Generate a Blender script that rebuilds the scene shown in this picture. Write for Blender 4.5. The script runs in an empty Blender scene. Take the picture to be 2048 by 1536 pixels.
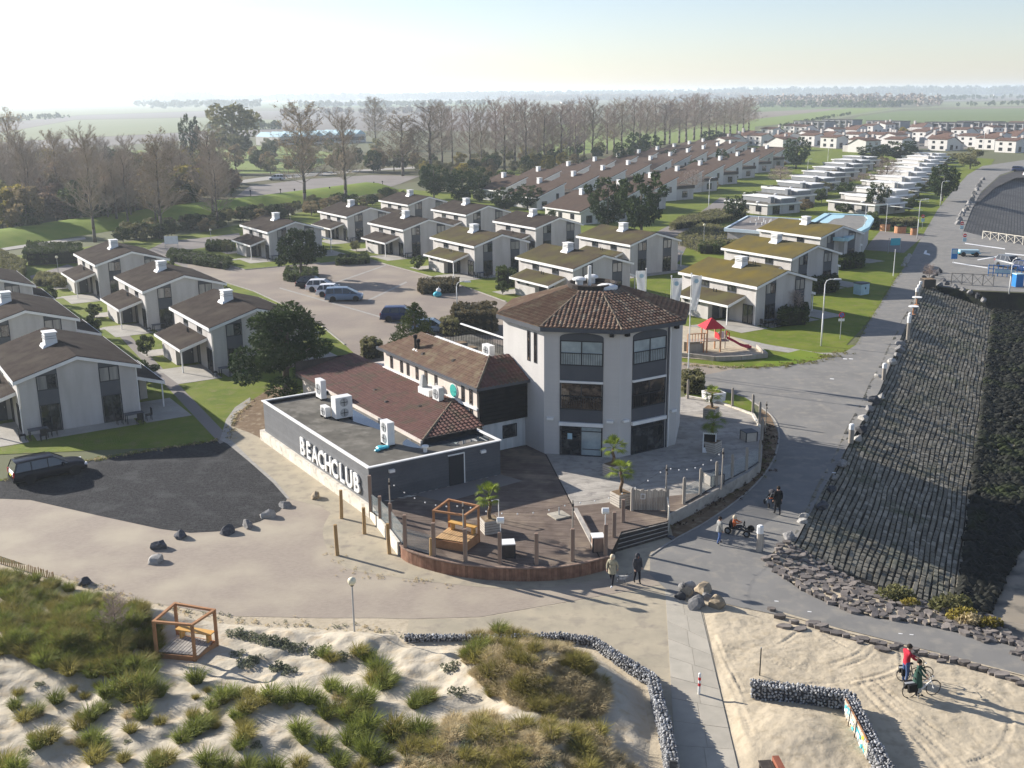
import bpy, bmesh, math, random
import numpy as np
from mathutils import Vector, Matrix, noise
rnd = random.Random(11)
nrs = np.random.RandomState(5)
R_ = math.radians
scene = bpy.context.scene
COL = scene.collection
# ------------------------------------------------------------------ camera
FPX, PITCH, ROLL, CAMH = 2155.0, R_(15.1), R_(-0.53), 24.5
_cp, _sp, _cr, _sr = math.cos(PITCH), math.sin(PITCH), math.cos(ROLL), math.sin(ROLL)
FWD = np.array([0, _cp, -_sp]); UP0 = np.array([0, _sp, _cp]); RT0 = np.array([1.0, 0, 0])
RT = _cr*RT0 + _sr*UP0; UPV = -_sr*RT0 + _cr*UP0
cam_d = bpy.data.cameras.new('camera'); cam = bpy.data.objects.new('camera', cam_d); COL.objects.link(cam)
cam_d.sensor_width = 36.0; cam_d.lens = 36.0*FPX/2048.0; cam_d.clip_start = 0.5; cam_d.clip_end = 30000
cam.matrix_world = Matrix(((RT[0], UPV[0], -FWD[0], 0), (RT[1], UPV[1], -FWD[1], 0), (RT[2], UPV[2], -FWD[2], CAMH), (0, 0, 0, 1)))
scene.camera = cam
# ------------------------------------------------------------------ light
SUN_EL, SUN_AZ = 21.8, (-0.855, 0.519)           # towards the sun, horizontal
world = bpy.data.worlds.new('World'); scene.world = world; world.use_nodes = True
wt = world.node_tree; wt.nodes.clear()
sky = wt.nodes.new('ShaderNodeTexSky'); sky.sky_type = 'NISHITA'; sky.sun_disc = False
sky.sun_elevation = R_(SUN_EL); sky.sun_rotation = math.atan2(SUN_AZ[0], SUN_AZ[1])
sky.air_density = 1.0; sky.dust_density = 0.35; sky.ozone_density = 1.5; sky.altitude = 0
bg = wt.nodes.new('ShaderNodeBackground'); bg.inputs['Strength'].default_value = 0.069
wo = wt.nodes.new('ShaderNodeOutputWorld')
hsv = wt.nodes.new('ShaderNodeHueSaturation'); hsv.inputs['Saturation'].default_value = 0.8; wt.links.new(sky.outputs[0], hsv.inputs['Color']); tint = wt.nodes.new('ShaderNodeMix'); tint.data_type = 'RGBA'; tint.blend_type = 'MULTIPLY'; tint.inputs[0].default_value = 1; tint.inputs[7].default_value = (.965,.985,1.13,1); wt.links.new(hsv.outputs[0], tint.inputs[6]); wt.links.new(tint.outputs[2], bg.inputs[0]); wt.links.new(bg.outputs[0], wo.inputs[0])
sun_d = bpy.data.lights.new('sun', 'SUN'); sun_d.energy = 5.0; sun_d.angle = R_(0.55); sun_d.color = (1.0, 0.945, 0.875)
sun = bpy.data.objects.new('sun', sun_d); COL.objects.link(sun)
_sd = Vector((SUN_AZ[0]*math.cos(R_(SUN_EL)), SUN_AZ[1]*math.cos(R_(SUN_EL)), math.sin(R_(SUN_EL))))
sun.rotation_euler = _sd.to_track_quat('Z', 'Y').to_euler(); sun.location = _sd*200
vs = scene.view_settings; vs.view_transform = 'Standard'; vs.look = 'None'; vs.gamma = 1.0; vs.use_curve_mapping = False
vs.exposure = 1.1
scene.cycles.max_bounces = 6; scene.cycles.diffuse_bounces = 3; scene.cycles.volume_bounces = 1
scene.cycles.transparent_max_bounces = 8; scene.cycles.caustics_reflective = False; scene.cycles.caustics_refractive = False
scene.cycles.use_denoising = True
HAZE = 0.00021

# ------------------------------------------------------------------ survey of the place: photo point -> ground point
def G(x, y, z=0.0):
    w = (x-1024)/FPX*RT - (y-768)/FPX*UPV + FWD
    t = (z-CAMH)/w[2]
    return (float(t*w[0]), float(t*w[1]))
def G3(x, y, z=0.0):
    g = G(x, y, z); return (g[0], g[1], z)
def HG(xb, yb, yt, z=0.0, xt=None):
    b = G(xb, yb, z); xt = xb if xt is None else xt
    w = (xt-1024)/FPX*RT - (yt-768)/FPX*UPV + FWD
    t = math.hypot(*b)/math.hypot(w[0], w[1])
    return float(CAMH + t*w[2] - z)
def SC(x, y, z=0.0):                      # pixels per metre at that point
    b = G(x, y, z); return FPX/(b[1]*_cp + (CAMH-z)*_sp)
TH = R_(32.8); UX, UY = math.cos(TH), math.sin(TH); OX, OY = -8.4, 59.2
def UV(u, v):
    return (OX + u*UX - v*UY, OY + u*UY + v*UX)
def UVi(x, y):
    x -= OX; y -= OY; return (x*UX + y*UY, -x*UY + y*UX)

# ------------------------------------------------------------------ mesh builder
class MB:
    def __init__(s): s.v = []; s.f = []; s.m = []; s.mi = 0
    def add(s, vs, fs):
        o = len(s.v); s.v.extend(vs); s.f.extend([tuple(i+o for i in f) for f in fs]); s.m.extend([s.mi]*len(fs)); return s
    def box(s, x0, y0, z0, x1, y1, z1):
        return s.add([(x0,y0,z0),(x1,y0,z0),(x1,y1,z0),(x0,y1,z0),(x0,y0,z1),(x1,y0,z1),(x1,y1,z1),(x0,y1,z1)],
                     [(0,3,2,1),(4,5,6,7),(0,1,5,4),(1,2,6,5),(2,3,7,6),(3,0,4,7)])
    def cbox(s, c, d, rz=0.0, tx=1.0, ty=1.0):       # centre-bottom box, turned, top scaled
        ca, sa = math.cos(rz), math.sin(rz); out = []
        for k, z in ((1.0, 0), (None, d[2])):
            kx, ky = (1, 1) if k else (tx, ty)
            for sx, sy in ((-1,-1),(1,-1),(1,1),(-1,1)):
                px, py = sx*d[0]/2*kx, sy*d[1]/2*ky
                out.append((c[0]+px*ca-py*sa, c[1]+px*sa+py*ca, c[2]+z))
        return s.add(out, [(0,3,2,1),(4,5,6,7),(0,1,5,4),(1,2,6,5),(2,3,7,6),(3,0,4,7)])
    def prism(s, pts, z0, z1, cap=True):
        n = len(pts); a = sum(pts[i][0]*pts[(i+1)%n][1]-pts[(i+1)%n][0]*pts[i][1] for i in range(n))
        if a < 0: pts = pts[::-1]
        vs = [(p[0],p[1],z0) for p in pts] + [(p[0],p[1],z1) for p in pts]
        fs = [(i,(i+1)%n,n+(i+1)%n,n+i) for i in range(n)]
        if cap: fs += [tuple(range(n-1,-1,-1)), tuple(range(n,2*n))]
        return s.add(vs, fs)
    def extr_y(s, prof, y0, y1):                      # (x,z) outline run along y
        n = len(prof); a = sum(prof[i][0]*prof[(i+1)%n][1]-prof[(i+1)%n][0]*prof[i][1] for i in range(n))
        if a > 0: prof = prof[::-1]
        vs = [(p[0],y0,p[1]) for p in prof] + [(p[0],y1,p[1]) for p in prof]
        fs = [(i,(i+1)%n,n+(i+1)%n,n+i) for i in range(n)] + [tuple(range(n-1,-1,-1)), tuple(range(n,2*n))]
        return s.add(vs, fs)
    def tube(s, p0, p1, r0, r1=None, n=6, cap=True):
        r1 = r0 if r1 is None else r1
        a = Vector(p0); b = Vector(p1); d = (b-a)
        if d.length < 1e-6: return s
        d.normalize(); x = d.orthogonal().normalized(); y = d.cross(x); vs = []
        for p, r in ((a, r0), (b, r1)):
            for i in range(n):
                t = 2*math.pi*i/n; vs.append(tuple(p + x*(r*math.cos(t)) + y*(r*math.sin(t))))
        fs = [(i,(i+1)%n,n+(i+1)%n,n+i) for i in range(n)]
        if cap: fs += [tuple(range(n-1,-1,-1)), tuple(range(n,2*n))]
        return s.add(vs, fs)
    def path(s, pts, r, n=6, r1=None):
        k = len(pts)
        for i in range(k-1):
            ra = r if r1 is None else r+(r1-r)*i/(k-1); rb = r if r1 is None else r+(r1-r)*(i+1)/(k-1)
            s.tube(pts[i], pts[i+1], ra, rb, n)
        return s
    def lathe(s, prof, c=(0,0,0), n=12, axis='z'):
        vs = []; m = len(prof)
        for r, z in prof:
            for i in range(n):
                t = 2*math.pi*i/n; a, b = r*math.cos(t), r*math.sin(t)
                vs.append((c[0]+a, c[1]+b, c[2]+z) if axis == 'z' else ((c[0]+a, c[1]+z, c[2]-b) if axis == 'y' else (c[0]+z, c[1]+a, c[2]+b)))
        fs = []
        for j in range(m-1):
            for i in range(n): fs.append((j*n+i, j*n+(i+1)%n, (j+1)*n+(i+1)%n, (j+1)*n+i))
        fs += [tuple(range(n-1,-1,-1)), tuple(range((m-1)*n, m*n))]
        return s.add(vs, fs)
    def ball(s, c, r, n=10, m=6, sq=(1,1,1)):
        prof = []; vs = []
        for j in range(m+1):
            p = math.pi*j/m
            for i in range(n):
                t = 2*math.pi*i/n; vs.append((c[0]+r*sq[0]*math.sin(p)*math.cos(t), c[1]+r*sq[1]*math.sin(p)*math.sin(t), c[2]-r*sq[2]*math.cos(p)))
        fs = [(j*n+i, j*n+(i+1)%n, (j+1)*n+(i+1)%n, (j+1)*n+i) for j in range(m) for i in range(n)]
        return s.add(vs, fs)
    def mesh(s, name, mats, smooth=False):
        me = bpy.data.meshes.new(name); me.from_pydata(s.v, [], s.f)
        mats = mats if isinstance(mats, (list, tuple)) else [mats]
        for mt in mats: me.materials.append(mt)
        if len(mats) > 1: me.polygons.foreach_set('material_index', s.m)
        if smooth: me.polygons.foreach_set('use_smooth', [True]*len(me.polygons))
        me.update(); return me
def link(name, me, parent=None, loc=(0,0,0), rz=0.0, label=None, cat=None, group=None, kind=None):
    o = bpy.data.objects.new(name, me); COL.objects.link(o); o.location = loc; o.rotation_euler = (0,0,rz)
    if parent: o.parent = parent
    if label: o['label'] = label
    if cat: o['category'] = cat
    if group: o['group'] = group
    if kind: o['kind'] = kind
    return o
def obj(name, mb, mats, parent=None, smooth=False, **k):
    return link(name, mb.mesh(name, mats, smooth), parent, **k)
def thing(name, label, cat, loc=(0,0,0), rz=0.0, group=None):
    return link(name, None, None, loc if len(loc) == 3 else (loc[0], loc[1], 0), rz, label, cat, group)
def struct(name, mb, mats, **k): return obj(name, mb, mats, kind='structure', **k)
def dup(root, loc, rz=0.0, label=None, group=None, scale=None):
    r = root.copy(); COL.objects.link(r); r.location = loc if len(loc) == 3 else (loc[0], loc[1], 0); r.rotation_euler = (0,0,rz)
    if label: r['label'] = label
    if group: r['group'] = group
    if scale is not None: r.scale = scale if hasattr(scale, '__len__') else (scale,)*3
    for ch in KIDS(root):
        c = ch.copy(); COL.objects.link(c); c.parent = r
        for g in KIDS(ch):
            d = g.copy(); COL.objects.link(d); d.parent = c
    return r
_kids = {}
def KIDS(o):
    if o.name not in _kids: _kids[o.name] = list(o.children)
    return _kids[o.name]
def smoothp(pts, k=6, closed=True):
    out = []; n = len(pts)
    rng = range(n) if closed else range(n-1)
    for i in rng:
        p0 = pts[(i-1)%n] if closed or i > 0 else pts[0]; p1 = pts[i]; p2 = pts[(i+1)%n]; p3 = pts[(i+2)%n] if closed or i < n-2 else pts[-1]
        for j in range(k):
            t = j/k; a = [0,0]
            for d in (0,1):
                a[d] = .5*(2*p1[d]+(p2[d]-p0[d])*t+(2*p0[d]-5*p1[d]+4*p2[d]-p3[d])*t*t+(3*p1[d]-p0[d]-3*p2[d]+p3[d])*t**3)
            out.append(tuple(a))
    if not closed: out.append(pts[-1])
    return out
def inpoly(x, y, pts):
    c = False; n = len(pts); j = n-1
    for i in range(n):
        if (pts[i][1] > y) != (pts[j][1] > y) and x < (pts[j][0]-pts[i][0])*(y-pts[i][1])/(pts[j][1]-pts[i][1])+pts[i][0]: c = not c
        j = i
    return c
def clip_half(poly, a, b, c):               # keep a*x+b*y<=c
    out = []; n = len(poly)
    for i in range(n):
        p, q = poly[i], poly[(i+1)%n]; dp, dq = a*p[0]+b*p[1]-c, a*q[0]+b*q[1]-c
        if dp <= 0: out.append(p)
        if dp*dq < 0:
            t = dp/(dp-dq); out.append((p[0]+(q[0]-p[0])*t, p[1]+(q[1]-p[1])*t))
    return out
def sheet(name, pts, z, mt, px=True, sm=0, **k):
    P = [G(*p) for p in pts] if px else pts
    if sm: P = smoothp(P, sm)
    n = len(P); a = sum(P[i][0]*P[(i+1)%n][1]-P[(i+1)%n][0]*P[i][1] for i in range(n))
    if a < 0: P = P[::-1]
    mb = MB(); mb.add([(p[0],p[1],z) for p in P], [tuple(range(n))])
    return struct(name, mb, mt, **k)

# ------------------------------------------------------------------ materials
def mat(name, c1, c2=None, sc=1.0, rough=0.85, bump=0.0, bsc=None, detail=4.0, metal=0.0, spec=0.12, c3=None, sc3=None, rand=0.0, coord='pos', stretch=None, lo=0.35, hi=0.65, alpha=None, trans=0.0):
    m = bpy.data.materials.new(name); m.use_nodes = True; nt = m.node_tree; b = nt.nodes['Principled BSDF']
    b.inputs['Roughness'].default_value = rough; b.inputs['Metallic'].default_value = metal
    b.inputs['Specular IOR Level'].default_value = spec
    L = nt.links.new
    def co():
        if coord == 'pos':
            g = nt.nodes.new('ShaderNodeNewGeometry'); return g.outputs['Position']
        t = nt.nodes.new('ShaderNodeTexCoord'); return t.outputs['Object']
    src = None
    if c2 or bump or c3:
        src = co()
        if stretch:
            mp = nt.nodes.new('ShaderNodeMapping'); mp.inputs['Scale'].default_value = stretch[:3]
            if len(stretch) > 3: mp.inputs['Rotation'].default_value = (0,0,stretch[3])
            L(src, mp.inputs[0]); src = mp.outputs[0]
    col = None
    def nz(scale, det):
        n = nt.nodes.new('ShaderNodeTexNoise'); n.inputs['Scale'].default_value = scale; n.inputs['Detail'].default_value = det; n.inputs['Roughness'].default_value = 0.6
        L(src, n.inputs['Vector']); return n
    def mix(fac, a, bb, la, lb):
        r = nt.nodes.new('ShaderNodeMapRange'); r.inputs[1].default_value = la; r.inputs[2].default_value = lb; L(fac, r.inputs[0])
        x = nt.nodes.new('ShaderNodeMix'); x.data_type = 'RGBA'; L(r.outputs[0], x.inputs[0])
        if isinstance(a, tuple): x.inputs[6].default_value = (*a, 1)
        else: L(a, x.inputs[6])
        x.inputs[7].default_value = (*bb, 1); return x.outputs[2]
    col = c1
    if c2: col = mix(nz(sc, detail).outputs[0], col, c2, lo, hi)
    if c3: col = mix(nz(sc3 or sc*7, 3).outputs[0], col, c3, 0.5, 0.72)
    if rand:
        oi = nt.nodes.new('ShaderNodeObjectInfo'); hs = nt.nodes.new('ShaderNodeHueSaturation')
        mr = nt.nodes.new('ShaderNodeMapRange'); mr.inputs[3].default_value = 1-rand; mr.inputs[4].default_value = 1+rand
        L(oi.outputs['Random'], mr.inputs[0]); L(mr.outputs[0], hs.inputs['Value'])
        if isinstance(col, tuple): hs.inputs['Color'].default_value = (*col, 1)
        else: L(col, hs.inputs['Color'])
        col = hs.outputs[0]
    if isinstance(col, tuple): b.inputs['Base Color'].default_value = (*col, 1)
    else: L(col, b.inputs['Base Color'])
    if bump:
        n = nz(bsc or sc*4, 5); bp = nt.nodes.new('ShaderNodeBump'); bp.inputs['Strength'].default_value = min(1, bump); bp.inputs['Distance'].default_value = 0.05*max(1, bump)
        L(n.outputs[0], bp.inputs['Height']); L(bp.outputs[0], b.inputs['Normal'])
    if alpha is not None: b.inputs['Alpha'].default_value = alpha
    if trans:
        tr = nt.nodes.new('ShaderNodeBsdfTranslucent'); mx = nt.nodes.new('ShaderNodeMixShader'); mx.inputs[0].default_value = trans
        if isinstance(col, tuple): tr.inputs['Color'].default_value = (*col, 1)
        else: L(col, tr.inputs['Color'])
        L(b.outputs[0], mx.inputs[1]); L(tr.outputs[0], mx.inputs[2]); L(mx.outputs[0], nt.nodes['Material Output'].inputs['Surface'])
    return m
def brickmat(name, c1, c2, mortar, bw, bh, rough=0.9, coord='pos', rot=0.0, mort=0.012, noisec=None, nsc=0.3, vertical=False, bump=0.3):
    """courses laid in world metres; vertical=True wraps upright walls (along-wall coordinate from u and v)"""
    m = bpy.data.materials.new(name); m.use_nodes = True; nt = m.node_tree; b = nt.nodes['Principled BSDF']; L = nt.links.new
    b.inputs['Roughness'].default_value = rough; b.inputs['Specular IOR Level'].default_value = 0.25
    g = nt.nodes.new('ShaderNodeNewGeometry') if coord == 'pos' else nt.nodes.new('ShaderNodeTexCoord')
    src = g.outputs['Position'] if coord == 'pos' else g.outputs['Object']
    mp = nt.nodes.new('ShaderNodeMapping'); mp.inputs['Rotation'].default_value = (0,0,-rot); L(src, mp.inputs[0])
    vec = mp.outputs[0]
    if vertical:
        s = nt.nodes.new('ShaderNodeSeparateXYZ'); L(vec, s.inputs[0]); a = nt.nodes.new('ShaderNodeMath'); a.operation = 'ADD'
        L(s.outputs[0], a.inputs[0]); L(s.outputs[1], a.inputs[1]); c = nt.nodes.new('ShaderNodeCombineXYZ'); L(a.outputs[0], c.inputs[0]); L(s.outputs[2], c.inputs[1]); vec = c.outputs[0]
    br = nt.nodes.new('ShaderNodeTexBrick'); L(vec, br.inputs['Vector'])
    br.inputs['Scale'].default_value = 1.0; br.inputs['Brick Width'].default_value = bw; br.inputs['Row Height'].default_value = bh
    br.inputs['Mortar Size'].default_value = mort; br.inputs['Color1'].default_value = (*c1,1); br.inputs['Color2'].default_value = (*c2,1); br.inputs['Mortar'].default_value = (*mortar,1)
    br.inputs['Mortar Smooth'].default_value = 0.3
    col = br.outputs['Color']
    if noisec:
        n = nt.nodes.new('ShaderNodeTexNoise'); n.inputs['Scale'].default_value = nsc; n.inputs['Detail'].default_value = 6; mq = nt.nodes.new('ShaderNodeMapping'); mq.inputs['Scale'].default_value = (1,1,.18 if vertical else 1); L(src, mq.inputs[0]); L(mq.outputs[0], n.inputs['Vector'])
        r = nt.nodes.new('ShaderNodeMapRange'); r.inputs[1].default_value = .42; r.inputs[2].default_value = .7; L(n.outputs[0], r.inputs[0])
        x = nt.nodes.new('ShaderNodeMix'); x.data_type = 'RGBA'; L(r.outputs[0], x.inputs[0]); L(col, x.inputs[6]); x.inputs[7].default_value = (*noisec,1); col = x.outputs[2]
    L(col, b.inputs['Base Color'])
    if bump:
        bp = nt.nodes.new('ShaderNodeBump'); bp.inputs['Strength'].default_value = bump; bp.inputs['Distance'].default_value = 0.02; bp.invert = True
        L(br.outputs['Fac'], bp.inputs['Height']); L(bp.outputs[0], b.inputs['Normal'])
    return m
M = {}
M['lawn'] = mat('lawn', (.1,.14,.012), (.16,.185,.022), .35, bump=.8, bsc=9, c3=(.17,.165,.05), sc3=1.1)
M['dike'] = mat('dike_grass', (.13,.19,.015), (.18,.22,.025), .25, bump=.5, bsc=6)
M['scrub'] = mat('scrub_ground', (.07,.075,.03), (.12,.1,.05), .12, bump=.6, bsc=3)
M['polder'] = mat('polder', (.125,.135,.065), (.14,.13,.08), .004)
M['field_green'] = mat('field_green', (.13,.17,.06), (.15,.185,.075), .01)
M['field_pale'] = mat('field_pale', (.19,.21,.11), (.21,.22,.12), .01)
M['field_bright'] = mat('field_bright', (.16,.21,.05), (.18,.215,.06), .02)
M['field_brown'] = mat('field_brown', (.2,.165,.13), (.23,.19,.15), .02)
M['field_grey'] = mat('field_grey', (.17,.15,.13), (.19,.17,.145), .02)
M['asphalt'] = mat('asphalt', (.185,.178,.165), (.225,.215,.197), .35, rough=.95, bump=.25, bsc=40, c3=(.265,.245,.21), sc3=1.1)
M['asphalt_dark'] = mat('asphalt_dark', (.05,.048,.046), (.075,.07,.066), .3, bump=.2, bsc=30)
M['lot'] = mat('parking_surface', (.2,.178,.16), (.235,.21,.188), .15, bump=.2, bsc=10)
M['street_brick'] = brickmat('street_brick', (.22,.18,.148), (.26,.212,.172), (.2,.165,.135), .21, .105, rot=TH, noisec=(.3,.25,.19), nsc=.18, bump=.15)
M['plaza'] = brickmat('plaza_brick', (.275,.228,.18), (.325,.27,.213), (.3,.25,.2), .2, .1, rot=0.2, noisec=(.39,.335,.25), nsc=.3, bump=.15)
M['gravel'] = mat('black_gravel', (.018,.018,.019), (.045,.045,.046), 5, rough=.95, bump=1.0, bsc=9, c3=(.06,.06,.06), sc3=.6)
M['sand'] = mat('sand', (.42,.355,.255), (.49,.415,.3), .6, rough=.95, bump=.55, bsc=5, c3=(.36,.3,.21), sc3=2.5)
M['dune_sand'] = mat('dune_sand', (.43,.38,.29), (.5,.44,.34), .5, rough=.95, bump=.8, bsc=4, c3=(.42,.34,.23), sc3=1.7)
M['sandy_pave'] = mat('sandy_paving', (.33,.29,.215), (.42,.36,.26), .5, rough=.95, bump=.15, bsc=8, c3=(.27,.235,.185), sc3=1.2)
M['soil'] = mat('soil', (.15,.1,.06), (.2,.14,.085), .8, bump=.8, bsc=5, c3=(.3,.24,.16), sc3=1.5)
M['wet_sand'] = mat('wet_sand', (.2,.175,.14), (.3,.255,.19), .15, rough=.6, bump=.2, bsc=2, c3=(.05,.05,.045), sc3=.5)
M['slab'] = mat('concrete_slab', (.36,.33,.27), (.42,.38,.31), 1.2, rough=.9, bump=.15, bsc=20, rand=.08)
M['patio'] = brickmat('patio_tile', (.36,.335,.29), (.4,.37,.32), (.28,.26,.22), .5, .5, rot=TH, mort=.012, noisec=(.3,.28,.24), nsc=.6)
M['kerb'] = mat('kerb_concrete', (.36,.34,.3), (.28,.26,.23), 2)
M['white_plinth'] = mat('white_plinth', (.68,.64,.55), (.58,.53,.44), .8, c3=(.4,.36,.3), sc3=2.5)
M['brick_wall'] = brickmat('pale_brick', (.49,.465,.435), (.52,.49,.46), (.43,.41,.385), .22, .075, vertical=True, rot=TH, mort=.008, noisec=(.4,.37,.34), nsc=1.1, bump=.2)
M['white_wall'] = brickmat('white_brick', (.6,.575,.535), (.64,.61,.565), (.52,.5,.47), .22, .075, vertical=True, rot=TH, mort=.008, noisec=(.6,.58,.54), nsc=.6, bump=.2)
M['cream_wall'] = brickmat('cream_brick', (.62,.545,.47), (.66,.58,.5), (.55,.49,.43), .22, .075, vertical=True, rot=TH, mort=.008, noisec=(.5,.43,.36), nsc=1.1, bump=.15)
M['tower_wall'] = brickmat('tower_brick', (.52,.5,.47), (.55,.525,.495), (.47,.45,.425), .22, .075, vertical=True, rot=TH, mort=.008, noisec=(.48,.46,.435), nsc=1.0, bump=.15)
M['white'] = mat('white_paint', (.78,.77,.74), (.7,.69,.66), 1.5, rough=.5)
M['white_metal'] = mat('white_metal', (.74,.73,.7), (.66,.65,.62), 3, rough=.4, coord='obj')
M['grey_panel'] = mat('grey_panel', (.075,.08,.09), (.09,.095,.105), .8, rough=.55)
M['dark_frame'] = mat('dark_frame', (.035,.037,.042), rough=.45)
M['glass'] = mat('window_glass', (.014,.017,.02), (.09,.09,.085), 1.3, rough=.05, spec=.7, lo=.5, hi=.68)
M['curtain'] = mat('curtain_glass', (.3,.29,.26), (.17,.17,.165), 2.2, rough=.15, spec=.6, stretch=(1,1,.1))
M['curtain_blue'] = mat('blind_glass', (.36,.42,.43), (.24,.29,.3), 1.2, rough=.12, spec=.6)
M['glass_reflect'] = mat('reflect_glass', (.02,.017,.016), (.15,.11,.08), 1.1, rough=.04, spec=.7, lo=.5, hi=.66, stretch=(1,1,1.6))  # brown mottling paints reflections and a hint of curtain into the panes
M['screen_glass'] = mat('screen_glass', (.35,.4,.4), rough=.05, spec=.6, alpha=.22)
def roofmat(name, c1, c2, moss, lo, hi):
    m = mat(name, c1, c2, 1.1, rough=1.0, spec=.02, bump=.0, coord='obj', detail=6)
    nt = m.node_tree; b = nt.nodes['Principled BSDF']; L = nt.links.new
    t = nt.nodes.new('ShaderNodeTexCoord'); n = nt.nodes.new('ShaderNodeTexNoise'); n.inputs['Scale'].default_value = .35; n.inputs['Detail'].default_value = 7
    L(t.outputs['Object'], n.inputs['Vector'])
    r = nt.nodes.new('ShaderNodeMapRange'); r.inputs[1].default_value = lo; r.inputs[2].default_value = hi; L(n.outputs[0], r.inputs[0])
    x = nt.nodes.new('ShaderNodeMix'); x.data_type = 'RGBA'; old = b.inputs['Base Color'].links[0].from_socket
    L(r.outputs[0], x.inputs[0]); L(old, x.inputs[6]); x.inputs[7].default_value = (*moss,1); L(x.outputs[2], b.inputs['Base Color'])
    w = nt.nodes.new('ShaderNodeTexBrick'); w.inputs['Scale'].default_value = 1; w.inputs['Brick Width'].default_value = .3; w.inputs['Row Height'].default_value = .33; w.inputs['Mortar Size'].default_value = .03
    sp = nt.nodes.new('ShaderNodeSeparateXYZ'); cb = nt.nodes.new('ShaderNodeCombineXYZ'); L(t.outputs['Object'], sp.inputs[0]); L(sp.outputs[1], cb.inputs[0]); L(sp.outputs[0], cb.inputs[1]); L(cb.outputs[0], w.inputs['Vector'])
    bp = nt.nodes.new('ShaderNodeBump'); bp.inputs['Strength'].default_value = .6; bp.inputs['Distance'].default_value = .03; bp.invert = True
    L(w.outputs['Fac'], bp.inputs['Height']); L(bp.outputs[0], b.inputs['Normal'])
    return m
M['roof_brown'] = roofmat('roof_brown', (.043,.034,.029), (.06,.049,.041), (.078,.066,.052), .5, .75)
M['roof_mid'] = roofmat('roof_mid', (.066,.052,.037), (.085,.067,.044), (.1,.09,.04), .4, .65)
M['roof_moss'] = roofmat('roof_moss', (.1,.082,.04), (.12,.1,.042), (.16,.12,.03), .4, .68)
M['roof_far'] = roofmat('roof_far', (.078,.057,.046), (.1,.073,.058), (.075,.06,.05), .5, .75)
M['roof_red'] = roofmat('roof_red', (.13,.082,.064), (.16,.1,.075), (.12,.08,.065), .5, .75)
M['tile_red'] = mat('red_brown_tile', (.115,.06,.05), (.15,.08,.064), 2.5, rough=.8, c3=(.09,.075,.05), sc3=.9, rand=.25)
M['tile_brown'] = mat('brown_tile', (.12,.075,.05), (.16,.1,.066), 2.0, rough=.8, c3=(.2,.16,.1), sc3=1.1, rand=.3)
M['tile_tower'] = mat('tower_tile', (.12,.07,.052), (.17,.11,.075), 1.6, rough=.8, c3=(.27,.23,.17), sc3=2.0, rand=.3)
M['ridge'] = mat('ridge_tile', (.2,.165,.12), (.12,.095,.07), 2.0, rough=.9)
M['bitumen'] = mat('bitumen', (.1,.093,.078), (.16,.148,.125), .5, rough=.95, spec=.04, bump=.2, bsc=10, c3=(.21,.195,.165), sc3=.9)
M['puddle'] = mat('rain_water', (.03,.04,.05), rough=.03, spec=.8)
M['siding'] = mat('grey_siding', (.15,.152,.155), (.17,.172,.175), 1.2, rough=.6, rand=.07)
M['siding_shaded'] = mat('shaded_siding', (.085,.09,.1), (.1,.105,.115), 1.2, rough=.6, rand=.07)  # same siding as the lit wall, with its shade put into the colour
M['black_board'] = mat('black_board', (.012,.012,.013), (.02,.02,.02), 2, rough=.7, rand=.1)
M['white_board'] = mat('whitewashed_board', (.5,.53,.53), (.62,.63,.62), 3, rough=.8, rand=.1, stretch=(1,1,.2))
M['deck'] = mat('deck_board', (.13,.1,.082), (.185,.145,.118), 1.0, rough=.9, spec=.05, c3=(.29,.23,.17), sc3=.35, rand=.12)
M['deck_grey'] = mat('bleached_deck', (.3,.275,.24), (.42,.385,.335), .6, rough=.85, c3=(.24,.22,.2), sc3=1.6, rand=.07)
M['fascia_wood'] = mat('red_wood', (.2,.105,.07), (.29,.165,.11), 3, rough=.75, rand=.25)
M['post_wood'] = mat('post_wood', (.22,.15,.115), (.3,.215,.165), 3, rough=.8, coord='obj', stretch=(1,1,.2))
M['log_wood'] = mat('log_wood', (.3,.19,.085), (.38,.26,.13), 3, rough=.85, coord='obj', stretch=(1,1,.15))
M['grey_wood'] = mat('grey_wood', (.3,.265,.22), (.38,.34,.29), 3, rough=.85, coord='obj', stretch=(1,1,.15), rand=.15)
M['cedar'] = mat('cedar', (.33,.165,.08), (.42,.22,.11), 3, rough=.7, rand=.12)
M['yellow_wood'] = mat('yellow_wood', (.55,.3,.08), (.6,.36,.12), 3, rough=.6)
M['pallet_deck'] = mat('tan_board', (.42,.27,.13), (.5,.33,.17), 3, rough=.7, rand=.12)
M['dark_wood'] = mat('dark_wood', (.05,.043,.038), (.075,.063,.055), 3, rough=.8, rand=.15)
M['black'] = mat('black_rubber', (.015,.015,.016), rough=.6)
M['metal'] = mat('galvanised', (.42,.43,.43), (.36,.37,.37), 4, rough=.45, metal=.3, coord='obj')
M['planter'] = mat('planter_box', (.4,.36,.31), (.46,.42,.36), 4, rough=.8, coord='obj')
M['rock'] = mat('grey_rock', (.16,.155,.15), (.26,.25,.235), 2.5, rough=.9, bump=.7, bsc=6, coord='obj', rand=.25)
M['rock_dark'] = mat('dark_rock', (.05,.052,.058), (.1,.1,.105), 2.5, rough=.85, bump=.7, bsc=6, coord='obj', rand=.3)
M['rock_pale'] = mat('pale_rock', (.34,.325,.3), (.44,.42,.38), 2.5, rough=.9, bump=.7, bsc=6, coord='obj', rand=.15)
M['rock_tan'] = mat('tan_rock', (.24,.19,.13), (.33,.27,.19), 2.5, rough=.9, bump=.7, bsc=6, coord='obj', rand=.2)
M['basalt'] = mat('basalt_block', (.19,.17,.13), (.26,.235,.18), .8, rough=.85, c3=(.13,.135,.085), sc3=.25, rand=.3)
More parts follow.
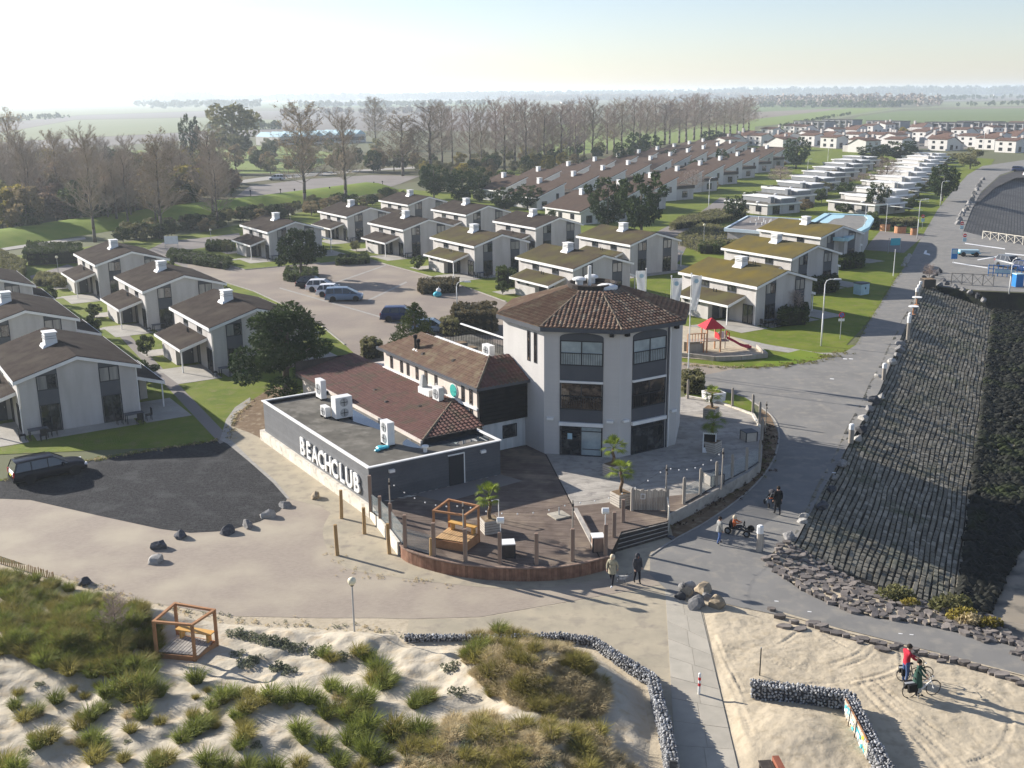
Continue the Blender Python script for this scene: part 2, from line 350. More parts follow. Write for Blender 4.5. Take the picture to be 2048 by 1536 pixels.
M['basalt_far'] = brickmat('basalt_far', (.1,.096,.09), (.15,.143,.132), (.03,.03,.028), .9, .55, rot=R_(65.4), mort=.07, noisec=(.06,.058,.055), nsc=.12, bump=.5)
M['joint'] = mat('joint_sand', (.035,.031,.025), (.055,.049,.04), 2, rough=.95)
M['weed'] = mat('weedy_rock', (.008,.009,.007), (.022,.022,.017), 1.2, rough=.7, bump=1.0, bsc=3, c3=(.022,.03,.008), sc3=.3)
M['slate'] = mat('flat_stone', (.13,.115,.105), (.2,.175,.155), 2, rough=.9, bump=.5, bsc=5, rand=.25)
M['gabion'] = mat('gabion_stone', (.24,.24,.24), (.35,.345,.335), 4, rough=.85, rand=.35, coord='obj')
M['gabion_d'] = mat('gabion_core', (.05,.052,.056), (.1,.1,.105), 9, rough=.9)
M['pine'] = mat('pine_needles', (.025,.045,.014), (.065,.092,.025), .9, rough=.8, coord='obj', lo=.4, hi=.62, rand=.15, trans=0.15)
M['pine_warm'] = mat('pine_warm', (.04,.062,.015), (.095,.11,.025), .8, rough=.8, coord='obj', lo=.4, hi=.62, rand=.1, trans=0.2)
M['evergreen'] = mat('evergreen_leaf', (.05,.07,.022), (.1,.125,.04), .9, rough=.7, coord='obj', lo=.4, hi=.62, rand=.2, trans=0.25)
M['olive'] = mat('olive_leaf', (.14,.14,.055), (.24,.22,.11), 1.1, rough=.75, coord='obj', lo=.4, hi=.62, rand=.2, trans=0.35)
M['autumn'] = mat('autumn_leaf', (.22,.17,.095), (.3,.24,.13), .8, rough=.8, coord='obj', lo=.4, hi=.62, rand=.3, trans=0.35)
M['yellow_leaf'] = mat('yellow_leaf', (.24,.19,.04), (.3,.26,.07), .8, rough=.8, coord='obj', rand=.2, trans=0.4)
M['red_leaf'] = mat('russet_leaf', (.2,.14,.1), (.27,.19,.13), .9, rough=.8, coord='obj', rand=.2, trans=0.35)
M['bark'] = mat('bark', (.12,.1,.08), (.18,.155,.125), 3, rough=.9, coord='obj', stretch=(1,1,.3))
M['twig'] = mat('bare_twig', (.3,.245,.19), (.38,.315,.245), .5, rough=.9, coord='obj', rand=.2)
M['twig_pink'] = mat('pink_twig', (.33,.26,.22), (.4,.325,.275), .5, rough=.9, coord='obj', rand=.15)
M['marram'] = mat('marram_blade', (.14,.17,.03), (.26,.28,.07), 2.2, rough=.7, coord='obj', rand=.2, trans=0.35)
M['marram_olive'] = mat('marram_olive', (.22,.2,.05), (.34,.29,.09), 2.2, rough=.7, coord='obj', rand=.2, trans=0.35)
M['straw'] = mat('straw_blade', (.46,.37,.2), (.58,.48,.29), 2.2, rough=.75, coord='obj', rand=.15, trans=0.35)
M['sage'] = mat('sage_leaf', (.13,.15,.09), (.22,.23,.15), 2.2, rough=.75, coord='obj', rand=.15, trans=0.3)
M['palm_leaf'] = mat('palm_leaf', (.12,.17,.02), (.23,.28,.04), 3, rough=.5, coord='obj', trans=0.35)
M['palm_trunk'] = mat('palm_trunk', (.12,.08,.05), (.2,.14,.09), 8, rough=.9, coord='obj')
M['pool_blue'] = mat('pool_blue', (.36,.56,.62), (.42,.6,.64), .3, rough=.5)
M['flag_white'] = mat('flag_cloth', (.75,.75,.73), (.68,.69,.7), 2, rough=.8, trans=0.4)
M['red'] = mat('red_plastic', (.55,.035,.045), rough=.45)
M['red_dark'] = mat('dark_red_slide', (.2,.03,.06), rough=.4)
M['blue'] = mat('blue_plastic', (.03,.17,.42), rough=.4)
M['cyan'] = mat('cyan_plastic', (.07,.42,.5), rough=.4)
M['green_sign'] = mat('green_sign', (.05,.35,.3), rough=.5)
M['pale_blue'] = mat('pale_blue_paint', (.4,.55,.6), (.34,.48,.53), 2, rough=.6)
M['orange_wood'] = mat('orange_wood', (.42,.2,.1), (.5,.27,.15), 3, rough=.7)
M['yellow'] = mat('yellow_paint', (.7,.62,.05), rough=.5)
M['lamp_globe'] = mat('lamp_globe', (.72,.66,.48), rough=.3)
M['teal'] = mat('teal_paint', (.08,.3,.33), rough=.5); M['red_bench'] = mat('red_bench_wood', (.2,.07,.045), (.26,.1,.06), 3, rough=.7); M['red_slide'] = mat('red_slide', (.38,.03,.06), (.22,.025,.06), 1.5, rough=.4, coord='obj')
def paint(name, c): return mat(name, c, rough=.3, spec=.25, metal=0)
M['car_black'] = paint('car_black', (.006,.007,.012)); M['car_white'] = paint('car_white', (.72,.72,.72)); M['car_blue'] = paint('car_blue', (.16,.22,.3))
M['car_navy'] = paint('car_navy', (.02,.035,.1)); M['car_grey'] = paint('car_grey', (.14,.15,.16)); M['car_glass'] = mat('car_glass', (.012,.015,.02), rough=.05, spec=.8)
M['rim'] = mat('alloy', (.5,.5,.5), rough=.35, metal=.7); M['tail_red'] = mat('tail_red', (.35,.01,.01), rough=.2); M['head_lamp'] = mat('head_lamp', (.7,.72,.75), rough=.1)
# ================================================================== setting: land, roads, dunes, dike, beach
TD = (0.416, 0.909); SD = (0.909, -0.416); D0 = (15.0, 55.2)
def DK(t, s): return (D0[0]+t*TD[0]+s*SD[0], D0[1]+t*TD[1]+s*SD[1])
def DKi(x, y): x -= D0[0]; y -= D0[1]; return (x*TD[0]+y*TD[1], x*SD[0]+y*SD[1])
path_up = [(2130,1318),(2048,1298),(1950,1275),(1850,1250),(1760,1238),(1700,1225),(1640,1200),(1600,1180),(1552,1145),(1530,1122)]
land = [(-12000,-300),(60,-300),(60,20)] + [G(*p) for p in path_up] + [DK(0,0), DK(30,0), DK(60,0.3), DK(95,0)] + \
       [G(1878,574), G(1960,582), G(2060,586), (140,142), (140,165)] + [G(2060,494), G(1985,478), G(1927,466), G(1943,420), G(1962,386), G(2000,352), G(2048,336), G(2200,318), G(2600,300)] + [(12000,900),(12000,14000),(-12000,14000)]
sheet('ground', land, -0.03, M['polder'], px=False)
# sky is the World; a low rim of ground carries on to the horizon
lawn_px = [(-500,930),(440,890),(760,760),(1480,765),(1650,735),(1740,640),(1835,500),(1905,400),(1975,340),(1990,318),(1700,300),(1500,285),(1300,330),(1000,340),(900,385),(800,378),(600,425),(400,465),(0,515),(-500,560)]
sheet('lawn', lawn_px, 0.0, M['lawn'])
scr = [(-600,500),(0,500),(240,450),(430,420),(600,395),(800,368),(950,345),(1200,330),(1500,270),(1500,235),(1000,285),(800,300),(600,310),(480,330),(300,330),(0,330),(-600,330)]
sheet('scrub_ground', scr, -0.02, M['scrub'])
# polder fields seen beyond the park
def field(px, m, z): sheet('field', px, z, M[m])
field([(-900,385),(-300,330),(0,312),(380,296),(560,292),(700,310),(600,345),(300,350),(0,350),(-900,470)], 'field_bright', -.012)
field([(-900,330),(0,285),(420,262),(560,258),(560,272),(380,280),(0,308),(-900,372)], 'field_grey', -.014)
field([(-900,300),(0,266),(150,240),(420,235),(560,240),(560,257),(420,261),(0,284),(-900,328)], 'field_pale', -.016)
field([(-900,280),(0,246),(160,231),(420,222),(640,222),(1000,224),(1000,262),(560,262),(420,234),(150,239),(0,265)], 'field_grey', -.018)
field([(-900,262),(0,215),(260,206),(400,206),(420,221),(160,230),(0,245),(-900,278)], 'field_pale', -.02)
field([(520,206),(1000,204),(1000,212),(520,216)], 'field_green', -.02)
field([(1080,320),(1280,292),(1510,272),(1510,248),(1270,245),(1080,250)], 'field_bright', -.012)
field([(1490,255),(1580,246),(1790,216),(1700,216),(1495,240)], 'field_bright', -.013)
field([(1490,240),(1700,217),(1760,213),(1490,225)], 'field_brown', -.014)
field([(1490,226),(1760,213),(1700,212),(1490,209)], 'field_green', -.015)
field([(1640,262),(1720,232),(1800,222),(1990,217),(2400,212),(2400,250),(2048,244),(1800,248)], 'field_green', -.012)
field([(1820,250),(2400,250),(2400,300),(1560,296),(1600,268),(1700,250)], 'field_grey', -.02)
field([(1860,216),(2400,207),(2400,212),(1990,217)], 'field_brown', -.014)
field([(1880,205),(2400,198),(2400,206),(1860,215)], 'field_pale', -.015)
field([(1880,196),(2400,190),(2400,196),(1880,203)], 'field_grey', -.016)
sheet('far_lane', [(1500,262),(1700,229),(1800,216),(1880,214),(1882,215),(1802,218),(1705,232),(1530,266)], .02, M['field_pale'])
# green dyke bank along the back of the park
def bank():
    toe = [G(*p) for p in [(-300,560),(-80,512),(0,498),(120,478),(245,458),(340,444),(430,430),(520,418),(600,408),(700,394),(800,380)]]
    mb = MB(); prof = [(0,0.0),(3.5,.9),(7,1.6),(11,1.7),(16,1.0),(21,-.02)]; vs = []
    for i, p in enumerate(toe):
        a = toe[max(0,i-1)]; b = toe[min(len(toe)-1,i+1)]; d = Vector((b[0]-a[0], b[1]-a[1])).normalized()
        for q, z in prof: vs.append((p[0]-d.y*q, p[1]+d.x*q, z))
    k = len(prof); fs = [(i*k+j, (i+1)*k+j, (i+1)*k+j+1, i*k+j+1) for i in range(len(toe)-1) for j in range(k-1)]
    mb.add(vs, fs); struct('dike', mb, M['dike'], smooth=True)
bank()
sheet('dike_path', [(-60,507),(0,497),(110,481),(170,475),(172,479),(110,487),(0,503),(-60,514)], .06, M['kerb'])
sheet('car_park', [(470,395),(500,372),(620,358),(745,350),(840,352),(800,368),(760,380),(600,400),(480,408)], .03, M['lot'])
sheet('country_road', [(430,368),(520,355),(560,350),(740,338),(840,333),(840,337),(740,342),(560,358),(520,362),(430,374)], .03, M['kerb'])
# streets of the park
sheet('street', [(375,524),(450,527),(490,540),(576,532),(640,526),(731,517),(775,530),(843,548),(905,566),(960,585),(1012,604),(1100,640),(1250,690),(1365,724),(1470,735),(1470,772),(1360,775),(1000,765),(755,750),(690,690),(640,650),(573,613),(508,583),(440,562),(375,538)], .012, M['street_brick'])
sheet('street', [(285,506),(330,483),(420,474),(478,466),(484,480),(430,492),(360,502),(380,524),(378,538),(330,520)], .008, M['lot'])
sheet('lane', [(60,552),(100,540),(135,529),(185,546),(150,560),(70,575)], .012, M['lot'])
sheet('back_street', [(1285,480),(1330,455),(1400,425),(1440,395),(1470,398),(1425,440),(1380,480),(1360,520),(1340,540),(1318,520)], .012, M['lot'])
for pts in ([(445,527),(490,540),(576,532),(640,526)],[(731,517),(775,530),(843,548),(905,566),(960,585),(1012,604)],[(690,690),(640,650),(573,613),(508,583),(440,562)]):
    W = [G(*p) for p in pts]; mb = MB()
    for a, b in zip(W[:-1], W[1:]):
        d = Vector((b[0]-a[0], b[1]-a[1])); mb.cbox(((a[0]+b[0])/2,(a[1]+b[1])/2,0), (d.length-.02,.14,.1), math.atan2(d.y,d.x))
    struct('kerb', mb, M['kerb'])
for px in ([(640,575),(770,530),(773,531),(643,577)],[(735,600),(812,563),(815,565),(738,602)],[(560,575),(960,690),(962,693),(558,577)]):
    sheet('pavement_band', px, .017, M['kerb'])
# asphalt dike road and its branch to the beach
road = [(1355,770),(1400,752),(1470,738),(1540,733),(1620,722),(1690,704),(1712,690),(1740,640),(1790,560),(1815,525),(1840,480),(1875,420),(1905,382),(1935,350),(1965,332),(2048,320),(2300,300),(2300,308),(2048,334),(2000,350),(1962,384),(1943,420),(1927,462),(1920,485),(1900,515),(1850,560),(1800,680),(1760,780),(1700,885),(1640,990),(1592,1082),(1566,1086),(1530,1122),(1552,1145),(1600,1180),(1640,1200),(1700,1225),(1760,1238),(1850,1250),(1950,1275),(2048,1298),(2130,1318),(2130,1368),(2048,1352),(1900,1312),(1700,1262),(1600,1238),(1545,1228),(1480,1215),(1420,1200),(1345,1190),(1300,1150),(1300,1115),(1340,1085),(1420,1042),(1500,982),(1545,925),(1558,870),(1540,830),(1490,795),(1430,778),(1380,775)]
sheet('road', road, .018, M['asphalt'])
sheet('car_park', [(1927,463),(1985,477),(2062,493),(2400,520),(2400,620),(2060,585),(1960,581),(1878,573),(1850,560),(1900,515),(1920,485)], .02, M['asphalt'])
for px in ([(1930,486),(2010,497),(2010,499),(1930,488)],[(1905,524),(1975,535),(1975,537),(1905,526)],[(1955,519),(1995,512),(1995,514),(1955,521)],[(2010,506),(2070,512),(2070,514),(2010,508)]):
    sheet('painted_line', px, .026, M['white'])
sheet('painted_arrow', [(1847,508),(1850,501),(1854,501),(1853,506),(1860,508),(1860,511)], .026, M['white'])
for x, y in ((1690,718),(1702,718),(1664,758),(1553,1203),(1619,1224),(1801,1268),(1823,1270),(1668,946)):
    sheet('painted_stud', [(x-4,y-1),(x+4,y-.2),(x+4,y+1.2),(x-4,y+.6)], .026, M['white'])
# forecourt, gravel, sand
sheet('sand', [(-500,1070),(150,1140),(300,1190),(820,1215),(1330,1150),(1480,1180),(1545,1222),(1700,1255),(1900,1305),(2130,1362),(2500,1800),(-700,1800)], -.006, M['sand'])
sheet('forecourt', [(-500,960),(0,985),(30,975),(440,880),(500,905),(520,880),(640,960),(735,1035),(1000,1160),(1230,1125),(1345,1085),(1420,1190),(1330,1168),(1200,1192),(960,1234),(820,1238),(760,1236),(640,1236),(460,1232),(300,1205),(130,1156),(0,1112),(-500,1050)], .004, M['plaza'], sm=0)
sheet('gravel_yard', [(-300,985),(0,962),(80,945),(175,922),(300,902),(440,880),(455,888),(500,925),(545,965),(574,998),(560,1022),(520,1043),(455,1062),(380,1066),(320,1058),(200,1032),(60,1000),(-60,995)], .012, M['gravel'])
sheet('path', [(440,880),(452,840),(470,815),(500,795),(503,803),(478,825),(462,850),(462,880),(505,922),(552,963),(580,998),(574,998),(545,965),(500,925),(455,888)], .02, M['kerb'])
sheet('path', [(462,880),(462,850),(500,860),(640,955),(735,1036),(690,1045),(640,1012),(580,998),(552,963),(505,922)], .01, M['sandy_pave'])
sheet('soil_bed', [(548,772),(500,803),(478,825),(462,852),(500,866),(528,880),(545,800),(590,780)], .016, M['soil'])
sheet('path', [(222,655),(238,650),(352,764),(462,878),(440,888),(335,775)], .016, M['lot'])
sheet('forecourt_sand', [(648,1050),(690,1000),(735,1030),(790,1078),(870,1125),(1000,1150),(1130,1152),(1225,1130),(1345,1085),(1300,1140),(1200,1160),(1050,1178),(900,1168),(760,1150),(690,1135),(655,1100)], .012, M['sandy_pave'], sm=3)
PATHB = sheet('beach_path', [(818,1240),(960,1236),(1200,1194),(1335,1168),(1405,1222),(1490,1600),(1340,1600),(1330,1480),(1308,1372),(1190,1288),(1120,1276),(812,1272)], .008, M['sandy_pave'])
def edge_road_sand():
    sheet('verge', [(1345,1085),(1420,1042),(1500,982),(1545,925),(1558,870),(1540,830),(1520,812),(1522,880),(1522,925),(1500,945),(1450,978),(1385,1010),(1335,1045)], .01, M['soil'], sm=0)
    W = smoothp([G(*p) for p in [(1300,1112),(1345,1082),(1420,1040),(1500,980),(1545,924),(1558,870),(1543,832),(1500,800)]], 5, False); mb = MB()
    for a, b in zip(W[:-1], W[1:]):
        d = Vector((b[0]-a[0], b[1]-a[1])); mb.cbox(((a[0]+b[0])/2,(a[1]+b[1])/2,0), (d.length+.01,.1,.06), math.atan2(d.y,d.x))
    struct('kerb', mb, M['kerb'])
edge_road_sand()
sheet('verge_sand', [(1205,1122),(1225,1100),(1338,1040),(1348,1082),(1300,1114),(1232,1134)], .013, M['sandy_pave'])
# lawn patches laid by the road
sheet('lawn', [(1620,712),(1480,668),(1460,650),(1560,660),(1640,690),(1712,690),(1690,704)], .006, M['lawn'])
sheet('sandy_path', [(1362,650),(1440,668),(1540,690),(1640,706),(1690,705),(1640,715),(1540,700),(1430,680),(1360,660)], .012, M['kerb'])
sheet('dry_verge', [(1500,735),(1540,715),(1600,700),(1665,712),(1620,724),(1560,733)], .02, M['dike'])
# paving slabs of the beach path, each its own piece
def slabs():
    base = PATHB
    quad = [G(1330,1180), G(1402,1222), G(1478,1545), G(1352,1545)]
    rows = 9; cols = 2
    for r in range(rows):
        for c in range(cols):
            def lerp(s, t):
                s = s**1.0; a = [quad[0][k]+(quad[3][k]-quad[0][k])*s for k in (0,1)]; b = [quad[1][k]+(quad[2][k]-quad[1][k])*s for k in (0,1)]
                return [a[k]+(b[k]-a[k])*t for k in (0,1)]
            c0 = (c+(.12 if r % 2 and c else 0))/cols; c1 = (c+1+(.12 if r % 2 and not c else 0))/cols
            P = [lerp(r/rows, c0), lerp(r/rows, c1), lerp((r+1)/rows, c1), lerp((r+1)/rows, c0)]
            ce = [sum(p[k] for p in P)/4 for k in (0,1)]
            P = [tuple(p[k]+(ce[k]-p[k])*.012/max(.3, math.hypot(p[0]-ce[0], p[1]-ce[1])) for k in (0,1)) for p in P]
            obj('slab', MB().prism(P, -.02, .024+.004*rnd.random()), M['slab'], base)
slabs()

def terrain(name, poly, step, hf, m, fade=1.2, z0=-.05, box=None, **k):
    P = np.array(poly); x0, y0 = P.min(0); x1, y1 = P.max(0)
    xs = np.arange(x0, x1, step); ys = np.arange(y0, y1, step); X, Y = np.meshgrid(xs, ys, indexing='ij')
    ins = np.zeros(X.shape, bool); dmin = np.full(X.shape, 1e9); n = len(P)
    for i in range(n):
        a = P[i]; b = P[(i+1) % n]
        cond = (a[1] > Y) != (b[1] > Y)
        with np.errstate(divide='ignore', invalid='ignore'):
            ins ^= cond & (X < (b[0]-a[0])*(Y-a[1])/(b[1]-a[1]+1e-12)+a[0])
        e = b-a; t = np.clip(((X-a[0])*e[0]+(Y-a[1])*e[1])/(e@e+1e-9), 0, 1); dmin = np.minimum(dmin, np.hypot(X-a[0]-t*e[0], Y-a[1]-t*e[1]))
    if name == 'dune': pass
    f = np.clip(dmin/fade, 0, 1) if fade else np.ones(X.shape); f = f*f*(3-2*f)
    Z = z0 + f*(hf(X, Y)-z0)
    idx = np.full(X.shape, -1); idx[ins] = np.arange(ins.sum())
    q = np.stack([idx[:-1,:-1], idx[1:,:-1], idx[1:,1:], idx[:-1,1:]], -1).reshape(-1, 4); q = q[(q >= 0).all(1)]
    me = bpy.data.meshes.new(name); me.from_pydata(np.stack([X[ins], Y[ins], Z[ins]], -1).tolist(), [], q.tolist())
    me.materials.append(m); me.polygons.foreach_set('use_smooth', [True]*len(me.polygons)); me.update()
    o = link(name, me, kind='structure', **k)
    return o, (xs, ys, Z, ins)
def vnoise(X, Y, sc, seed=0, octv=3):
    r = np.zeros(X.shape); amp = 1.0
    rs = np.random.RandomState(100+seed)
    for o in range(octv):
        g = rs.rand(64, 64); fx = X/sc+17.3; fy = Y/sc+9.1
        ix = np.floor(fx).astype(int); iy = np.floor(fy).astype(int); tx = fx-ix; ty = fy-iy; tx = tx*tx*(3-2*tx); ty = ty*ty*(3-2*ty)
        a = g[ix%64, iy%64]; b = g[(ix+1)%64, iy%64]; c = g[ix%64, (iy+1)%64]; d = g[(ix+1)%64, (iy+1)%64]
        r += amp*((a*(1-tx)+b*tx)*(1-ty)+(c*(1-tx)+d*tx)*ty-.5); amp *= .5; sc = sc*.5
    return r
dune_poly = [G(*p) for p in [(-420,1100),(-150,1125),(0,1142),(120,1168),(300,1218),(460,1242),(640,1250),(800,1264),(820,1285),(1120,1286),(1186,1298),(1298,1378),(1318,1480),(1330,1640),(400,1700),(-420,1700)]]
def dune_h(X, Y):
    c1 = G(230,1280); c2 = G(1080,1370); c3 = G(560,1480); c4 = G(1000,1540)
    z = .25 + .5*vnoise(X, Y, 3.6, 1) + .22*vnoise(X, Y, 1.1, 2)
    for c, a, r in ((c1,.7,3.4),(c2,1.15,2.6),(c3,.35,4.0),(c4,.8,3.0)): z = z + a*np.exp(-((X-c[0])**2+(Y-c[1])**2)/(r*r))
    pc = G(373,1295,.3); w = np.clip((np.hypot(X-pc[0], Y-pc[1])-1.3)/2.2, 0, 1); w = w*w*(3-2*w); z = np.maximum(z, .03)*w + .2*(1-w)
    return np.maximum(z, .03) + .05*vnoise(X, Y, .45, 3)
dune, DG = terrain('dune', dune_poly, .14, dune_h, M['dune_sand'], fade=1.6)
def dune_z(x, y):
    xs, ys, Z, ins = DG; i = int(round((x-xs[0])/.14)); j = int(round((y-ys[0])/.14))
    if 0 <= i < len(xs) and 0 <= j < len(ys) and ins[i, j]: return float(Z[i, j])
    return 0.0
# trodden sand beside the beach path, with wheel ruts
sand_poly = [G(*p) for p in [(1400,1222),(1450,1216),(1545,1236),(1620,1250),(1700,1272),(1800,1297),(1900,1322),(2048,1362),(2160,1385),(2400,1760),(1500,1760),(1478,1560)]]
ruts = [[(1420,1290),(1520,1310),(1640,1340),(1740,1366),(1850,1380)],[(1425,1300),(1520,1322),(1640,1352),(1740,1378),(1830,1392)],[(1410,1250),(1440,1330),(1470,1390),(1500,1480)],[(1415,1245),(1452,1325),(1484,1385)],
        [(1716,1372),(1760,1420),(1830,1480),(1900,1560)],[(1730,1368),(1790,1425),(1870,1490),(1950,1570)],[(1745,1362),(1820,1425),(1900,1480),(2000,1540)],[(1800,1305),(1800,1330),(1760,1352),(1690,1366),(1600,1372)],[(1815,1312),(1812,1340),(1770,1362),(1700,1376)],[(1760,1285),(1730,1320),(1680,1338)],[(1745,1282),(1712,1312),(1660,1330)],
        [(1900,1540),(1990,1510),(2020,1450),(2000,1400),(1940,1370),(1860,1362)],[(1560,1290),(1620,1262),(1700,1300),(1790,1330)]]
rutw = [np.array(smoothp([G(*p) for p in r], 8, False)) for r in ruts]
def sand_h(X, Y):
    z = .08 + .07*vnoise(X, Y, 1.6, 7) + .035*vnoise(X, Y, .4, 8)
    mc = G(1590,1470); z = z + .42*np.exp(-((X-mc[0])**2+(Y-mc[1])**2)/3.2)
    for k, r in enumerate(rutw):
        d = np.full(X.shape, 1e9); s = np.zeros(X.shape); acc = 0
        for a, b in zip(r[:-1], r[1:]):
            e = b-a; L = math.hypot(*e); t = np.clip(((X-a[0])*e[0]+(Y-a[1])*e[1])/(L*L+1e-9), 0, 1); dd = np.hypot(X-a[0]-t*e[0], Y-a[1]-t*e[1])
            m = dd < d; d = np.where(m, dd, d); s = np.where(m, acc+t*L, s); acc += L
        w = .08 + .025*(k % 3)
        z = z - np.where(d < w, (.022+.01*np.sign(np.sin(s*30)))*(.6+.4*np.sin(s*2.1+k)), 0) + np.where((d >= w) & (d < w+.1), .01, 0)
    return z
beach_sand, SG = terrain('trodden_sand', sand_poly, .075, sand_h, M['sand'], fade=.7, z0=-.02)
def sand_z(x, y):
    xs, ys, Z, ins = SG; i = int(round((x-xs[0])/.075)); j = int(round((y-ys[0])/.075))
    if 0 <= i < len(xs) and 0 <= j < len(ys) and ins[i, j]: return float(Z[i, j])
    return 0.0
# beach below the dike
def beach_fn(x, y):
    t, s = DKi(x, y)
    k = min(1, max(0, s/9.4)); f = min(1, max(0, (t+4.6)/4.4)); f = f*f*(3-2*f); g = 1 if t > -4.6 else 0
    return -2.2*k*f*g - .06
def beach():
    mb = MB(); nx, ny = 60, 44; vs = []
    for i in range(nx+1):
        for j in range(ny+1):
            t = -14 + 14*i/20 if i < 20 else (i-20)*2.6; s = -1.2 + j*.42 if j < 32 else 12.24+(j-32)*4
            x, y = DK(t, s); vs.append((x, y, beach_fn(x, y) + (.08*noise.noise((x*.5, y*.5, 3)) if s > 1 else -.05)))
    fs = [(i*(ny+1)+j, i*(ny+1)+j+1, (i+1)*(ny+1)+j+1, (i+1)*(ny+1)+j) for i in range(nx) for j in range(ny)]
    vis = []
    for f in fs:
        i, j = divmod(f[0], ny+1); t, s = DKi(vs[f[0]][0], vs[f[0]][1])
        if t >= 1.0 and s < 9.1: continue          # the block slope stands here
        x, y = vs[f[0]][:2]
        vis.append(f)
    mb.add(vs, vis); struct('beach', mb, M['wet_sand'], smooth=True)
beach()
sheet('far_beach', [DK(0,14),DK(0,700),DK(900,700),DK(900,14)], -2.45, M['wet_sand'], px=False)
def dike_slope():
    # bed under the blocks, then the blocks row by row
    L, Wd, dz = 97.0, 9.4, 2.2
    mb = MB(); vs = []
    for t in (-.4, L): 
        for s, z in ((0,-.03),(Wd,-dz-.03),(Wd+.1,-dz-.6)):
            x, y = DK(t, s); vs.append((x,y,z))
    mb.add(vs, [(0,1,4,3),(1,2,5,4)]); bed = struct('dike_slope', mb, M['joint'])
    items = []; rs = random.Random(3)
    s = .06
    while s < Wd-.2:
        wd = .27; t = -.2 + rs.random()*.3
        wob = rs.uniform(-.04, .04)
        end = L
        while t < end:
            ln = rs.uniform(.38, .62) if t < 45 else rs.uniform(.9, 1.3)
            items.append((t, s+wob*math.sin(t)+.05*math.sin(t*.45+s), ln, wd, rs.uniform(.0, .12), rs.random())); t += ln + .03
        s += wd + .045
    def verts(it):
        t, s, ln, wd, h, q = it; out = []
        for top in (0, 1):
            i = .035*top
            for a, b in ((t+i, s+i),(t+ln-i, s+i),(t+ln-i, s+wd-i),(t+i, s+wd-i)):
                x, y = DK(a, b); z = -dz*b/Wd + (-.06 if not top else .03+h*(.6+.4*math.sin(a*9+b)))
                out.append((x, y, z))
        return out
    F = [(4,5,6,7),(0,1,5,4),(1,2,6,5),(2,3,7,6),(3,0,4,7)]
    def score(it):
        x, y = DK(it[0], it[1]); d = math.hypot(x, y, CAMH); return d
    items.sort(key=score)
    for it in items[:300]:
        V = verts(it); o = V[0]; me = MB().add([(v[0]-o[0], v[1]-o[1], v[2]-o[2]) for v in V], F).mesh('block', M['basalt'])
        link('block', me, bed, o)
    mb = MB(); cols = []
    for it in items[300:]: mb.add(verts(it), F); cols.append(it[5])
    me = mb.mesh('block_field', [M['basalt'], M['basalt2'], M['basalt3']])
    mi = []
    for c in cols: mi += [0 if c < .5 else (1 if c < .8 else 2)]*5
    me.polygons.foreach_set('material_index', mi)
    link('block_field', me, bed, kind='stuff')
M['basalt2'] = mat('basalt_pale', (.25,.225,.175), (.31,.28,.22), 1.5, rough=.85, c3=(.18,.17,.115), sc3=.25)
M['basalt3'] = mat('basalt_dim', (.14,.128,.1), (.19,.175,.14), 1.5, rough=.85, c3=(.12,.13,.07), sc3=.25)
dike_slope()
def toe_rocks():
    # weedy boulders along the foot of the dike: a heap nobody could count
    rs = np.random.RandomState(4); mb = MB()
    ico = [(0,0,1),(.89,0,.45),(.28,.85,.45),(-.72,.53,.45),(-.72,-.53,.45),(.28,-.85,.45),(.72,.53,-.45),(-.28,.85,-.45),(-.89,0,-.45),(-.28,-.85,-.45),(.72,-.53,-.45),(0,0,-1)]
    F = [(0,1,2),(0,2,3),(0,3,4),(0,4,5),(0,5,1),(1,6,2),(2,7,3),(3,8,4),(4,9,5),(5,10,1),(6,7,2),(7,8,3),(8,9,4),(9,10,5),(10,6,1)]
    for k in range(7000):
        t = rs.uniform(-1.5, 95)**1.0; w = 1.1 + 6*min(1, max(0, t/38)); s = 9.2 + rs.rand()**1.2*w
        r = rs.uniform(.14, .42); x, y = DK(t, s); z = -2.2 + r*.15 + max(0, 10.2-s)*.15
        if t < .5: z = beach_fn(x, y) + r*.2
        sc = rs.uniform(.7, 1.3, 3)*r; mb.add([(x+v[0]*sc[0]+rs.uniform(-.05,.05), y+v[1]*sc[1]+rs.uniform(-.05,.05), z+v[2]*sc[2]*.7) for v in ico], F)
    obj('weedy_rocks', mb, M['weed'], kind='stuff')
toe_rocks()
def slopes():
    # weedy bank below the slipway car park, and the second run of dike beyond it
    e = [DK(95,0), G(1878,574), G(1960,582), G(2060,586), (140,142)]
    mb = MB(); vs = [(p[0],p[1],-.03) for p in e] + [(p[0]+.9,p[1]-3.2,-3.6) for p in e]; n = len(e)
    mb.add(vs, [(i, i+n, i+1+n, i+1) for i in range(n-1)]); struct('weedy_bank', mb, M['weed'])
    e = [G(1927,466), G(1943,420), G(1962,386), G(2000,352), G(2048,336), G(2200,318)]
    mb = MB(); vs = [(p[0],p[1],-.03) for p in e] + [(p[0]+10.5,p[1]-4.5,-2.3) for p in e] + [(p[0]+22,p[1]-9,-2.36) for p in e]; n = len(e)
    mb.add(vs, [(i, i+n, i+1+n, i+1) for i in range(n-1)]); struct('far_dike_slope', mb, M['basalt_far'])
    mb = MB(); mb.add(vs, [(i+n, i+2*n, i+1+2*n, i+1+n) for i in range(n-1)]); struct('weedy_foot', mb, M['weed'])
    e = [G(1927,466), G(1985,478), G(2060,494), (140,165)]
    mb = MB(); vs = [(p[0],p[1],-.03) for p in e] + [(p[0]+4,p[1]+8,-3.4) for p in e]; n = len(e)
    mb.add(vs, [(i, i+1, i+1+n, i+n) for i in range(n-1)]); struct('weedy_bank', mb, M['weed'])
slopes()
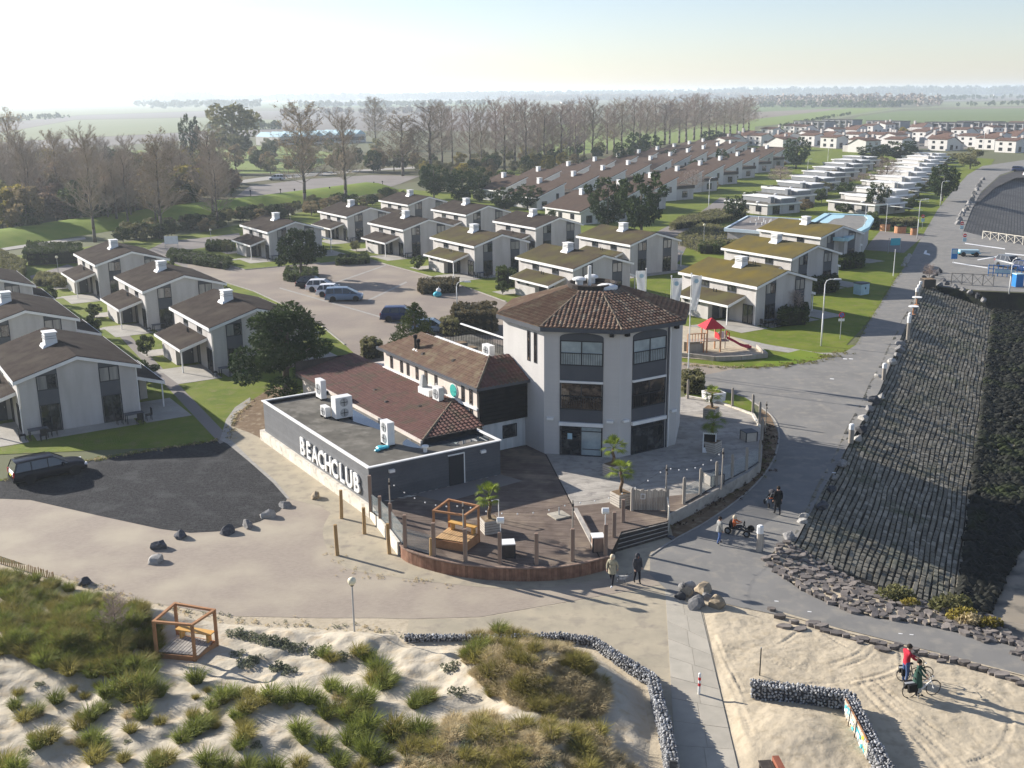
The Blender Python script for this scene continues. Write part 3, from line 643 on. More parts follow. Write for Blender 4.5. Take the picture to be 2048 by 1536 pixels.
# ================================================================== windows, cottages
_wc = {}
def window(parent, loc, rz, w, h, n=2, glass='glass', frame='dark_frame', name='window', rails=0, mid=None, t=.06):
    k = (round(w,2), round(h,2), n, frame, mid, t)
    if k not in _wc:
        f = MB(); b = .07
        f.box(-w/2,-t,0,w/2,.02,b); f.box(-w/2,-t,h-b,w/2,.02,h); f.box(-w/2,-t,b,-w/2+b,.02,h-b); f.box(w/2-b,-t,b,w/2,.02,h-b)
        pw = (w-2*b)/n
        for i in range(1, n): f.box(-w/2+b+pw*i-.035,-t+.004,b,-w/2+b+pw*i+.035,.02,h-b)
        if mid: f.box(-w/2+b,-t+.01,mid,w/2-b,.02,mid+.06)
        p = MB().box(-pw/2+.03,-.022,b,pw/2-.03,.0,h-b)
        _wc[k] = (f.mesh(name, M[frame]), p, [-w/2+b+pw*(i+.5) for i in range(n)])
    fm, p, xs = _wc[k]
    o = link(name, fm, parent, loc, rz)
    for i, x in enumerate(xs):
        g = glass[i % len(glass)] if isinstance(glass, (list, tuple)) else glass
        kk = k+(g,)
        if kk not in _wc: _wc[kk] = p.mesh('pane', M[g])
        link('pane', _wc[kk], o, (x,0,0))
    if rails:
        r = MB(); nb = int(w/.16); hh = h*rails
        for i in range(nb+1): r.tube((-w/2+.08+(w-.16)*i/nb,-.1,.05),(-w/2+.08+(w-.16)*i/nb,-.1,hh),.014,n=4)
        r.box(-w/2+.05,-.12,hh-.02,w/2-.05,-.08,hh+.03); obj('railing', r, M['dark_frame'], o)
    return o
def panel(parent, loc, rz, w, h, m='grey_panel', t=.04, name='wall_panel'):
    return obj(name, MB().box(-w/2,-t,0,w/2,.02,h), M[m], parent, loc=loc, rz=rz)
def house_proto(roof, label):
    r = thing('cottage', label, 'cottage', (0,0,-100), TH, 'two-storey cottages of the park')
    obj('wall', MB().extr_y([(.35,0),(8.85,0),(8.85,4.2),(4.6,5.46),(.35,4.2)], .25, 12.25), M['brick_wall'], r)
    ro = obj('roof', MB().extr_y([(0,4.2),(4.6,5.55),(9.2,4.2),(9.2,4.32),(4.6,5.68),(0,4.32)], 0, 12.5), M[roof], r)
    ch = MB(); ch.cbox((3.9,6.4,5.2),(1.5,1.5,.32),0,.8,.8); ch.cbox((3.9,6.4,5.3),(.95,1.15,1.1),0,.9,.92); ch.cbox((3.9,6.4,6.4),(1.02,1.2,.1))
    c = obj('chimney', ch, M['white'], ro)
    for z in (5.98, 6.16): obj('louvre', MB().box(3.38,5.9,z,3.45,6.9,z+.05).box(3.5,5.77,z,4.3,5.81,z+.05), M['metal'], ro)
    e = MB(); e.box(-.05,0,4.0,0,12.5,4.3); e.box(9.2,0,4.0,9.25,12.5,4.3); obj('fascia', e, M['white'], r)
    for y in (-.05, 12.5): obj('bargeboard', MB().extr_y([(-.05,4.0),(4.6,5.36),(9.25,4.0),(9.25,4.26),(4.6,5.6),(-.05,4.26)], y, y+.05), M['white'], r)
    for x in (2.35, 6.85):                                        # gable strips of glass and grey panel
        panel(r, (x,.25,4.45), 0, 1.5, .38); window(r, (x,.25,3.28), 0, 1.5, 1.18, 2, ['curtain','glass'] if x < 4 else 'curtain')
        panel(r, (x,.25,2.18), 0, 1.5, 1.1); window(r, (x,.25,.02), 0, 1.5, 2.16, 2, 'glass', name='glass_door')
    for side in (0, 1):
        X = .35 if not side else 8.85; sg = -1 if not side else 1; rz = R_(-90) if not side else R_(90)
        for y in (4.1, 8.4):
            window(r, (X,y,3.22), rz, 1.3, .78, 2, 'glass'); panel(r, (X,y,2.62), rz, 1.3, .6)
        prof = [(X,2.95),(X+sg*2.55,2.12),(X+sg*2.55,2.22),(X,3.06)]
        pr = obj('porch_roof', MB().extr_y(prof, 2.0, 10.5), M[roof if roof != 'roof_moss' else 'roof_mid'], r)
        f = MB(); f.box(min(X+sg*2.55,X+sg*2.6),2.0,1.98,max(X+sg*2.55,X+sg*2.6),10.5,2.22)
        for y in (1.96, 10.5): f.extr_y([(X,2.76),(X+sg*2.6,1.93),(X+sg*2.6,2.2),(X,3.03)], y, y+.04)
        obj('fascia', f, M['white'], pr)
        obj('vent_pipe', MB().tube((X+sg*.5,6.0,2.8),(X+sg*.5,6.0,3.25),.06).tube((X+sg*.5,6.4,2.8),(X+sg*.5,6.4,3.3),.06), M['black'], pr)
        obj('porch_wall', MB().box(min(X,X+sg*2.0),5.6,0,max(X,X+sg*2.0),10.1,2.2), M['brick_wall'], r)
        for y in (7.2, 9.2): window(r, (X+sg*2.0,y,1.55), rz, .5, .32, 1, 'glass')
        obj('porch_post', MB().box(X+sg*2.4-.05,2.15,0,X+sg*2.4+.05,2.25,2.1), M['white'], r)
        d = obj('door', MB().box(X+sg*.35,5.55,.02,X+sg*1.4,5.6,2.05) if sg > 0 else MB().box(X-1.4,5.55,.02,X-.35,5.6,2.05), M['grey_panel'], r)
        obj('handle', MB().box(X+sg*.5-.02,5.5,1.0,X+sg*.5+.02,5.55,1.15), M['metal'], d)
        window(r, (X,4.9,.02), rz, .9, 2.05, 1, 'glass', name='side_light')
        window(r, (X,1.5,.02), rz, 1.5, 2.1, 2, 'glass', name='glass_door')
        obj('drainpipe', MB().tube((X+sg*.06,.36,.0),(X+sg*.06,.36,4.1),.05,n=6), M['white'], r)
    return r
houses = [
 (-14.33,30.1,'roof_brown','largest looking cottage, dark brown roof, beside the black gravel yard'),
 (3.57,40.3,'roof_brown','dark-roofed cottage half hidden by the big round pine beside the club'),
 (3.69,63.3,'roof_brown','middle one of the three cottages along the kerb of the brick street'),
 (3.82,86.1,'roof_brown','cottage at the far end of the row of three, by the globe lamp and hedge'),
 (-14.33,52.0,'roof_brown','cottage behind the largest one, a bare twiggy tree before its gable'),
 (-14.33,74.7,'roof_brown','cottage at the picture edge, only a roof corner and gable top showing'),
 (33.31,104.87,'roof_brown','cottage behind the lone round pine standing in the parking street'),
 (52.08,117.2,'roof_brown','cottage between the one behind the round pine and the grassy dyke'),
 (69.98,128.8,'roof_brown','furthest back brown cottage, its roof against the green dyke bank'),
 (51.38,94.9,'roof_brown','brown-roofed cottage with a clipped dark hedge before its porch, second row of the street'),
 (69.94,107.2,'roof_brown','brown-roofed cottage in the back row standing before the dark pines'),
 (50.6,72.3,'roof_mid','olive-brown roofed cottage behind the clipped column bush and long hedge'),
 (69.02,84.45,'roof_brown','brown-roofed cottage in the back row before the white bungalows'),
 (49.84,48.26,'roof_mid','greenish roofed cottage right behind the octagonal tower roof'),
 (68.56,60.67,'roof_mid','olive-roofed cottage behind the three white flags'),
 (95.13,50.63,'roof_moss','mossy-roofed cottage in front of the blue-edged pool building'),
 (76.63,38.88,'roof_moss','mossy-roofed cottage in the middle of the three beside the dike road'),
 (58.64,27.03,'roof_moss','golden mossy-roofed cottage behind the playground'),
]
protos = {}; HS = []
for u, v, rf, lab in houses:
    x, y = UV(u, v)
    if rf not in protos:
        protos[rf] = o = house_proto(rf, lab); o.location = (x,y,0)
    else: o = dup(protos[rf], (x,y,0), TH, lab)
    HS.append(o)
    # patios before both ends of the porch, and the path on to the street
    for (a0,b0,a1,b1) in ((-3.6,-1.6,.35,4.6),(-3.2,10.4,.35,13.2),(8.85,-1.6,12.4,4.6),(.9,-1.6,8.3,.25)):
        P = [UV(u+a0,v+b0), UV(u+a1,v+b0), UV(u+a1,v+b1), UV(u+a0,v+b1)]
        sheet('patio', P, .022 if a0 < .5 else .018, M['patio'], px=False)
    sheet('garden_path', [UV(u-5.6,v+3.2), UV(u-3.6,v+3.2), UV(u-3.6,v+4.3), UV(u-5.6,v+4.3)], .02, M['kerb'], px=False)
# ------------------------------------------------------------------ bungalows of the park
def shed_proto(label, group):
    r = thing('bungalow', label, 'bungalow', (0,0,-100), TH, group)
    obj('wall', MB().extr_y([(.2,0),(7.6,0),(7.6,5.25),(.2,2.55)], .2, 12.2), M['white_wall'], r)
    ro = obj('roof', MB().extr_y([(-.2,2.45),(7.9,5.4),(7.9,5.52),(-.2,2.6)], 0, 12.4), M['roof_far'], r)
    obj('chimney', MB().cbox((6.4,8.2,4.7),(.9,1.0,1.3),0,.92,.92).cbox((6.4,8.2,6.0),(1.0,1.1,.12)), M['white'], ro)
    obj('fascia', MB().box(-.26,0,2.3,-.2,12.4,2.55).box(7.9,0,5.15,7.95,12.4,5.5), M['white'], r)
    obj('bargeboard', MB().extr_y([(-.2,2.28),(7.9,5.2),(7.9,5.4),(-.2,2.46)], -.05, 0), M['white'], r)
    window(r, (5.7,.2,1.0+.9), 0, .7, 1.3, 1, 'glass'); window(r, (2.2,.2,.3), 0, 1.4, 1.4, 2, 'glass')
    window(r, (.2,3,.9), R_(-90), 1.2, 1.0, 2, 'glass'); window(r, (.2,7,.9), R_(-90), 1.2, 1.0, 2, 'glass')
    an = obj('annex', MB().box(7.6,.6,0,13.2,11.6,2.5), M['brick_wall'], r); obj('annex_roof', MB().box(7.9,.4,2.5,13.4,11.8,2.7), M['bitumen'], an); obj('parapet', MB().box(13.3,.4,2.7,13.4,11.8,3.3).box(8.0,.4,2.7,13.3,.5,3.3), M['dark_wood'], an); window(r, (10.5,.6,.5), 0, 1.6, 1.5, 2, 'glass')
    return r
ORD = ['first','second','third','fourth','fifth','sixth','seventh','eighth','ninth','tenth','eleventh','twelfth']
ordn = ORD + ['thirteenth','fourteenth','fifteenth','sixteenth','seventeenth','eighteenth','nineteenth','twentieth'] + [a+b for a in ('twenty-','thirty-') for b in ORD[:9]]
ordn = ordn[:29] + ['thirtieth'] + ordn[29:] + ['fortieth'] + ['forty-'+b for b in ORD[:9]]
shed = shed_proto('first white bungalow with brown single-slope roof in the row beside the back street', 'white bungalows with single-slope brown roofs')
used = False
for (u0,v0,du,dv,n,rowname) in ((98.3,112.3,19.6,12.8,9,'in the row beside the back street'),(107.5,140.8,18.55,12.45,10,'in the middle row of bungalows'),(110.5,160.5,18.5,12.3,10,'in the back row under the bare poplars')):
    for i in range(n):
        x, y = UV(u0+du*i, v0+dv*i); lab = '%s brown-roofed white bungalow %s, counting from the cottages' % (ordn[i], rowname)
        if not used: shed.location = (x,y,0); shed['label'] = lab; used = True
        else: dup(shed, (x,y,0), TH, lab)
def flat_proto(label, group, wall, face, tall):
    r = thing('bungalow', label, 'bungalow', (0,0,-100), TH, group)
    obj('wall', MB().box(0,0,0,9.5,12,2.35), M[wall], r)
    ro = obj('roof', MB().box(-.25,-.25,2.35,9.75,12.25,2.42), M['bitumen'], r)
    f = MB(); f.box(-.3,-.3,2.2,-.25,12.3,2.55); f.box(-.25,-.3,2.2,9.75,-.25,2.55); f.box(9.75,-.3,2.2,9.8,12.3,2.55); f.box(-.25,12.25,2.2,9.75,12.3,2.55)
    obj('fascia', f, M['white'], ro)
    up = obj('clerestory', MB().box(4.4,.6,2.42,8.6,11.4,2.45+tall), M[face], r)
    obj('coping', MB().box(4.25,.45,2.45+tall,8.75,11.55,2.63+tall), M['white'], up)
    obj('roof_light', MB().ball((2.3,5,2.5),.45,8,4,(1,1,.5)), M['white'], ro)
    ch = obj('chimney', MB().cbox((3.6,2.6,2.4),(1.0,.8,1.4)).cbox((3.6,2.6,3.8),(1.1,.9,.1)), M[face], ro)
    for y in (2.5, 6, 9.5): window(r, (0,y,.7), R_(-90), 1.5, 1.2, 2, 'glass')
    window(r, (2.5,0,.1), 0, 2.0, 2.0, 2, 'glass', name='glass_door'); window(r, (7,0,.7), 0, 1.4, 1.2, 2, 'glass')
    obj('lean_to', MB().extr_y([(3.2,2.0),(9.6,.9),(9.6,1.0),(3.2,2.12)], -4.2, -.4), M['white'], r) if face == 'white_wall' else None
    return r
M['grey_clad'] = mat('grey_cladding', (.2,.21,.215), (.25,.255,.26), .8)
fg = flat_proto('', 'flat grey bungalows', 'brick_wall', 'grey_clad', 1.0); fw = flat_proto('', 'flat white bungalows', 'brick_wall', 'white_wall', 1.0)
for pr, u0, v0, n, lab in ((fg,138.6,103.0,9,'%s grey flat-roofed bungalow of the row behind the pool building'),(fw,155.5,90.0,10,'%s pale flat-roofed bungalow of the row along the dike road')):
    pr.scale = (1,1,.86)
    for i in range(n):
        x, y = UV(u0+16.0*i, v0+10.35*i)
        if i == 0: pr.location = (x,y,0); pr['label'] = lab % ordn[0]
        else: dup(pr, (x,y,0), TH, lab % ordn[i])
def village_proto(label, roof, wide):
    r = thing('house', label, 'house', (0,0,-100), TH, 'houses of the far end of the park')
    obj('wall', MB().extr_y([(0,0),(9,0),(9,3.2),(4.5,5.4),(0,4.6)], 0, wide), M['white_wall'], r)
    ro = obj('roof', MB().extr_y([(-.3,4.55),(4.5,5.45),(9.3,3.1),(9.3,3.25),(4.5,5.62),(-.3,4.72)], -.3, wide+.3), M[roof], r)
    obj('chimney', MB().cbox((6.0,1.2,3.5),(1.0,1.1,3.2)), M['brick_wall'], ro)
    for y in (2.5, wide-2.5): window(r, (0,y,2.9), R_(-90), 1.2, 1.0, 2); window(r, (0,y,.6), R_(-90), 1.6, 1.3, 2)
    window(r, (3,0,.3), 0, 1.8, 2.0, 2); window(r, (6.5,0,.6), 0, 1.2, 1.2, 2)
    obj('annex', MB().box(9,1,0,12.5,wide-1,2.5), M['brick_wall'], r)
    return r
vill = [(1462,293),(1500,283),(1545,276),(1612,270),(1690,276),(1745,268),(1672,297),(1716,289),(1790,264),(1792,284),(1838,264),(1850,283),(1868,278),(1893,302),(1932,278),(1965,276),(1988,300),(2020,284),(2030,306),(1760,304),(1803,302),(1570,288),(2060,275),(2075,300),(1640,284)]
vill += [(1480,300),(1522,292),(1590,268),(1628,292),(1655,285),(1708,270),(1735,286),(1772,290),(1815,290),(1905,286),(1950,294),(2005,272),(1880,290),(2040,262),(1770,262),(1595,300),(1985,288),(1730,303)]
vill.sort()
vp = village_proto('', 'roof_red', 9)
vpos = ['with its chimney nearest the village edge','beside the tree belt','under the bare far poplars','with a tall brick chimney']
for i, (px, py) in enumerate(vill):
    g = G(px, py); lab = '%s pale house with reddish roof at the far park end, counting from the poplars' % ordn[i]
    if i == 0: vp.location = (g[0], g[1], 0); vp['label'] = lab
    else: dup(vp, (g[0], g[1], 0), TH + (0, R_(90), R_(180))[i % 3 if i % 4 else 0], lab)
def slab_proto():
    r = thing('terrace_block', 'dark blue-grey flat-roofed terrace block beyond the red-roofed houses', 'apartment block', (0,0,-100), TH, 'flat-roofed blocks behind the far houses')
    obj('wall', MB().box(0,0,0,9,26,5.6), M['grey_clad'], r); obj('roof', MB().box(-.3,-.3,5.6,9.3,26.3,5.9), M['asphalt_dark'], r)
    for i in range(5):
        window(r, (0,2.6+5.2*i,3.3), R_(-90), 3.2, 1.6, 3); window(r, (0,2.6+5.2*i,.3), R_(-90), 3.2, 2.1, 3)
        obj('party_wall', MB().box(-1.2,5.2*i-.1,0,0,5.2*i+.1,5.5), M['white_wall'], r)
    return r
sb = slab_proto()
for i, (px, py) in enumerate([(1650,262),(1705,258),(1800,262),(1925,266),(1990,264),(2046,268)]):
    g = G(px, py)
    if i == 0: sb.location = (g[0], g[1], 0)
    else: dup(sb, (g[0], g[1], 0), TH)
    [o for o in COL.objects if o.name.startswith('terrace_block')][-1]['label'] = '%s dark blue-grey flat-roofed terrace block beyond the red-roofed houses' % ordn[i]
# ------------------------------------------------------------------ swimming pool building with pale blue roof edges
M['pale_edge'] = mat('pale_blue_edge', (.52,.62,.68), (.58,.66,.7), .5)
def pool():
    r = thing('pool_building', 'low flat pool building with pale blue roof edge and a puddled roof', 'swimming pool', (0,0,0))
    def slab(pts, z, puddle=None):
        P = [G(*p, z) for p in pts]
        obj('wall', MB().prism([tuple(P[i][k]+(sum(q[k] for q in P)/len(P)-P[i][k])*.05 for k in (0,1)) for i in range(len(P))], 0, z-.5), M['brick_wall'], r)
        ro = obj('roof', MB().prism(P, z-.5, z-.25), M['asphalt'] if puddle else M['lot'], r)
        mb = MB()
        for a, b in zip(P, P[1:]+P[:1]):
            d = Vector((b[0]-a[0], b[1]-a[1])); n = Vector((-d.y, d.x)).normalized()*.15; c = ((a[0]+b[0])/2, (a[1]+b[1])/2, z-.6)
            mb.cbox(c, (d.length-.02, 1.0 if puddle else .35, .5), math.atan2(d.y, d.x))
        obj('roof_edge', mb, M['pool_blue' if puddle else 'pale_edge'], ro)
        if puddle:
            obj('puddle', MB().prism(smoothp([G(*p, z-.25) for p in puddle], 4), z-.25, z-.235), M['pool_blue'], ro)
        return ro
    ro = slab([(1450,455),(1496,430),(1600,436),(1640,446),(1600,466)], 3.2)
    bm = MB()
    for k in range(14):
        g = G(1500+rnd.uniform(0,60), 438+rnd.uniform(0,14), 2.95); bm.tube((g[0],g[1],2.95),(g[0],g[1],2.95+rnd.uniform(.3,.7)),.08)
    obj('vent', bm, M['white'], ro)
    slab([(1615,448),(1655,425),(1735,429),(1742,436),(1732,452),(1690,474),(1640,470)], 4.2, [(1640,443),(1660,430),(1688,430),(1684,436),(1668,438),(1655,446)])
pool()
# pool deck and its benches beside the road
sheet('pool_deck', [(1728,500),(1760,462),(1850,470),(1808,506)], .03, M['lot'])
# ================================================================== beach club
CZ = .75
club = thing('beach_club', 'beach club with grey-clad flat extension, tiled middle wing and octagonal brick tower', 'beach club', (*UV(0,0),0), TH)
C_ = dict(parent=club)
cw = MB(); cw.box(.38,1.0,-.1,10.0,19.4,CZ); obj('plinth', cw, M['white_plinth'], club)
obj('extension_wall', MB().box(.66,1.36,CZ,9.84,18.9,2.79), M['siding_shaded'], club)
for i in range(12):
    z = CZ + i*.19; h = .18
    obj('siding_board', MB().box(.61,1.31,z,.66,18.9,z+h), M['siding'], club)
    obj('siding_board', MB().box(.66,1.31,z,9.84,1.36,z+h), M['siding_shaded'], club)
    obj('siding_board', MB().box(9.84,1.31,z,9.89,5.5,z+h), M['siding_shaded'], club)
fr = obj('flat_roof', MB().box(.66,1.36,2.8,9.84,18.9,2.86), M['bitumen'], club)
co = MB(); co.box(.5,1.2,3.03,.74,19.0,3.1); co.box(.74,1.2,3.03,9.95,1.42,3.1); co.box(9.75,1.42,3.03,9.95,4.3,3.1); co.box(.74,18.8,3.03,5.6,19.0,3.1)
obj('coping', co, M['white'], club)
pw = MB(); pw.box(.66,1.36,2.86,.74,18.9,3.03); pw.box(.74,1.36,2.86,9.84,1.42,3.03); pw.box(.74,18.6,2.86,5.6,18.8,3.03); obj('parapet', pw, M['black_board'], club)
obj('roof_edge', MB().box(5.62,4.1,2.86,5.78,19.5,3.06), M['cream_wall'], club); obj('roof_edge', MB().box(5.8,3.95,2.86,9.75,4.08,3.2), M['black_board'], club)
for pts in ([(4.4,13.2),(5.6,13.4),(5.6,7.8),(5.0,7.6),(4.5,9.5),(4.1,11.5)],[(4.6,4.6),(5.6,5.6),(5.6,4.2),(9.6,3.9),(9.6,2.2),(8.5,2.6),(7.2,2.4),(6.4,3.2),(5.2,3.3)]):
    obj('puddle', MB().prism(smoothp(pts, 5), 2.862, 2.87), M['puddle'], fr)
def letters():
    txt = 'BEACHCLUB'; v = 11.95; adv = (11.95-2.35)/len(txt)
    for i, ch in enumerate(txt):
        cu = bpy.data.curves.new('letter', 'FONT'); cu.body = ch; cu.size = 1.62; cu.extrude = .05; cu.offset = .04; cu.align_x = 'CENTER'
        t = bpy.data.objects.new('tmp', cu); COL.objects.link(t)
        dg = bpy.context.evaluated_depsgraph_get(); me = bpy.data.meshes.new_from_object(t.evaluated_get(dg)); bpy.data.objects.remove(t)
        me.materials.clear(); me.materials.append(M['white'])
        Mx = Matrix(((0,0,-1,.52),(-.92,0,0,v-adv*(i+.5)),(0,1,0,1.08),(0,0,0,1)))
        me.transform(Mx); link('letter', me, club)
letters()
d = obj('door', MB().box(6.1,1.26,CZ,7.15,1.31,2.72), M['dark_frame'], club); obj('door_frame', MB().box(7.15,1.24,CZ,7.22,1.31,2.8).box(6.03,1.24,2.72,7.15,1.31,2.8), M['white'], d)
for u in (2.1, 8.55): obj('wall_lamp', MB().box(u-.18,1.12,2.5,u+.18,1.31,2.68), M['white'], club)
# middle wing
obj('wing_wall', MB().box(10.8,5.62,CZ,14.9,19.6,5.4), M['cream_wall'], club)
obj('wing_wall', MB().box(14.9,8,CZ,18.5,19.6,5.4), M['cream_wall'], club)
for i in range(9): obj('black_board', MB().box(10.72,5.2,2.85+.28*i,14.7,5.3,2.85+.28*i+.265), M['black_board'], club)
for i in range(18): obj('white_board', MB().box(9.9+.26*i,5.42,CZ,9.9+.26*i+.25,5.47,2.85), M['white_board'], club)
obj('wing_wall', MB().box(9.9,5.48,CZ,14.7,5.6,2.85), M['cream_wall'], club)
window(club, (13.25,5.42,1.55), 0, 1.15, .95, 1, 'glass')
for v in (18.3,16.63,15.58,14.16,12.77,11.28): window(club, (10.8,v,4.15), R_(-90), .42, .95, 1, 'glass_reflect', t=.03)
for v in (7.47,6.4): window(club, (10.8,v,3.45), R_(-90), .42, 1.75, 1, 'glass_reflect', t=.03)
sg = obj('round_sign', MB().lathe([(.52,0),(.55,.03),(.55,.06)], (0,0,0), 20, 'x'), M['white'], club, loc=(10.74,8.7,4.55))
obj('emblem', MB().lathe([(.46,0),(.46,.02)], (-.03,0,0), 18, 'x').box(-.06,-.3,-.05,-.03,.3,.05), [M['green_sign']], sg)
gm = MB(); gm.box(10.4,4.85,5.4,16.4,4.95,5.62); gm.box(10.35,4.85,5.4,10.45,20,5.62); obj('gutter', gm, M['grey_panel'], club)
# tile roofs: a base under single tiles
def tile_mesh(w, l, m, a=.055):
    mb = MB(); n = 4; vs = []
    for y, dz in ((-.03,.055),(l+.02,.012)):
        for i in range(n+1):
            t = i/n; x = -w/2 + w*t; vs.append((x, y, dz + a*math.sin(math.pi*min(1, t/.75)) if t < .75 else dz-.004))
    fs = [(i, i+1, n+2+i, n+1+i) for i in range(n)]
    vs += [(-w/2,-.03,-.02),(w/2,-.03,-.02)]; fs += [(2*n+2, 2*n+3, n, n-1, n-2, 1, 0)]
    return mb.add(vs, fs)
TILES = []
def facet(poly, up, mname, w=.3, l=.34, base=True, a=.055):
    """poly: 3-D outline, first edge is the eave; tiles laid in courses up the slope"""
    P = [Vector(p) for p in poly]; ex = (P[1]-P[0]).normalized(); nrm = ex.cross(P[2]-P[0]).normalized()
    if nrm.z < 0: nrm = -nrm
    ey = nrm.cross(ex); 
    Q = [((p-P[0]).dot(ex), (p-P[0]).dot(ey)) for p in P]
    if base:
        mb = MB(); mb.add([tuple(p-nrm*.01) for p in P], [tuple(range(len(P)))]); obj('roof', mb, M[mname], club)
    x0 = min(q[0] for q in Q); x1 = max(q[0] for q in Q); y1 = max(q[1] for q in Q); row = 0
    y = 0
    while y < y1-.1:
        x = x0+w/2
        while x < x1:
            if inpoly(x, y+l*.5, Q):
                TILES.append((P[0]+ex*x+ey*y+nrm*.01, ex, ey, nrm, mname, w, l, a))
            x += w
        y += l; row += 1
def capline(a, b, m='ridge', r=.1, name='ridge_tile'):
    a = Vector(a); b = Vector(b); n = max(1, int((b-a).length/.4)); mb = MB()
    for i in range(n):
        p = a+(b-a)*(i/n); q = a+(b-a)*((i+1)/n); mb.tube(p, q, r*1.1, r*.92, 6)
    obj(name, mb, M[m], club)
# tower
TC = (20.7, 5.7); s8 = math.tan(R_(22.5))
def octo(ap, z): return [(TC[0]+ap/math.cos(R_(22.5))*math.cos(R_(22.5+45*i)), TC[1]+ap/math.cos(R_(22.5))*math.sin(R_(22.5+45*i)), z) for i in range(8)]
ow = octo(6.1, 0); obj('tower_wall', MB().prism([(p[0],p[1]) for p in ow], CZ-.2, 9.42), M['tower_wall'], club)
e0 = octo(6.55, 9.35); mb = MB(); mb.prism([(p[0],p[1]) for p in e0], 9.34, 9.62); obj('gutter', mb, M['grey_panel'], club)
ra = octo(6.5, 9.63); rb = octo(1.9, 11.2)
# octagon corners: index 4,5 = left-front pair and so on (i: angle 22.5+45i)
order = [4, 5, 3, 2, 6, 7, 0, 1]
for i in order:
    a, b, c, d2 = ra[i], ra[(i+1)%8], rb[(i+1)%8], rb[i]
    facet([a, b, c, d2], None, 'tile_tower' if i in (4,5) else 'tile_brown', .29, .33)
for i in range(8): capline(ra[i], rb[i])
obj('roof_top', MB().prism([(p[0],p[1]) for p in rb], 11.0, 11.23), M['bitumen'], club)
obj('curb', MB().lathe([(1.75,0),(1.8,.35),(1.6,.38),(1.55,.1)], (TC[0],TC[1]+.3,11.2), 20), M['dark_wood'], club)
for x, y in ((20.0,6.6),(21.3,6.9)): obj('roof_vent', MB().lathe([(.28,0),(.28,.35),(.5,.4),(.5,.5),(.3,.6),(.02,.62)], (x,y,11.3), 14), M['white_metal'], club)
obj('roof_light', MB().lathe([(.75,0),(.75,.18),(.5,.3),(.02,.36)], (21.0,4.7,11.25), 16), M['white'], club)
obj('vent_pipe', MB().tube((20.6,6.2,11.2),(20.6,6.2,12.7),.13,n=10), M['white_metal'], club)
def facewin(i, glasses):
    a, b = ow[i], ow[(i+1)%8]; mx, my = (a[0]+b[0])/2, (a[1]+b[1])/2; ang = R_(45+45*i); rz = ang+R_(90)
    W = 2.9; L = lambda z, dx=0: (mx+dx*math.cos(rz), my+dx*math.sin(rz), z)
    ar = MB(); pr = [(-W/2,0),(W/2,0),(W/2,.22)] + [(W/2*math.cos(t), .22+.3*math.sin(t)) for t in [math.pi*k/10 for k in range(1,10)]] + [(-W/2,.22)]
    ar.add([(p[0],-.05,p[1]) for p in pr]+[(p[0],.02,p[1]) for p in pr], [tuple(range(len(pr)))]+[(k,(k+1)%len(pr),len(pr)+(k+1)%len(pr),len(pr)+k) for k in range(len(pr))])
    obj('arch_panel', ar, M['grey_panel'], club, loc=L(8.72), rz=rz)
    window(club, L(7.02), rz, W, 1.7, 2, glasses[0], rails=.5); panel(club, L(5.98), rz, W, 1.04)
    obj('sunblind_box', MB().box(-W/2,-.14,0,W/2,.02,.14), M['white'], club, loc=L(5.84), rz=rz)
    window(club, L(3.98), rz, W, 1.86, 2, glasses[1], rails=.5); panel(club, L(3.1), rz, W, .88)
    obj('sunblind_box', MB().box(-W/2-.05,-.22,0,W/2+.05,.02,.24), M['white'], club, loc=L(2.86), rz=rz)
    dr = window(club, L(CZ), rz, W, 2.1, 2, glasses[2], name='glass_door', mid=1.72)
    return L, rz, dr
L1, rz1, d1 = facewin(4, ('curtain_blue','glass_reflect',['glass','curtain_blue']))
L2, rz2, d2_ = facewin(5, ('curtain_blue','glass_reflect','glass'))
obj('notice', MB().box(-.16,-.09,0,.16,-.07,.42), M['pale_blue'], d1, loc=(-.75,0,1.15)); obj('table_edge', MB().box(.1,-.035,.45,1.3,-.024,.52), M['grey_panel'], d1)
obj('drainpipe', MB().tube((0,-.08,0),(0,-.08,8.5),.055,n=6), M['white'], club, loc=L2(CZ,1.75), rz=rz2)
obj('drainpipe', MB().tube((0,-.06,0),(0,-.06,8.5),.05,n=6), M['grey_panel'], club, loc=L2(CZ,1.6), rz=rz2)
for Lx, rz, dx in ((L1,rz1,-2.1),(L1,rz1,1.95),(L2,rz2,-2.0),(L2,rz2,2.2)): obj('wall_lamp', MB().box(-.22,-.2,0,.22,0,.16), M['white'], club, loc=Lx(3.2,dx), rz=rz)
for Lx, rz, dx in ((L1,rz1,2.0),(L2,rz2,-2.05),(L2,rz2,2.2)): obj('floodlight', MB().box(-.14,-.28,0,.14,-.02,.22), M['black'], club, loc=Lx(9.08,dx), rz=rz)
a, b = ow[4], ow[3]                                                # lit face with two slit windows
for fr_ in (.36,.2):
    y = ow[4][1]+(ow[3][1]-ow[4][1])*fr_; window(club, (TC[0]-6.1,y,6.9), R_(-90), .36, 2.1, 1, 'glass_reflect', t=.03)
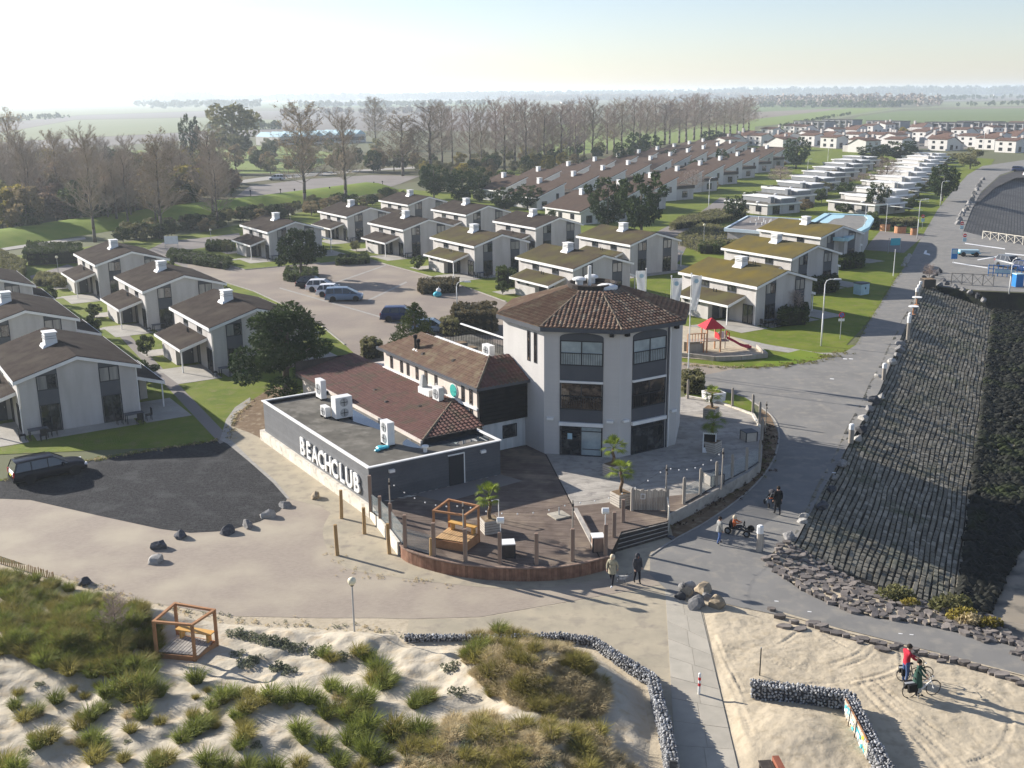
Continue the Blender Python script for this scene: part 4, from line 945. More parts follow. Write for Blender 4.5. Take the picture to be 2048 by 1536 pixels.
# wing roof and lower roof
facet([(10.4,20,5.55),(10.4,4.9,5.55),(13,7.5,6.9),(13,17.2,6.9)], None, 'tile_brown', .32, .36, True, .028)
facet([(10.4,4.9,5.55),(14.6,4.9,5.55),(14.6,7.5,6.9),(13,7.5,6.9)], None, 'tile_red', .32, .36)
facet([(10.4,20,5.55),(13,17.2,6.9),(13.4,17.2,6.9),(16,20,5.55)][::-1], None, 'tile_brown', .32, .36)
facet([(5.8,25.4,3.02),(5.8,4.1,3.02),(10.6,8.4,3.95),(10.6,25.4,3.95)], None, 'tile_red', .32, .36, True, .022)
facet([(5.8,4.1,3.02),(10.3,4.1,3.02),(10.75,5.3,3.3),(10.6,8.4,3.95)], None, 'tile_red', .32, .36)
capline((10.4,4.9,5.6),(13,7.5,6.95)); capline((5.8,4.1,3.06),(10.6,8.4,4.0))
obj('fascia', MB().box(5.7,19.2,2.75,5.8,25.4,3.0).box(5.8,25.4,2.75,10.8,25.5,3.9), M['dark_wood'], club)
obj('wing_wall', MB().box(6.2,19.2,0,14,25.2,2.95), M['cream_wall'], club)
obj('flashing', MB().box(10.62,5.4,3.9,10.8,19.6,4.05), M['white'], club)
for u, v, z in ((7.4,12.5,3.3),(8.0,15.5,3.4),(8.5,9.5,3.5),(11.3,14,6.0),(11.7,10.2,6.2)): obj('tile_vent', MB().cbox((u,v,z),(.34,.3,.16),0,.6,.6), M['dark_wood'], club)
# roof terrace behind the ridge
obj('terrace_floor', MB().box(13.05,8,5.4,18.6,19.5,5.6), M['bitumen'], club)
obj('coping', MB().box(12.95,7.6,6.82,13.2,15.3,6.95).box(13.05,7.5,5.5,13.2,17,6.82), M['white'], club)
rl = MB()
for k in range(40):
    v = 8.6+k*.24; rl.tube((16.9,v,5.6),(16.9,v,6.9),.018,n=4)
for k in range(16): rl.tube((13.3+k*.24,18.1,5.6),(13.3+k*.24,18.1,6.7),.018,n=4)
rr = obj('railing', rl, M['black'], club); obj('handrail', MB().box(16.82,8.5,6.9,16.98,18.1,6.98), M['white'], rr)
def put_tiles():
    protos = {}; loose = {}
    for k, (p, ex, ey, n, mname, w, l, a) in enumerate(TILES):
        if k < 300:
            key = (mname, w, l)
            if key not in protos: protos[key] = tile_mesh(w, l, mname, a).mesh('tile', M[mname])
            o = link('tile', protos[key], club)
            o.matrix_local = Matrix(((ex.x,ey.x,n.x,p.x),(ex.y,ey.y,n.y,p.y),(ex.z,ey.z,n.z,p.z),(0,0,0,1)))
        else:
            mb = loose.setdefault(mname, MB()); t = tile_mesh(w, l, mname, a); jit = rnd.uniform(-.008,.008)
            mb.add([tuple(p+ex*v[0]+ey*v[1]+n*(v[2]+jit)) for v in t.v], t.f)
    for mname, mb in loose.items(): obj('roof_tiles', mb, M[mname], club, kind='stuff')
put_tiles()
# kit standing on the roofs
def acunit(label, u, v, z, w, d_, h, fans, rz=0, face=-90):
    x, y = UV(u, v); r = thing('air_conditioner', label, 'air conditioner', (x,y,z), TH+R_(rz))
    obj('case', MB().box(-w/2,-d_/2,.12,w/2,d_/2,h), M['white_metal'], r); obj('foot', MB().box(-w/2+.05,-d_/2-.05,0,-w/2+.15,d_/2+.05,.12).box(w/2-.15,-d_/2-.05,0,w/2-.05,d_/2+.05,.12), M['black'], r)
    for k in range(fans):
        zc = .12+(h-.12)*(k+.5)/fans; rad = min(w*.4, (h-.12)/fans*.42)
        f = obj('fan_grille', MB().lathe([(rad,0),(rad,.02),(rad*.9,.03),(rad*.2,.025)], (0,-d_/2-.03,zc), 16, 'y'), M['metal'], r)
        obj('fan', MB().box(-rad*.8,-d_/2-.045,zc-.02,rad*.8,-d_/2-.032,zc+.02).box(-.02,-d_/2-.045,zc-rad*.8,.02,-d_/2-.032,zc+rad*.8), M['black'], f)
    return r
acunit('slim white air conditioner at the far end of the flat roof', 4.6, 17.6, 2.86, 1.0, .42, 1.5, 1, -90)
acunit('large white twin-fan air conditioner beside the roof puddle', 3.85, 12.2, 2.86, 1.25, .75, 1.6, 2, 0)
acunit('small white air conditioner standing against the large twin-fan one', 3.0, 13.1, 2.86, .85, .4, .8, 1, -90)
acunit('white twin-fan air conditioner next to the cyan tarpaulin', 3.8, 5.1, 2.86, 1.0, .5, 1.6, 2, -90)
acunit('white air conditioner on the tiled roof against the cream wing wall', 9.9, 9.4, 3.75, .9, .4, 1.05, 1, -90)
acunit('cream twin-fan air conditioner on the roof terrace against the tower', 14.2, 9.6, 5.6, 1.0, .45, 1.6, 2, -90)
x, y = UV(3.1, 4.5); tp = MB()
for k in range(7): tp.ball((rnd.uniform(-.5,.5),rnd.uniform(-.25,.25),.08), rnd.uniform(.14,.26), 7, 4, (1.3,1,.5))
obj('tarpaulin', tp, M['cyan'], loc=(x,y,2.86), rz=TH, label='crumpled cyan tarpaulin lying on the flat roof', cat='tarpaulin')
x, y = UV(10.2, 11.2); r = thing('vent_box', 'white ventilation box with tapered cowl against the cream wing wall', 'vent', (x,y,3.75), TH)
obj('box', MB().box(-.5,-.8,0,.5,.8,.55), M['white'], r); obj('cowl', MB().cbox((-.2,.5,.5),(.5,.5,.9),0,.4,.4), M['metal'], r)
x, y = UV(5.1, 2.5); r = thing('roof_outlet', 'short white roof outlet pipe near the front edge of the flat roof', 'vent', (x,y,2.86), TH)
obj('pipe', MB().lathe([(.12,0),(.12,.3),(.22,.32),(.22,.42),(.05,.46)], (0,0,0), 12), M['white'], r)
for k, (u, v, lab) in enumerate(((11.5,15.6,'taller black flue pipe of the pair on the wing roof'),(11.5,15.15,'shorter black flue pipe of the pair on the wing roof'))):
    x, y = UV(u, v); r = thing('flue_pipe', lab, 'flue', (x,y,6.0), TH)
    obj('pipe', MB().lathe([(.1,0),(.1,.9-.25*k),(.16,.95-.25*k),(.16,1.15-.25*k),(.05,1.2-.25*k)], (0,0,0), 10), M['black'], r); obj('flashing', MB().cbox((0,0,.02),(.5,.4,.12),0,.6,.6), M['white'], r)
def potplant(label, u, v, z, leaf):
    x, y = UV(u, v); r = thing('planter', label, 'planter', (x,y,z), TH, None)
    obj('pot', MB().cbox((0,0,0),(.62,.62,.85),0,1.25,1.25), M['grey_panel'], r); obj('soil', MB().box(-.36,-.36,.85,.36,.36,.87), M['soil'], r)
for k, (u, v) in enumerate(((14.6,14.2),(14.4,12.4),(14.2,10.7))): potplant('%s of the three grey planter pots on the roof terrace, counted from its far end' % ordn[k].capitalize(), u, v, 5.6, 0)
# ================================================================== terrace of the club and what stands on it
DZ = .75
left_px = [(737,1008),(790,1075),(812,1098),(868,1117),(930,1129),(1000,1135),(1072,1136),(1145,1130),(1218,1113)]
front = smoothp([G(*p, DZ) for p in left_px[1:]], 6, False)
step_top = [G(1218,1113,DZ), G(1243,1063,DZ), G(1335,1042,DZ)]
right_px = [(1336,1030),(1385,1005),(1450,970),(1500,942),(1521,923),(1524,890),(1520,855),(1506,830),(1440,806),(1372,793)]
right = [G(*p, DZ) for p in right_px]
outline = [UV(.7,1.3)] + front + step_top[1:] + right + [UV(27,10), UV(20,8), UV(14.5,5.3), UV(9.9,5.3), UV(9.9,1.35)]
dk = MB(); dk.prism(outline, .2, DZ-.04); deck = struct('terrace_deck', dk, M['dark_wood'])
def planks(region, ang, w, m, z):
    ca, sa = math.cos(ang), math.sin(ang); n = (-sa, ca)
    lo = min(p[0]*n[0]+p[1]*n[1] for p in region); hi = max(p[0]*n[0]+p[1]*n[1] for p in region); t = lo
    while t < hi:
        q = clip_half(clip_half(region, n[0], n[1], t+w-.012), -n[0], -n[1], -t)
        if len(q) > 2:
            mb = MB(); mb.prism(q, z-.04, z+rnd.uniform(-.003,.004)); obj('plank', mb, m, deck)
        t += w
drain = (UV(14.7,3.2), G(1150,1020,DZ))
dd = (drain[1][0]-drain[0][0], drain[1][1]-drain[0][1]); nn = (-dd[1], dd[0]); cc = nn[0]*drain[0][0]+nn[1]*drain[0][1]
halfA = clip_half(outline, *nn, cc-.05*math.hypot(*nn)); halfB = clip_half(outline, -nn[0], -nn[1], -cc-.05*math.hypot(*nn))
lf, rt = (halfA, halfB) if sum(p[0] for p in halfA)/len(halfA) < sum(p[0] for p in halfB)/len(halfB) else (halfB, halfA)
planks(lf, R_(-9), .145, M['deck'], DZ)
sp = G(1262,1000,DZ); n2 = (-.25, .968); c2 = n2[0]*sp[0]+n2[1]*sp[1]
planks(clip_half(rt, *n2, c2), R_(14), .145, M['deck'], DZ); planks(clip_half(rt, -n2[0], -n2[1], -c2), R_(14), .3, M['deck_grey'], DZ)
sheet('concrete_pad', [UV(3.5,1.25), UV(9.9,1.25), UV(10.4,-.5), UV(4.5,-1.0)], DZ+.008, M['lot'], px=False)
# white retaining wall left, upright boards round the front, pale board on the right
def wall_strip(name, pts, z0, z1, t, m, parent=None, **k):
    mb = MB()
    for a, b in zip(pts[:-1], pts[1:]):
        d = Vector((b[0]-a[0], b[1]-a[1])); mb.cbox(((a[0]+b[0])/2,(a[1]+b[1])/2,z0), (d.length+.01,t,z1-z0), math.atan2(d.y,d.x))
    return obj(name, mb, m, parent, **k)
wall_strip('retaining_wall', [UV(.5,1.0), front[0], front[3]], -.1, DZ+.04, .16, M['white_plinth'], label='white rendered low wall under the glass screens at the left of the terrace', cat='wall')
fas = thing('board_wall', 'curved front of upright red-brown boards below the terrace', 'wall', (*front[len(front)//2],0)); ox, oy = front[len(front)//2]
acc = 0; fl = front[4:]
k = 0
for a, b in zip(fl[:-1], fl[1:]):
    L = math.hypot(b[0]-a[0], b[1]-a[1]); n = max(1, round(L/.15)); an = math.atan2(b[1]-a[1], b[0]-a[0])
    for i in range(n):
        t = (i+.5)/n; x, y = a[0]+(b[0]-a[0])*t-ox, a[1]+(b[1]-a[1])*t-oy
        obj('board', MB().cbox((x,y,-.05), (L/n-.012, .05+.012*rnd.random(), DZ-.02), an), M['fascia_wood'], fas)
    obj('cap_rail', MB().cbox(((a[0]+b[0])/2-ox,(a[1]+b[1])/2-oy,DZ-.03), (L+.02,.16,.07), an), M['post_wood'], fas)
wall_strip('terrace_edge', right[:6], .0, DZ+.02, .1, M['deck_grey'], label='bleached board edge along the dike-road side of the terrace', cat='wall')
wall_strip('terrace_kerb', right[6:], .0, DZ+.12, .2, M['white_plinth'], label='pale low kerb round the back corner of the terrace', cat='wall')
# steps
st = thing('terrace_steps', 'dark wooden steps from the terrace down to the dike road', 'steps', (*step_top[1],0)); ox, oy = step_top[1]
bot = [G(1218,1113,.0), G(1226,1106,.0), G(1336,1074,.0)]
for i in range(4):
    f0, f1 = i/4, (i+1)/4
    A = [tuple(step_top[j][k]*(1-f0)+bot[j][k]*f0 for k in (0,1)) for j in (0,1,2)]; B = [tuple(step_top[j][k]*(1-f1)+bot[j][k]*f1 for k in (0,1)) for j in (0,1,2)]
    z = DZ-.04-.17*i
    P = [(p[0]-ox,p[1]-oy) for p in (A[1],A[2],B[2],B[1])]; obj('tread', MB().prism(P, z-.2, z), M['dark_wood'], st); e = [(p[0]-ox,p[1]-oy) for p in (B[1],B[2])]; obj('nosing', MB().tube((*e[0],z-.01),(*e[1],z-.01),.025,n=4), M['deck_grey'], st)
    P = [(p[0]-ox,p[1]-oy) for p in (A[0],A[1],B[1],B[0])]; obj('tread', MB().prism(P, z-.2, z), M['dark_wood'], st)
# posts and glass screens
LP = [(742,1023,949),(761,1037,991),(782,1058,1005),(811,1096,1028),(868,1112,1044),(931,1122,1056),(1000,1127,1063),(1073,1129,1065),(1145,1122,1056),(1211,1110,1047)]
RP = [(1367,1008,957),(1400,990,939),(1432,972,925),(1463,956,910),(1492,941,896),(1518,924,881)]
BP = [(1375,797,761),(1464,815,777),(1505,826,790),(1518,850,805),(1523,880,838)]
XP = [(1228,1074,1023),(1246,1044,998)]
bases = {}
pp = thing('terrace_post', 'x', 'post', (0,0,-50)); obj('post', MB().box(-.085,-.085,0,.085,.085,1.35), M['post_wood'], pp); obj('lath', MB().box(-.11,-.03,0,-.085,.03,1.33).box(.085,-.03,0,.11,.03,1.33), M['grey_wood'], pp); first = [True]
pq = thing('terrace_post', 'x', 'post', (0,0,-50)); obj('post', MB().lathe([(.085,0),(.085,1.38),(.05,1.45)], (0,0,0), 8), M['grey_wood'], pq); obj('lath', MB().box(.08,-.025,0,.11,.025,1.3), M['deck_grey'], pq); firstq = [True]
def post(proto, fl_, x, y, yt, label, group, z=DZ):
    g = G(x, y, z); h = HG(x, y, yt, z); sc = (1,1,h/1.38)
    if fl_[0]: fl_[0] = False; o = proto; o.location = (*g, z); o.scale = sc; o['label'] = label; o['group'] = group
    else: o = dup(proto, (*g, z), 0, label, group, sc)
    return g
for k, (x, y, yt) in enumerate(LP+XP):
    lab = ('brown square terrace post, %s along the curved front counted from the grey building' % ordn[k]) if k < 10 else ('square terrace post beside the top of the steps' if k == 10 else 'tall square post at the head of the steps below the yellow palm')
    bases[k] = post(pp, first, x, y, yt, lab, 'square posts round the terrace front')
rb_ = [post(pq, firstq, x, y, yt, '%s weathered round post along the dike-road edge of the terrace' % ordn[k], 'round posts of the terrace') for k, (x, y, yt) in enumerate(RP)]
bb_ = [post(pq, firstq, x, y, yt, '%s weathered round post round the back corner of the terrace' % ordn[k], 'round posts of the terrace') for k, (x, y, yt) in enumerate(BP)]
def glass(a, b, z, h, label):
    d = Vector((b[0]-a[0], b[1]-a[1])); an = math.atan2(d.y, d.x); c = ((a[0]+b[0])/2, (a[1]+b[1])/2, z)
    r = thing('glass_screen', label, 'glass screen', c, an, 'glass wind screens of the terrace')
    obj('pane', MB().box(-d.length/2+.1,-.008,.05,d.length/2-.1,.008,h), M['screen_glass'], r)
    obj('shoe', MB().box(-d.length/2+.1,-.03,0,d.length/2-.1,.03,.06), M['dark_frame'], r)
for k in range(4): glass(bases[k], bases[k+1], DZ, 1.15, '%s glass wind screen from the grey building along the terrace' % ordn[k])
for k in range(5): glass(rb_[k], rb_[k+1], DZ, 1.05, '%s glass wind screen along the dike-road edge from the gate' % ordn[k])
# gate of round palings
ga, gb = G(1264,1021,DZ), G(1334,1022,DZ); d = Vector((gb[0]-ga[0], gb[1]-ga[1])); an = math.atan2(d.y, d.x)
r = thing('paling_gate', 'grey paling gate with a small framed sign at the head of the terrace steps', 'gate', (*ga, DZ), an)
for x in (0, d.length): obj('gate_post', MB().lathe([(.1,0),(.1,1.35),(.06,1.42)], (x,0,0), 8), M['grey_wood'], r)
for i in range(19):
    x = .14 + (d.length-.28)*i/18; obj('paling', MB().tube((x,0,.05),(x,.0,1.3+.06*math.sin(i*1.7)),.045,n=6), M['grey_wood'], r)
obj('rail', MB().box(.1,.03,.35,d.length-.1,.07,.45), M['grey_wood'], r); s_ = obj('sign', MB().box(.48,-.07,.75,.75,-.05,1.08), M['white'], r); obj('sign_face', MB().box(.52,-.08,.79,.71,-.07,1.04), M['grey_wood'], s_)
# string-light masts
masts = [(782,1057,957),(928,1108,1005),(1145,1118,1000),(1331,1020,930),(1443,979,897),(1530,868,802)]
MT = []
for k, (x, y, yt) in enumerate(masts):
    g = G(x, y, DZ if k < 5 else 0); h = HG(x, y, yt, DZ if k < 5 else 0); MT.append((g[0], g[1], (DZ if k < 5 else 0)+h))
    r = thing('light_mast', '%s thin mast of the string lights, counting from the grey building' % ordn[k], 'mast', (*g, DZ if k < 5 else 0), 0, 'masts of the string lights')
    obj('pole', MB().tube((0,0,0),(0,0,h),.05,.035,6), M['grey_wood'], r); obj('hook', MB().cbox((0,0,h-.35),(.12,.12,.14)).cbox((.03,.03,h-.6),(.1,.1,.12)), M['dark_wood'], r)
for k in range(4):
    a, b = Vector(MT[k]), Vector(MT[k+1]); n = 14; pts = []
    for i in range(n+1):
        t = i/n; p = a+(b-a)*t; p.z -= 1.1*4*t*(1-t)*.5 + .1; pts.append(tuple(p))
    r = thing('string_light', '%s sagging string of bulbs over the terrace, counting from the grey building' % ordn[k], 'string lights', pts[0], 0, 'string lights over the terrace')
    L = lambda p: (p[0]-pts[0][0], p[1]-pts[0][1], p[2]-pts[0][2])
    obj('cable', MB().path([L(p) for p in pts], .006, 4), M['black'], r)
    for p in pts[1:-1:2]: obj('bulb', MB().ball((L(p)[0],L(p)[1],L(p)[2]-.06),.045,6,4), M['white'], r)
# log posts in the sand before the terrace
for k, (x, y, yt, lab) in enumerate(((683,1037,980,'log post nearest the lettered wall'),(729,1068,1015,'log post before the white retaining wall corner'),(675,1111,1049,'lone log post out on the sandy forecourt'),(779,1108,1047,'log post below the glass screens'),(863,1138,1076,'tall log post right before the pergola'))):
    g = G(x, y); h = HG(x, y, yt); r = thing('log_post', lab+', rough brown timber', 'post', (*g, 0), 0, 'log posts before the terrace')
    tl = rnd.uniform(-.05,.05); obj('log', MB().tube((0,0,-.05),(tl,.02,h*.5),.11,.105,8).tube((tl,.02,h*.5),(tl*1.5,0,h),.105,.1,8), M['log_wood'], r, smooth=False)
# pergolas
def pergola(label, c4, z, H, wood, floor, raised, bench):
    A = [Vector(p) for p in c4]; c = sum(A, Vector((0,0)))/4; r = thing('pergola', label, 'pergola', (c.x, c.y, z)); Q = [p-c for p in A]
    for p in Q: obj('post', MB().cbox((p.x,p.y,0),(.13,.13,H)), M[wood], r)
    for i in range(4):
        a, b = Q[i], Q[(i+1)%4]; d = b-a; obj('beam', MB().cbox(((a.x+b.x)/2,(a.y+b.y)/2,H), (d.length+.13 if i % 2 else d.length-.13,.12,.1), math.atan2(d.y,d.x)), M[wood], r)
        obj('skirt_board', MB().cbox(((a.x+b.x)/2,(a.y+b.y)/2,0), (d.length-.13,.05,raised-.03), math.atan2(d.y,d.x)), M[wood], r)
    e1 = Q[1]-Q[0]; n = 12; an = math.atan2((Q[3]-Q[0]).y, (Q[3]-Q[0]).x)
    for i in range(n):
        t = (i+.5)/n; a = Q[0]+(Q[1]-Q[0])*t; b = Q[3]+(Q[2]-Q[3])*t; m = (a+b)/2; obj('plank', MB().cbox((m.x,m.y,raised-.03), ((b-a).length-.2, e1.length/n-.02, .035), an), M[floor], r)
    if bench:
        a = Q[2]+(Q[3]-Q[2])*.02; b = Q[2]+(Q[3]-Q[2])*.92; 
        a = a+(Q[1]-Q[2])*.12; b = b+(Q[0]-Q[3])*.12; m = (a+b)/2; d = b-a
        s = obj('bench', MB().cbox((m.x,m.y,raised+.42),(d.length,.42,.05),math.atan2(d.y,d.x)), M['yellow_wood'], r)
        for t in (.12,.88): p = a+d*t; obj('leg', MB().cbox((p.x,p.y,raised),(.09,.3,.42),math.atan2(d.y,d.x)), M['yellow_wood'], s)
pz = DZ; pergola('cedar pergola seat with tan boarded floor and yellow bench on the terrace', [G(869,1094,pz),G(931,1104,pz),G(958,1084,pz),G(899,1070,pz)], pz, 2.05, 'cedar', 'pallet_deck', .5, True)
pz2 = .35; pergola('cedar pergola frame with slatted floor standing in the dune grass', [G(314,1309,pz2),G(390,1316,pz2),G(434,1285,pz2),G(356,1271,pz2)], pz2-.2, HG(390,1316,1251,pz2)+.2, 'cedar', 'deck_grey', .3, True)
# palms in planters
def palm_thing(label, x, y, z, hz_, seed, dim=False):
    rs = random.Random(seed); r = thing('palm', label, 'palm', (x,y,z)); tr = MB(); n = 6; pts = [(.05*math.sin(i*1.3+seed),.05*math.cos(i*1.7+seed),hz_*i/n) for i in range(n+1)]
    tr.path(pts, .11, 8, .075); obj('trunk', tr, M['palm_trunk'], r)
    tx, ty, tz = pts[-1]
    for k in range(26):
        az = rs.uniform(0, 6.28); el = rs.uniform(-.5, 1.3); L = rs.uniform(.75,1.05); mb = MB(); vs = []
        d = Vector((math.cos(az)*math.cos(el), math.sin(az)*math.cos(el), math.sin(el))); sd = d.cross(Vector((0,0,1))).normalized(); up = sd.cross(d)
        o = Vector((tx,ty,tz)); hub = o+d*L*.5
        mb.tube(tuple(o), tuple(hub), .012, .008, 3)
        for j in range(9):                       # fan of narrow blades
            a = (j-4)*.27; dr = (d*math.cos(a)+sd*math.sin(a)); tip = hub+dr*L*(.62-.03*abs(j-4))+Vector((0,0,-.1*L*(1+abs(j-4)*.15))); w = (sd*math.cos(a)-d*math.sin(a))*.03
            m1 = hub+dr*L*.3
            mb.add([tuple(hub), tuple(m1+w), tuple(tip), tuple(m1-w)], [(0,1,2,3)])
        obj('frond', mb, M['palm_leaf'], r)
    return r
def planter_thing(label, x, y, z, w, h, rz):
    r = thing('planter', label, 'planter', (x,y,z), rz, None)
    obj('box', MB().box(-w/2,-w/2,0,w/2,w/2,h), M['planter'], r); obj('soil', MB().box(-w/2+.05,-w/2+.05,h,w/2-.05,w/2-.05,h+.02), M['soil'], r)
    for i in range(1, 5): obj('seam', MB().box(-w/2-.006,-w/2-.006,h*i/5-.008,w/2+.006,w/2+.006,h*i/5+.008), M['dark_wood'], r)
for k, (x, y, yc, lp, lq) in enumerate(((980,1062,990,'bright green fan palm beside the terrace pergola','wooden planter box of the palm beside the terrace pergola'),(1242,1008,938,'yellowish sunlit fan palm by the paling gate','wooden planter box by the paling gate'),(1226,950,893,'shaded fan palm against the tower pilaster','wooden planter box against the tower pilaster'),(1424,903,843,'fan palm behind the chalk board','planter box half hidden by the chalk board'),(1422,834,787,'fan palm on the sunny back corner of the terrace','planter box on the sunny back corner of the terrace'))):
    g = G(x, y, DZ); planter_thing(lq, *g, DZ, .95, .75, R_(20+10*k)); h = HG(x, y, yc, DZ)-.75; palm_thing(lp, *g, DZ+.76, max(.6, h-.1), k+3)
# smaller things of the terrace
g = G(1418,906,DZ); r = thing('chalk_board', 'black chalk A-board in a white frame on the terrace', 'sign board', (*g, DZ), R_(-12))
for s in (0, 1):
    b = MB(); o_ = .0 if not s else .5; tl = .25 if not s else -.25
    V = [(-.45,o_,0),(.45,o_,0),(.45,o_+tl,1.35),(-.45,o_+tl,1.35)]
    b.add(V+[(p[0],p[1]+.03,p[2]) for p in V], [(0,1,2,3),(7,6,5,4),(0,4,5,1),(1,5,6,2),(2,6,7,3),(3,7,4,0)]); f = obj('frame', b, M['white'], r)
    V = [(-.38,o_+tl*.12-.006,.12),(.38,o_+tl*.12-.006,.12),(.38,o_+tl*.93-.006,1.26),(-.38,o_+tl*.93-.006,1.26)]; obj('slate', MB().add(V, [(0,1,2,3)]), M['black'], f)
def crate(label, x, y, z, w, h, rz, lid='white', side='planter', fr='dark_frame'):
    g = G(x, y, z); r = thing('box_table', label, 'box', (*g, z), rz)
    obj('box', MB().box(-w/2,-w/2,.02,w/2,w/2,h), M[side], r); obj('top', MB().box(-w/2-.03,-w/2-.03,h,w/2+.03,w/2+.03,h+.05), M[lid], r)
    f = MB()
    for sx in (-1, 1):
        for sy in (-1, 1): f.cbox((sx*w/2, sy*w/2, 0), (.06,.06,h))
    obj('frame', f, M[fr], r)
crate('white-topped dark box by the front posts of the terrace', 1016, 1112, DZ, .68, .78, .1, 'white', 'dark_wood')
crate('white-topped plywood box at the end of the plank beam', 1195, 1100, DZ, .6, .82, .1, 'white', 'post_wood')
crate('dark-framed box planter by the dike-road edge, nearest the back corner', 1497, 880, DZ, .85, .65, .3, 'grey_panel', 'planter'); crate('dark-framed box planter behind the round posts facing the dike road', 1426, 966, DZ, .95, .65, .4, 'grey_panel', 'planter')
a, b = G(1150,1022,DZ+.15), G(1190,1088,DZ+.45); obj('beam', MB().cbox((0,0,0),(math.hypot(b[0]-a[0],b[1]-a[1]),.26,.1)), M['deck_grey'], loc=((a[0]+b[0])/2,(a[1]+b[1])/2,DZ+.25), rz=math.atan2(b[1]-a[1],b[0]-a[0]), label='long pale plank beam leading to the plywood box', cat='beam')
g = G(1118,1032,DZ); r = thing('parasol_base', 'pale parasol base slab with a short tube on the sunny deck', 'parasol base', (*g,DZ), .5)
for i in range(4): obj('slab', MB().box(-.5+(i%2)*.51,-.5+(i//2)*.51,.01,-.01+(i%2)*.51,-.01+(i//2)*.51,.09), M['slab'], r)
obj('tube', MB().tube((0,0,.09),(0,0,.55),.04), M['metal'], r)
for x, y, yt, lab in ((1002,1127,1045,'white lantern on a stick above the front terrace posts'),(1210,1112,1026,'white lantern on a stick beside the plywood box')):
    g = G(x, y, DZ); h = HG(x, y, yt, DZ); r = thing('lantern', lab, 'lamp', (*g,DZ)); obj('stick', MB().tube((0,.1,0),(0,.1,h),.025), M['white'], r); obj('head', MB().lathe([(.02,-.2),(.17,-.18),(.17,.18),(.02,.2)], (0,.1,h+.08), 10, 'x'), M['white'], r)
g = G(988,1040,DZ); r = thing('hoop_frame', 'white tubular frame leaning behind the palm planter', 'frame', (*g,DZ), .4); obj('hoop', MB().path([(-.3,0,0),(-.3,0,1.2),(.3,0,1.2),(.3,0,0)], .03), M['white'], r)
a, b = G(1331,1006,DZ), G(1337,1046,DZ-.2); r = thing('handrail', 'white handrail beside the terrace steps', 'handrail', (*a,DZ)); obj('rail', MB().path([(0,0,1.0),(b[0]-a[0],b[1]-a[1],.75)], .05), M['white_plinth'], r); obj('rail_post', MB().tube((b[0]-a[0],b[1]-a[1],-.7),(b[0]-a[0],b[1]-a[1],.75),.05), M['white_plinth'], r)
g = G(1427,800,DZ); r = thing('white_tub', 'white square tub behind the palm at the back corner', 'planter', (*g,DZ)); obj('box', MB().cbox((0,0,0),(1.3,1.3,.7),.4,1.08,1.08), M['white'], r); obj('soil', MB().cbox((0,0,.7),(1.1,1.1,.03),.4), M['soil'], r)
sheet('lawn', [(1366,752),(1420,765),(1500,795),(1510,826),(1440,802),(1370,790)], .014, M['lawn'])
# ================================================================== planting
def leafmesh(name, C, Rd, n, size, m, seed=0, aspect=.45, squash=1.0, out=.55, hollow=.5):
    """n leaf-sized faces spread through clumps with centres C and radii Rd"""
    rs = np.random.RandomState(seed+77); C = np.asarray(C, float); Rd = np.asarray(Rd, float)
    w = Rd**2; k = rs.choice(len(C), n, p=w/w.sum())
    d = rs.normal(size=(n,3)); d /= np.linalg.norm(d, axis=1)[:,None]
    r = (hollow+(1-hollow)*rs.rand(n)**.6)*Rd[k]; P = C[k] + d*r[:,None]*np.array([1,1,squash])
    t = d*out + rs.normal(size=(n,3))*.6; t /= np.linalg.norm(t, axis=1)[:,None]
    s = np.cross(t, rs.normal(size=(n,3))); s /= np.linalg.norm(s, axis=1)[:,None]
    L = size*rs.uniform(.6,1.3,n)[:,None]; a = t*L*.5; b = s*L*.5*aspect
    V = np.stack([P-a, P+b, P+a, P-b], 1).reshape(-1,3)
    me = bpy.data.meshes.new(name); me.from_pydata(V.tolist(), [], np.arange(4*n).reshape(-1,4).tolist()); me.materials.append(m); me.update(); return me
def trunk_mesh(H, r, lean=0.0, seed=0, branches=0, cr=1.0):
    rs = random.Random(seed); mb = MB(); pts = [(lean*(i/4)**1.5+rs.uniform(-.06,.06)*H*.1, rs.uniform(-.06,.06)*H*.1, H*i/4) for i in range(5)]; pts[0] = (0,0,-.1)
    mb.path(pts, r, 7, r*.4)
    for k in range(branches):
        f = rs.uniform(.35,.95); i = min(3, int(f*4)); p = Vector(pts[i]).lerp(Vector(pts[i+1]), f*4-i); az = rs.uniform(0,6.28); q = p+Vector((math.cos(az)*cr*.7, math.sin(az)*cr*.7, cr*rs.uniform(.15,.5))); mb.tube(tuple(p), tuple(q), r*.35, r*.1, 5)
    return mb
_tp = {}
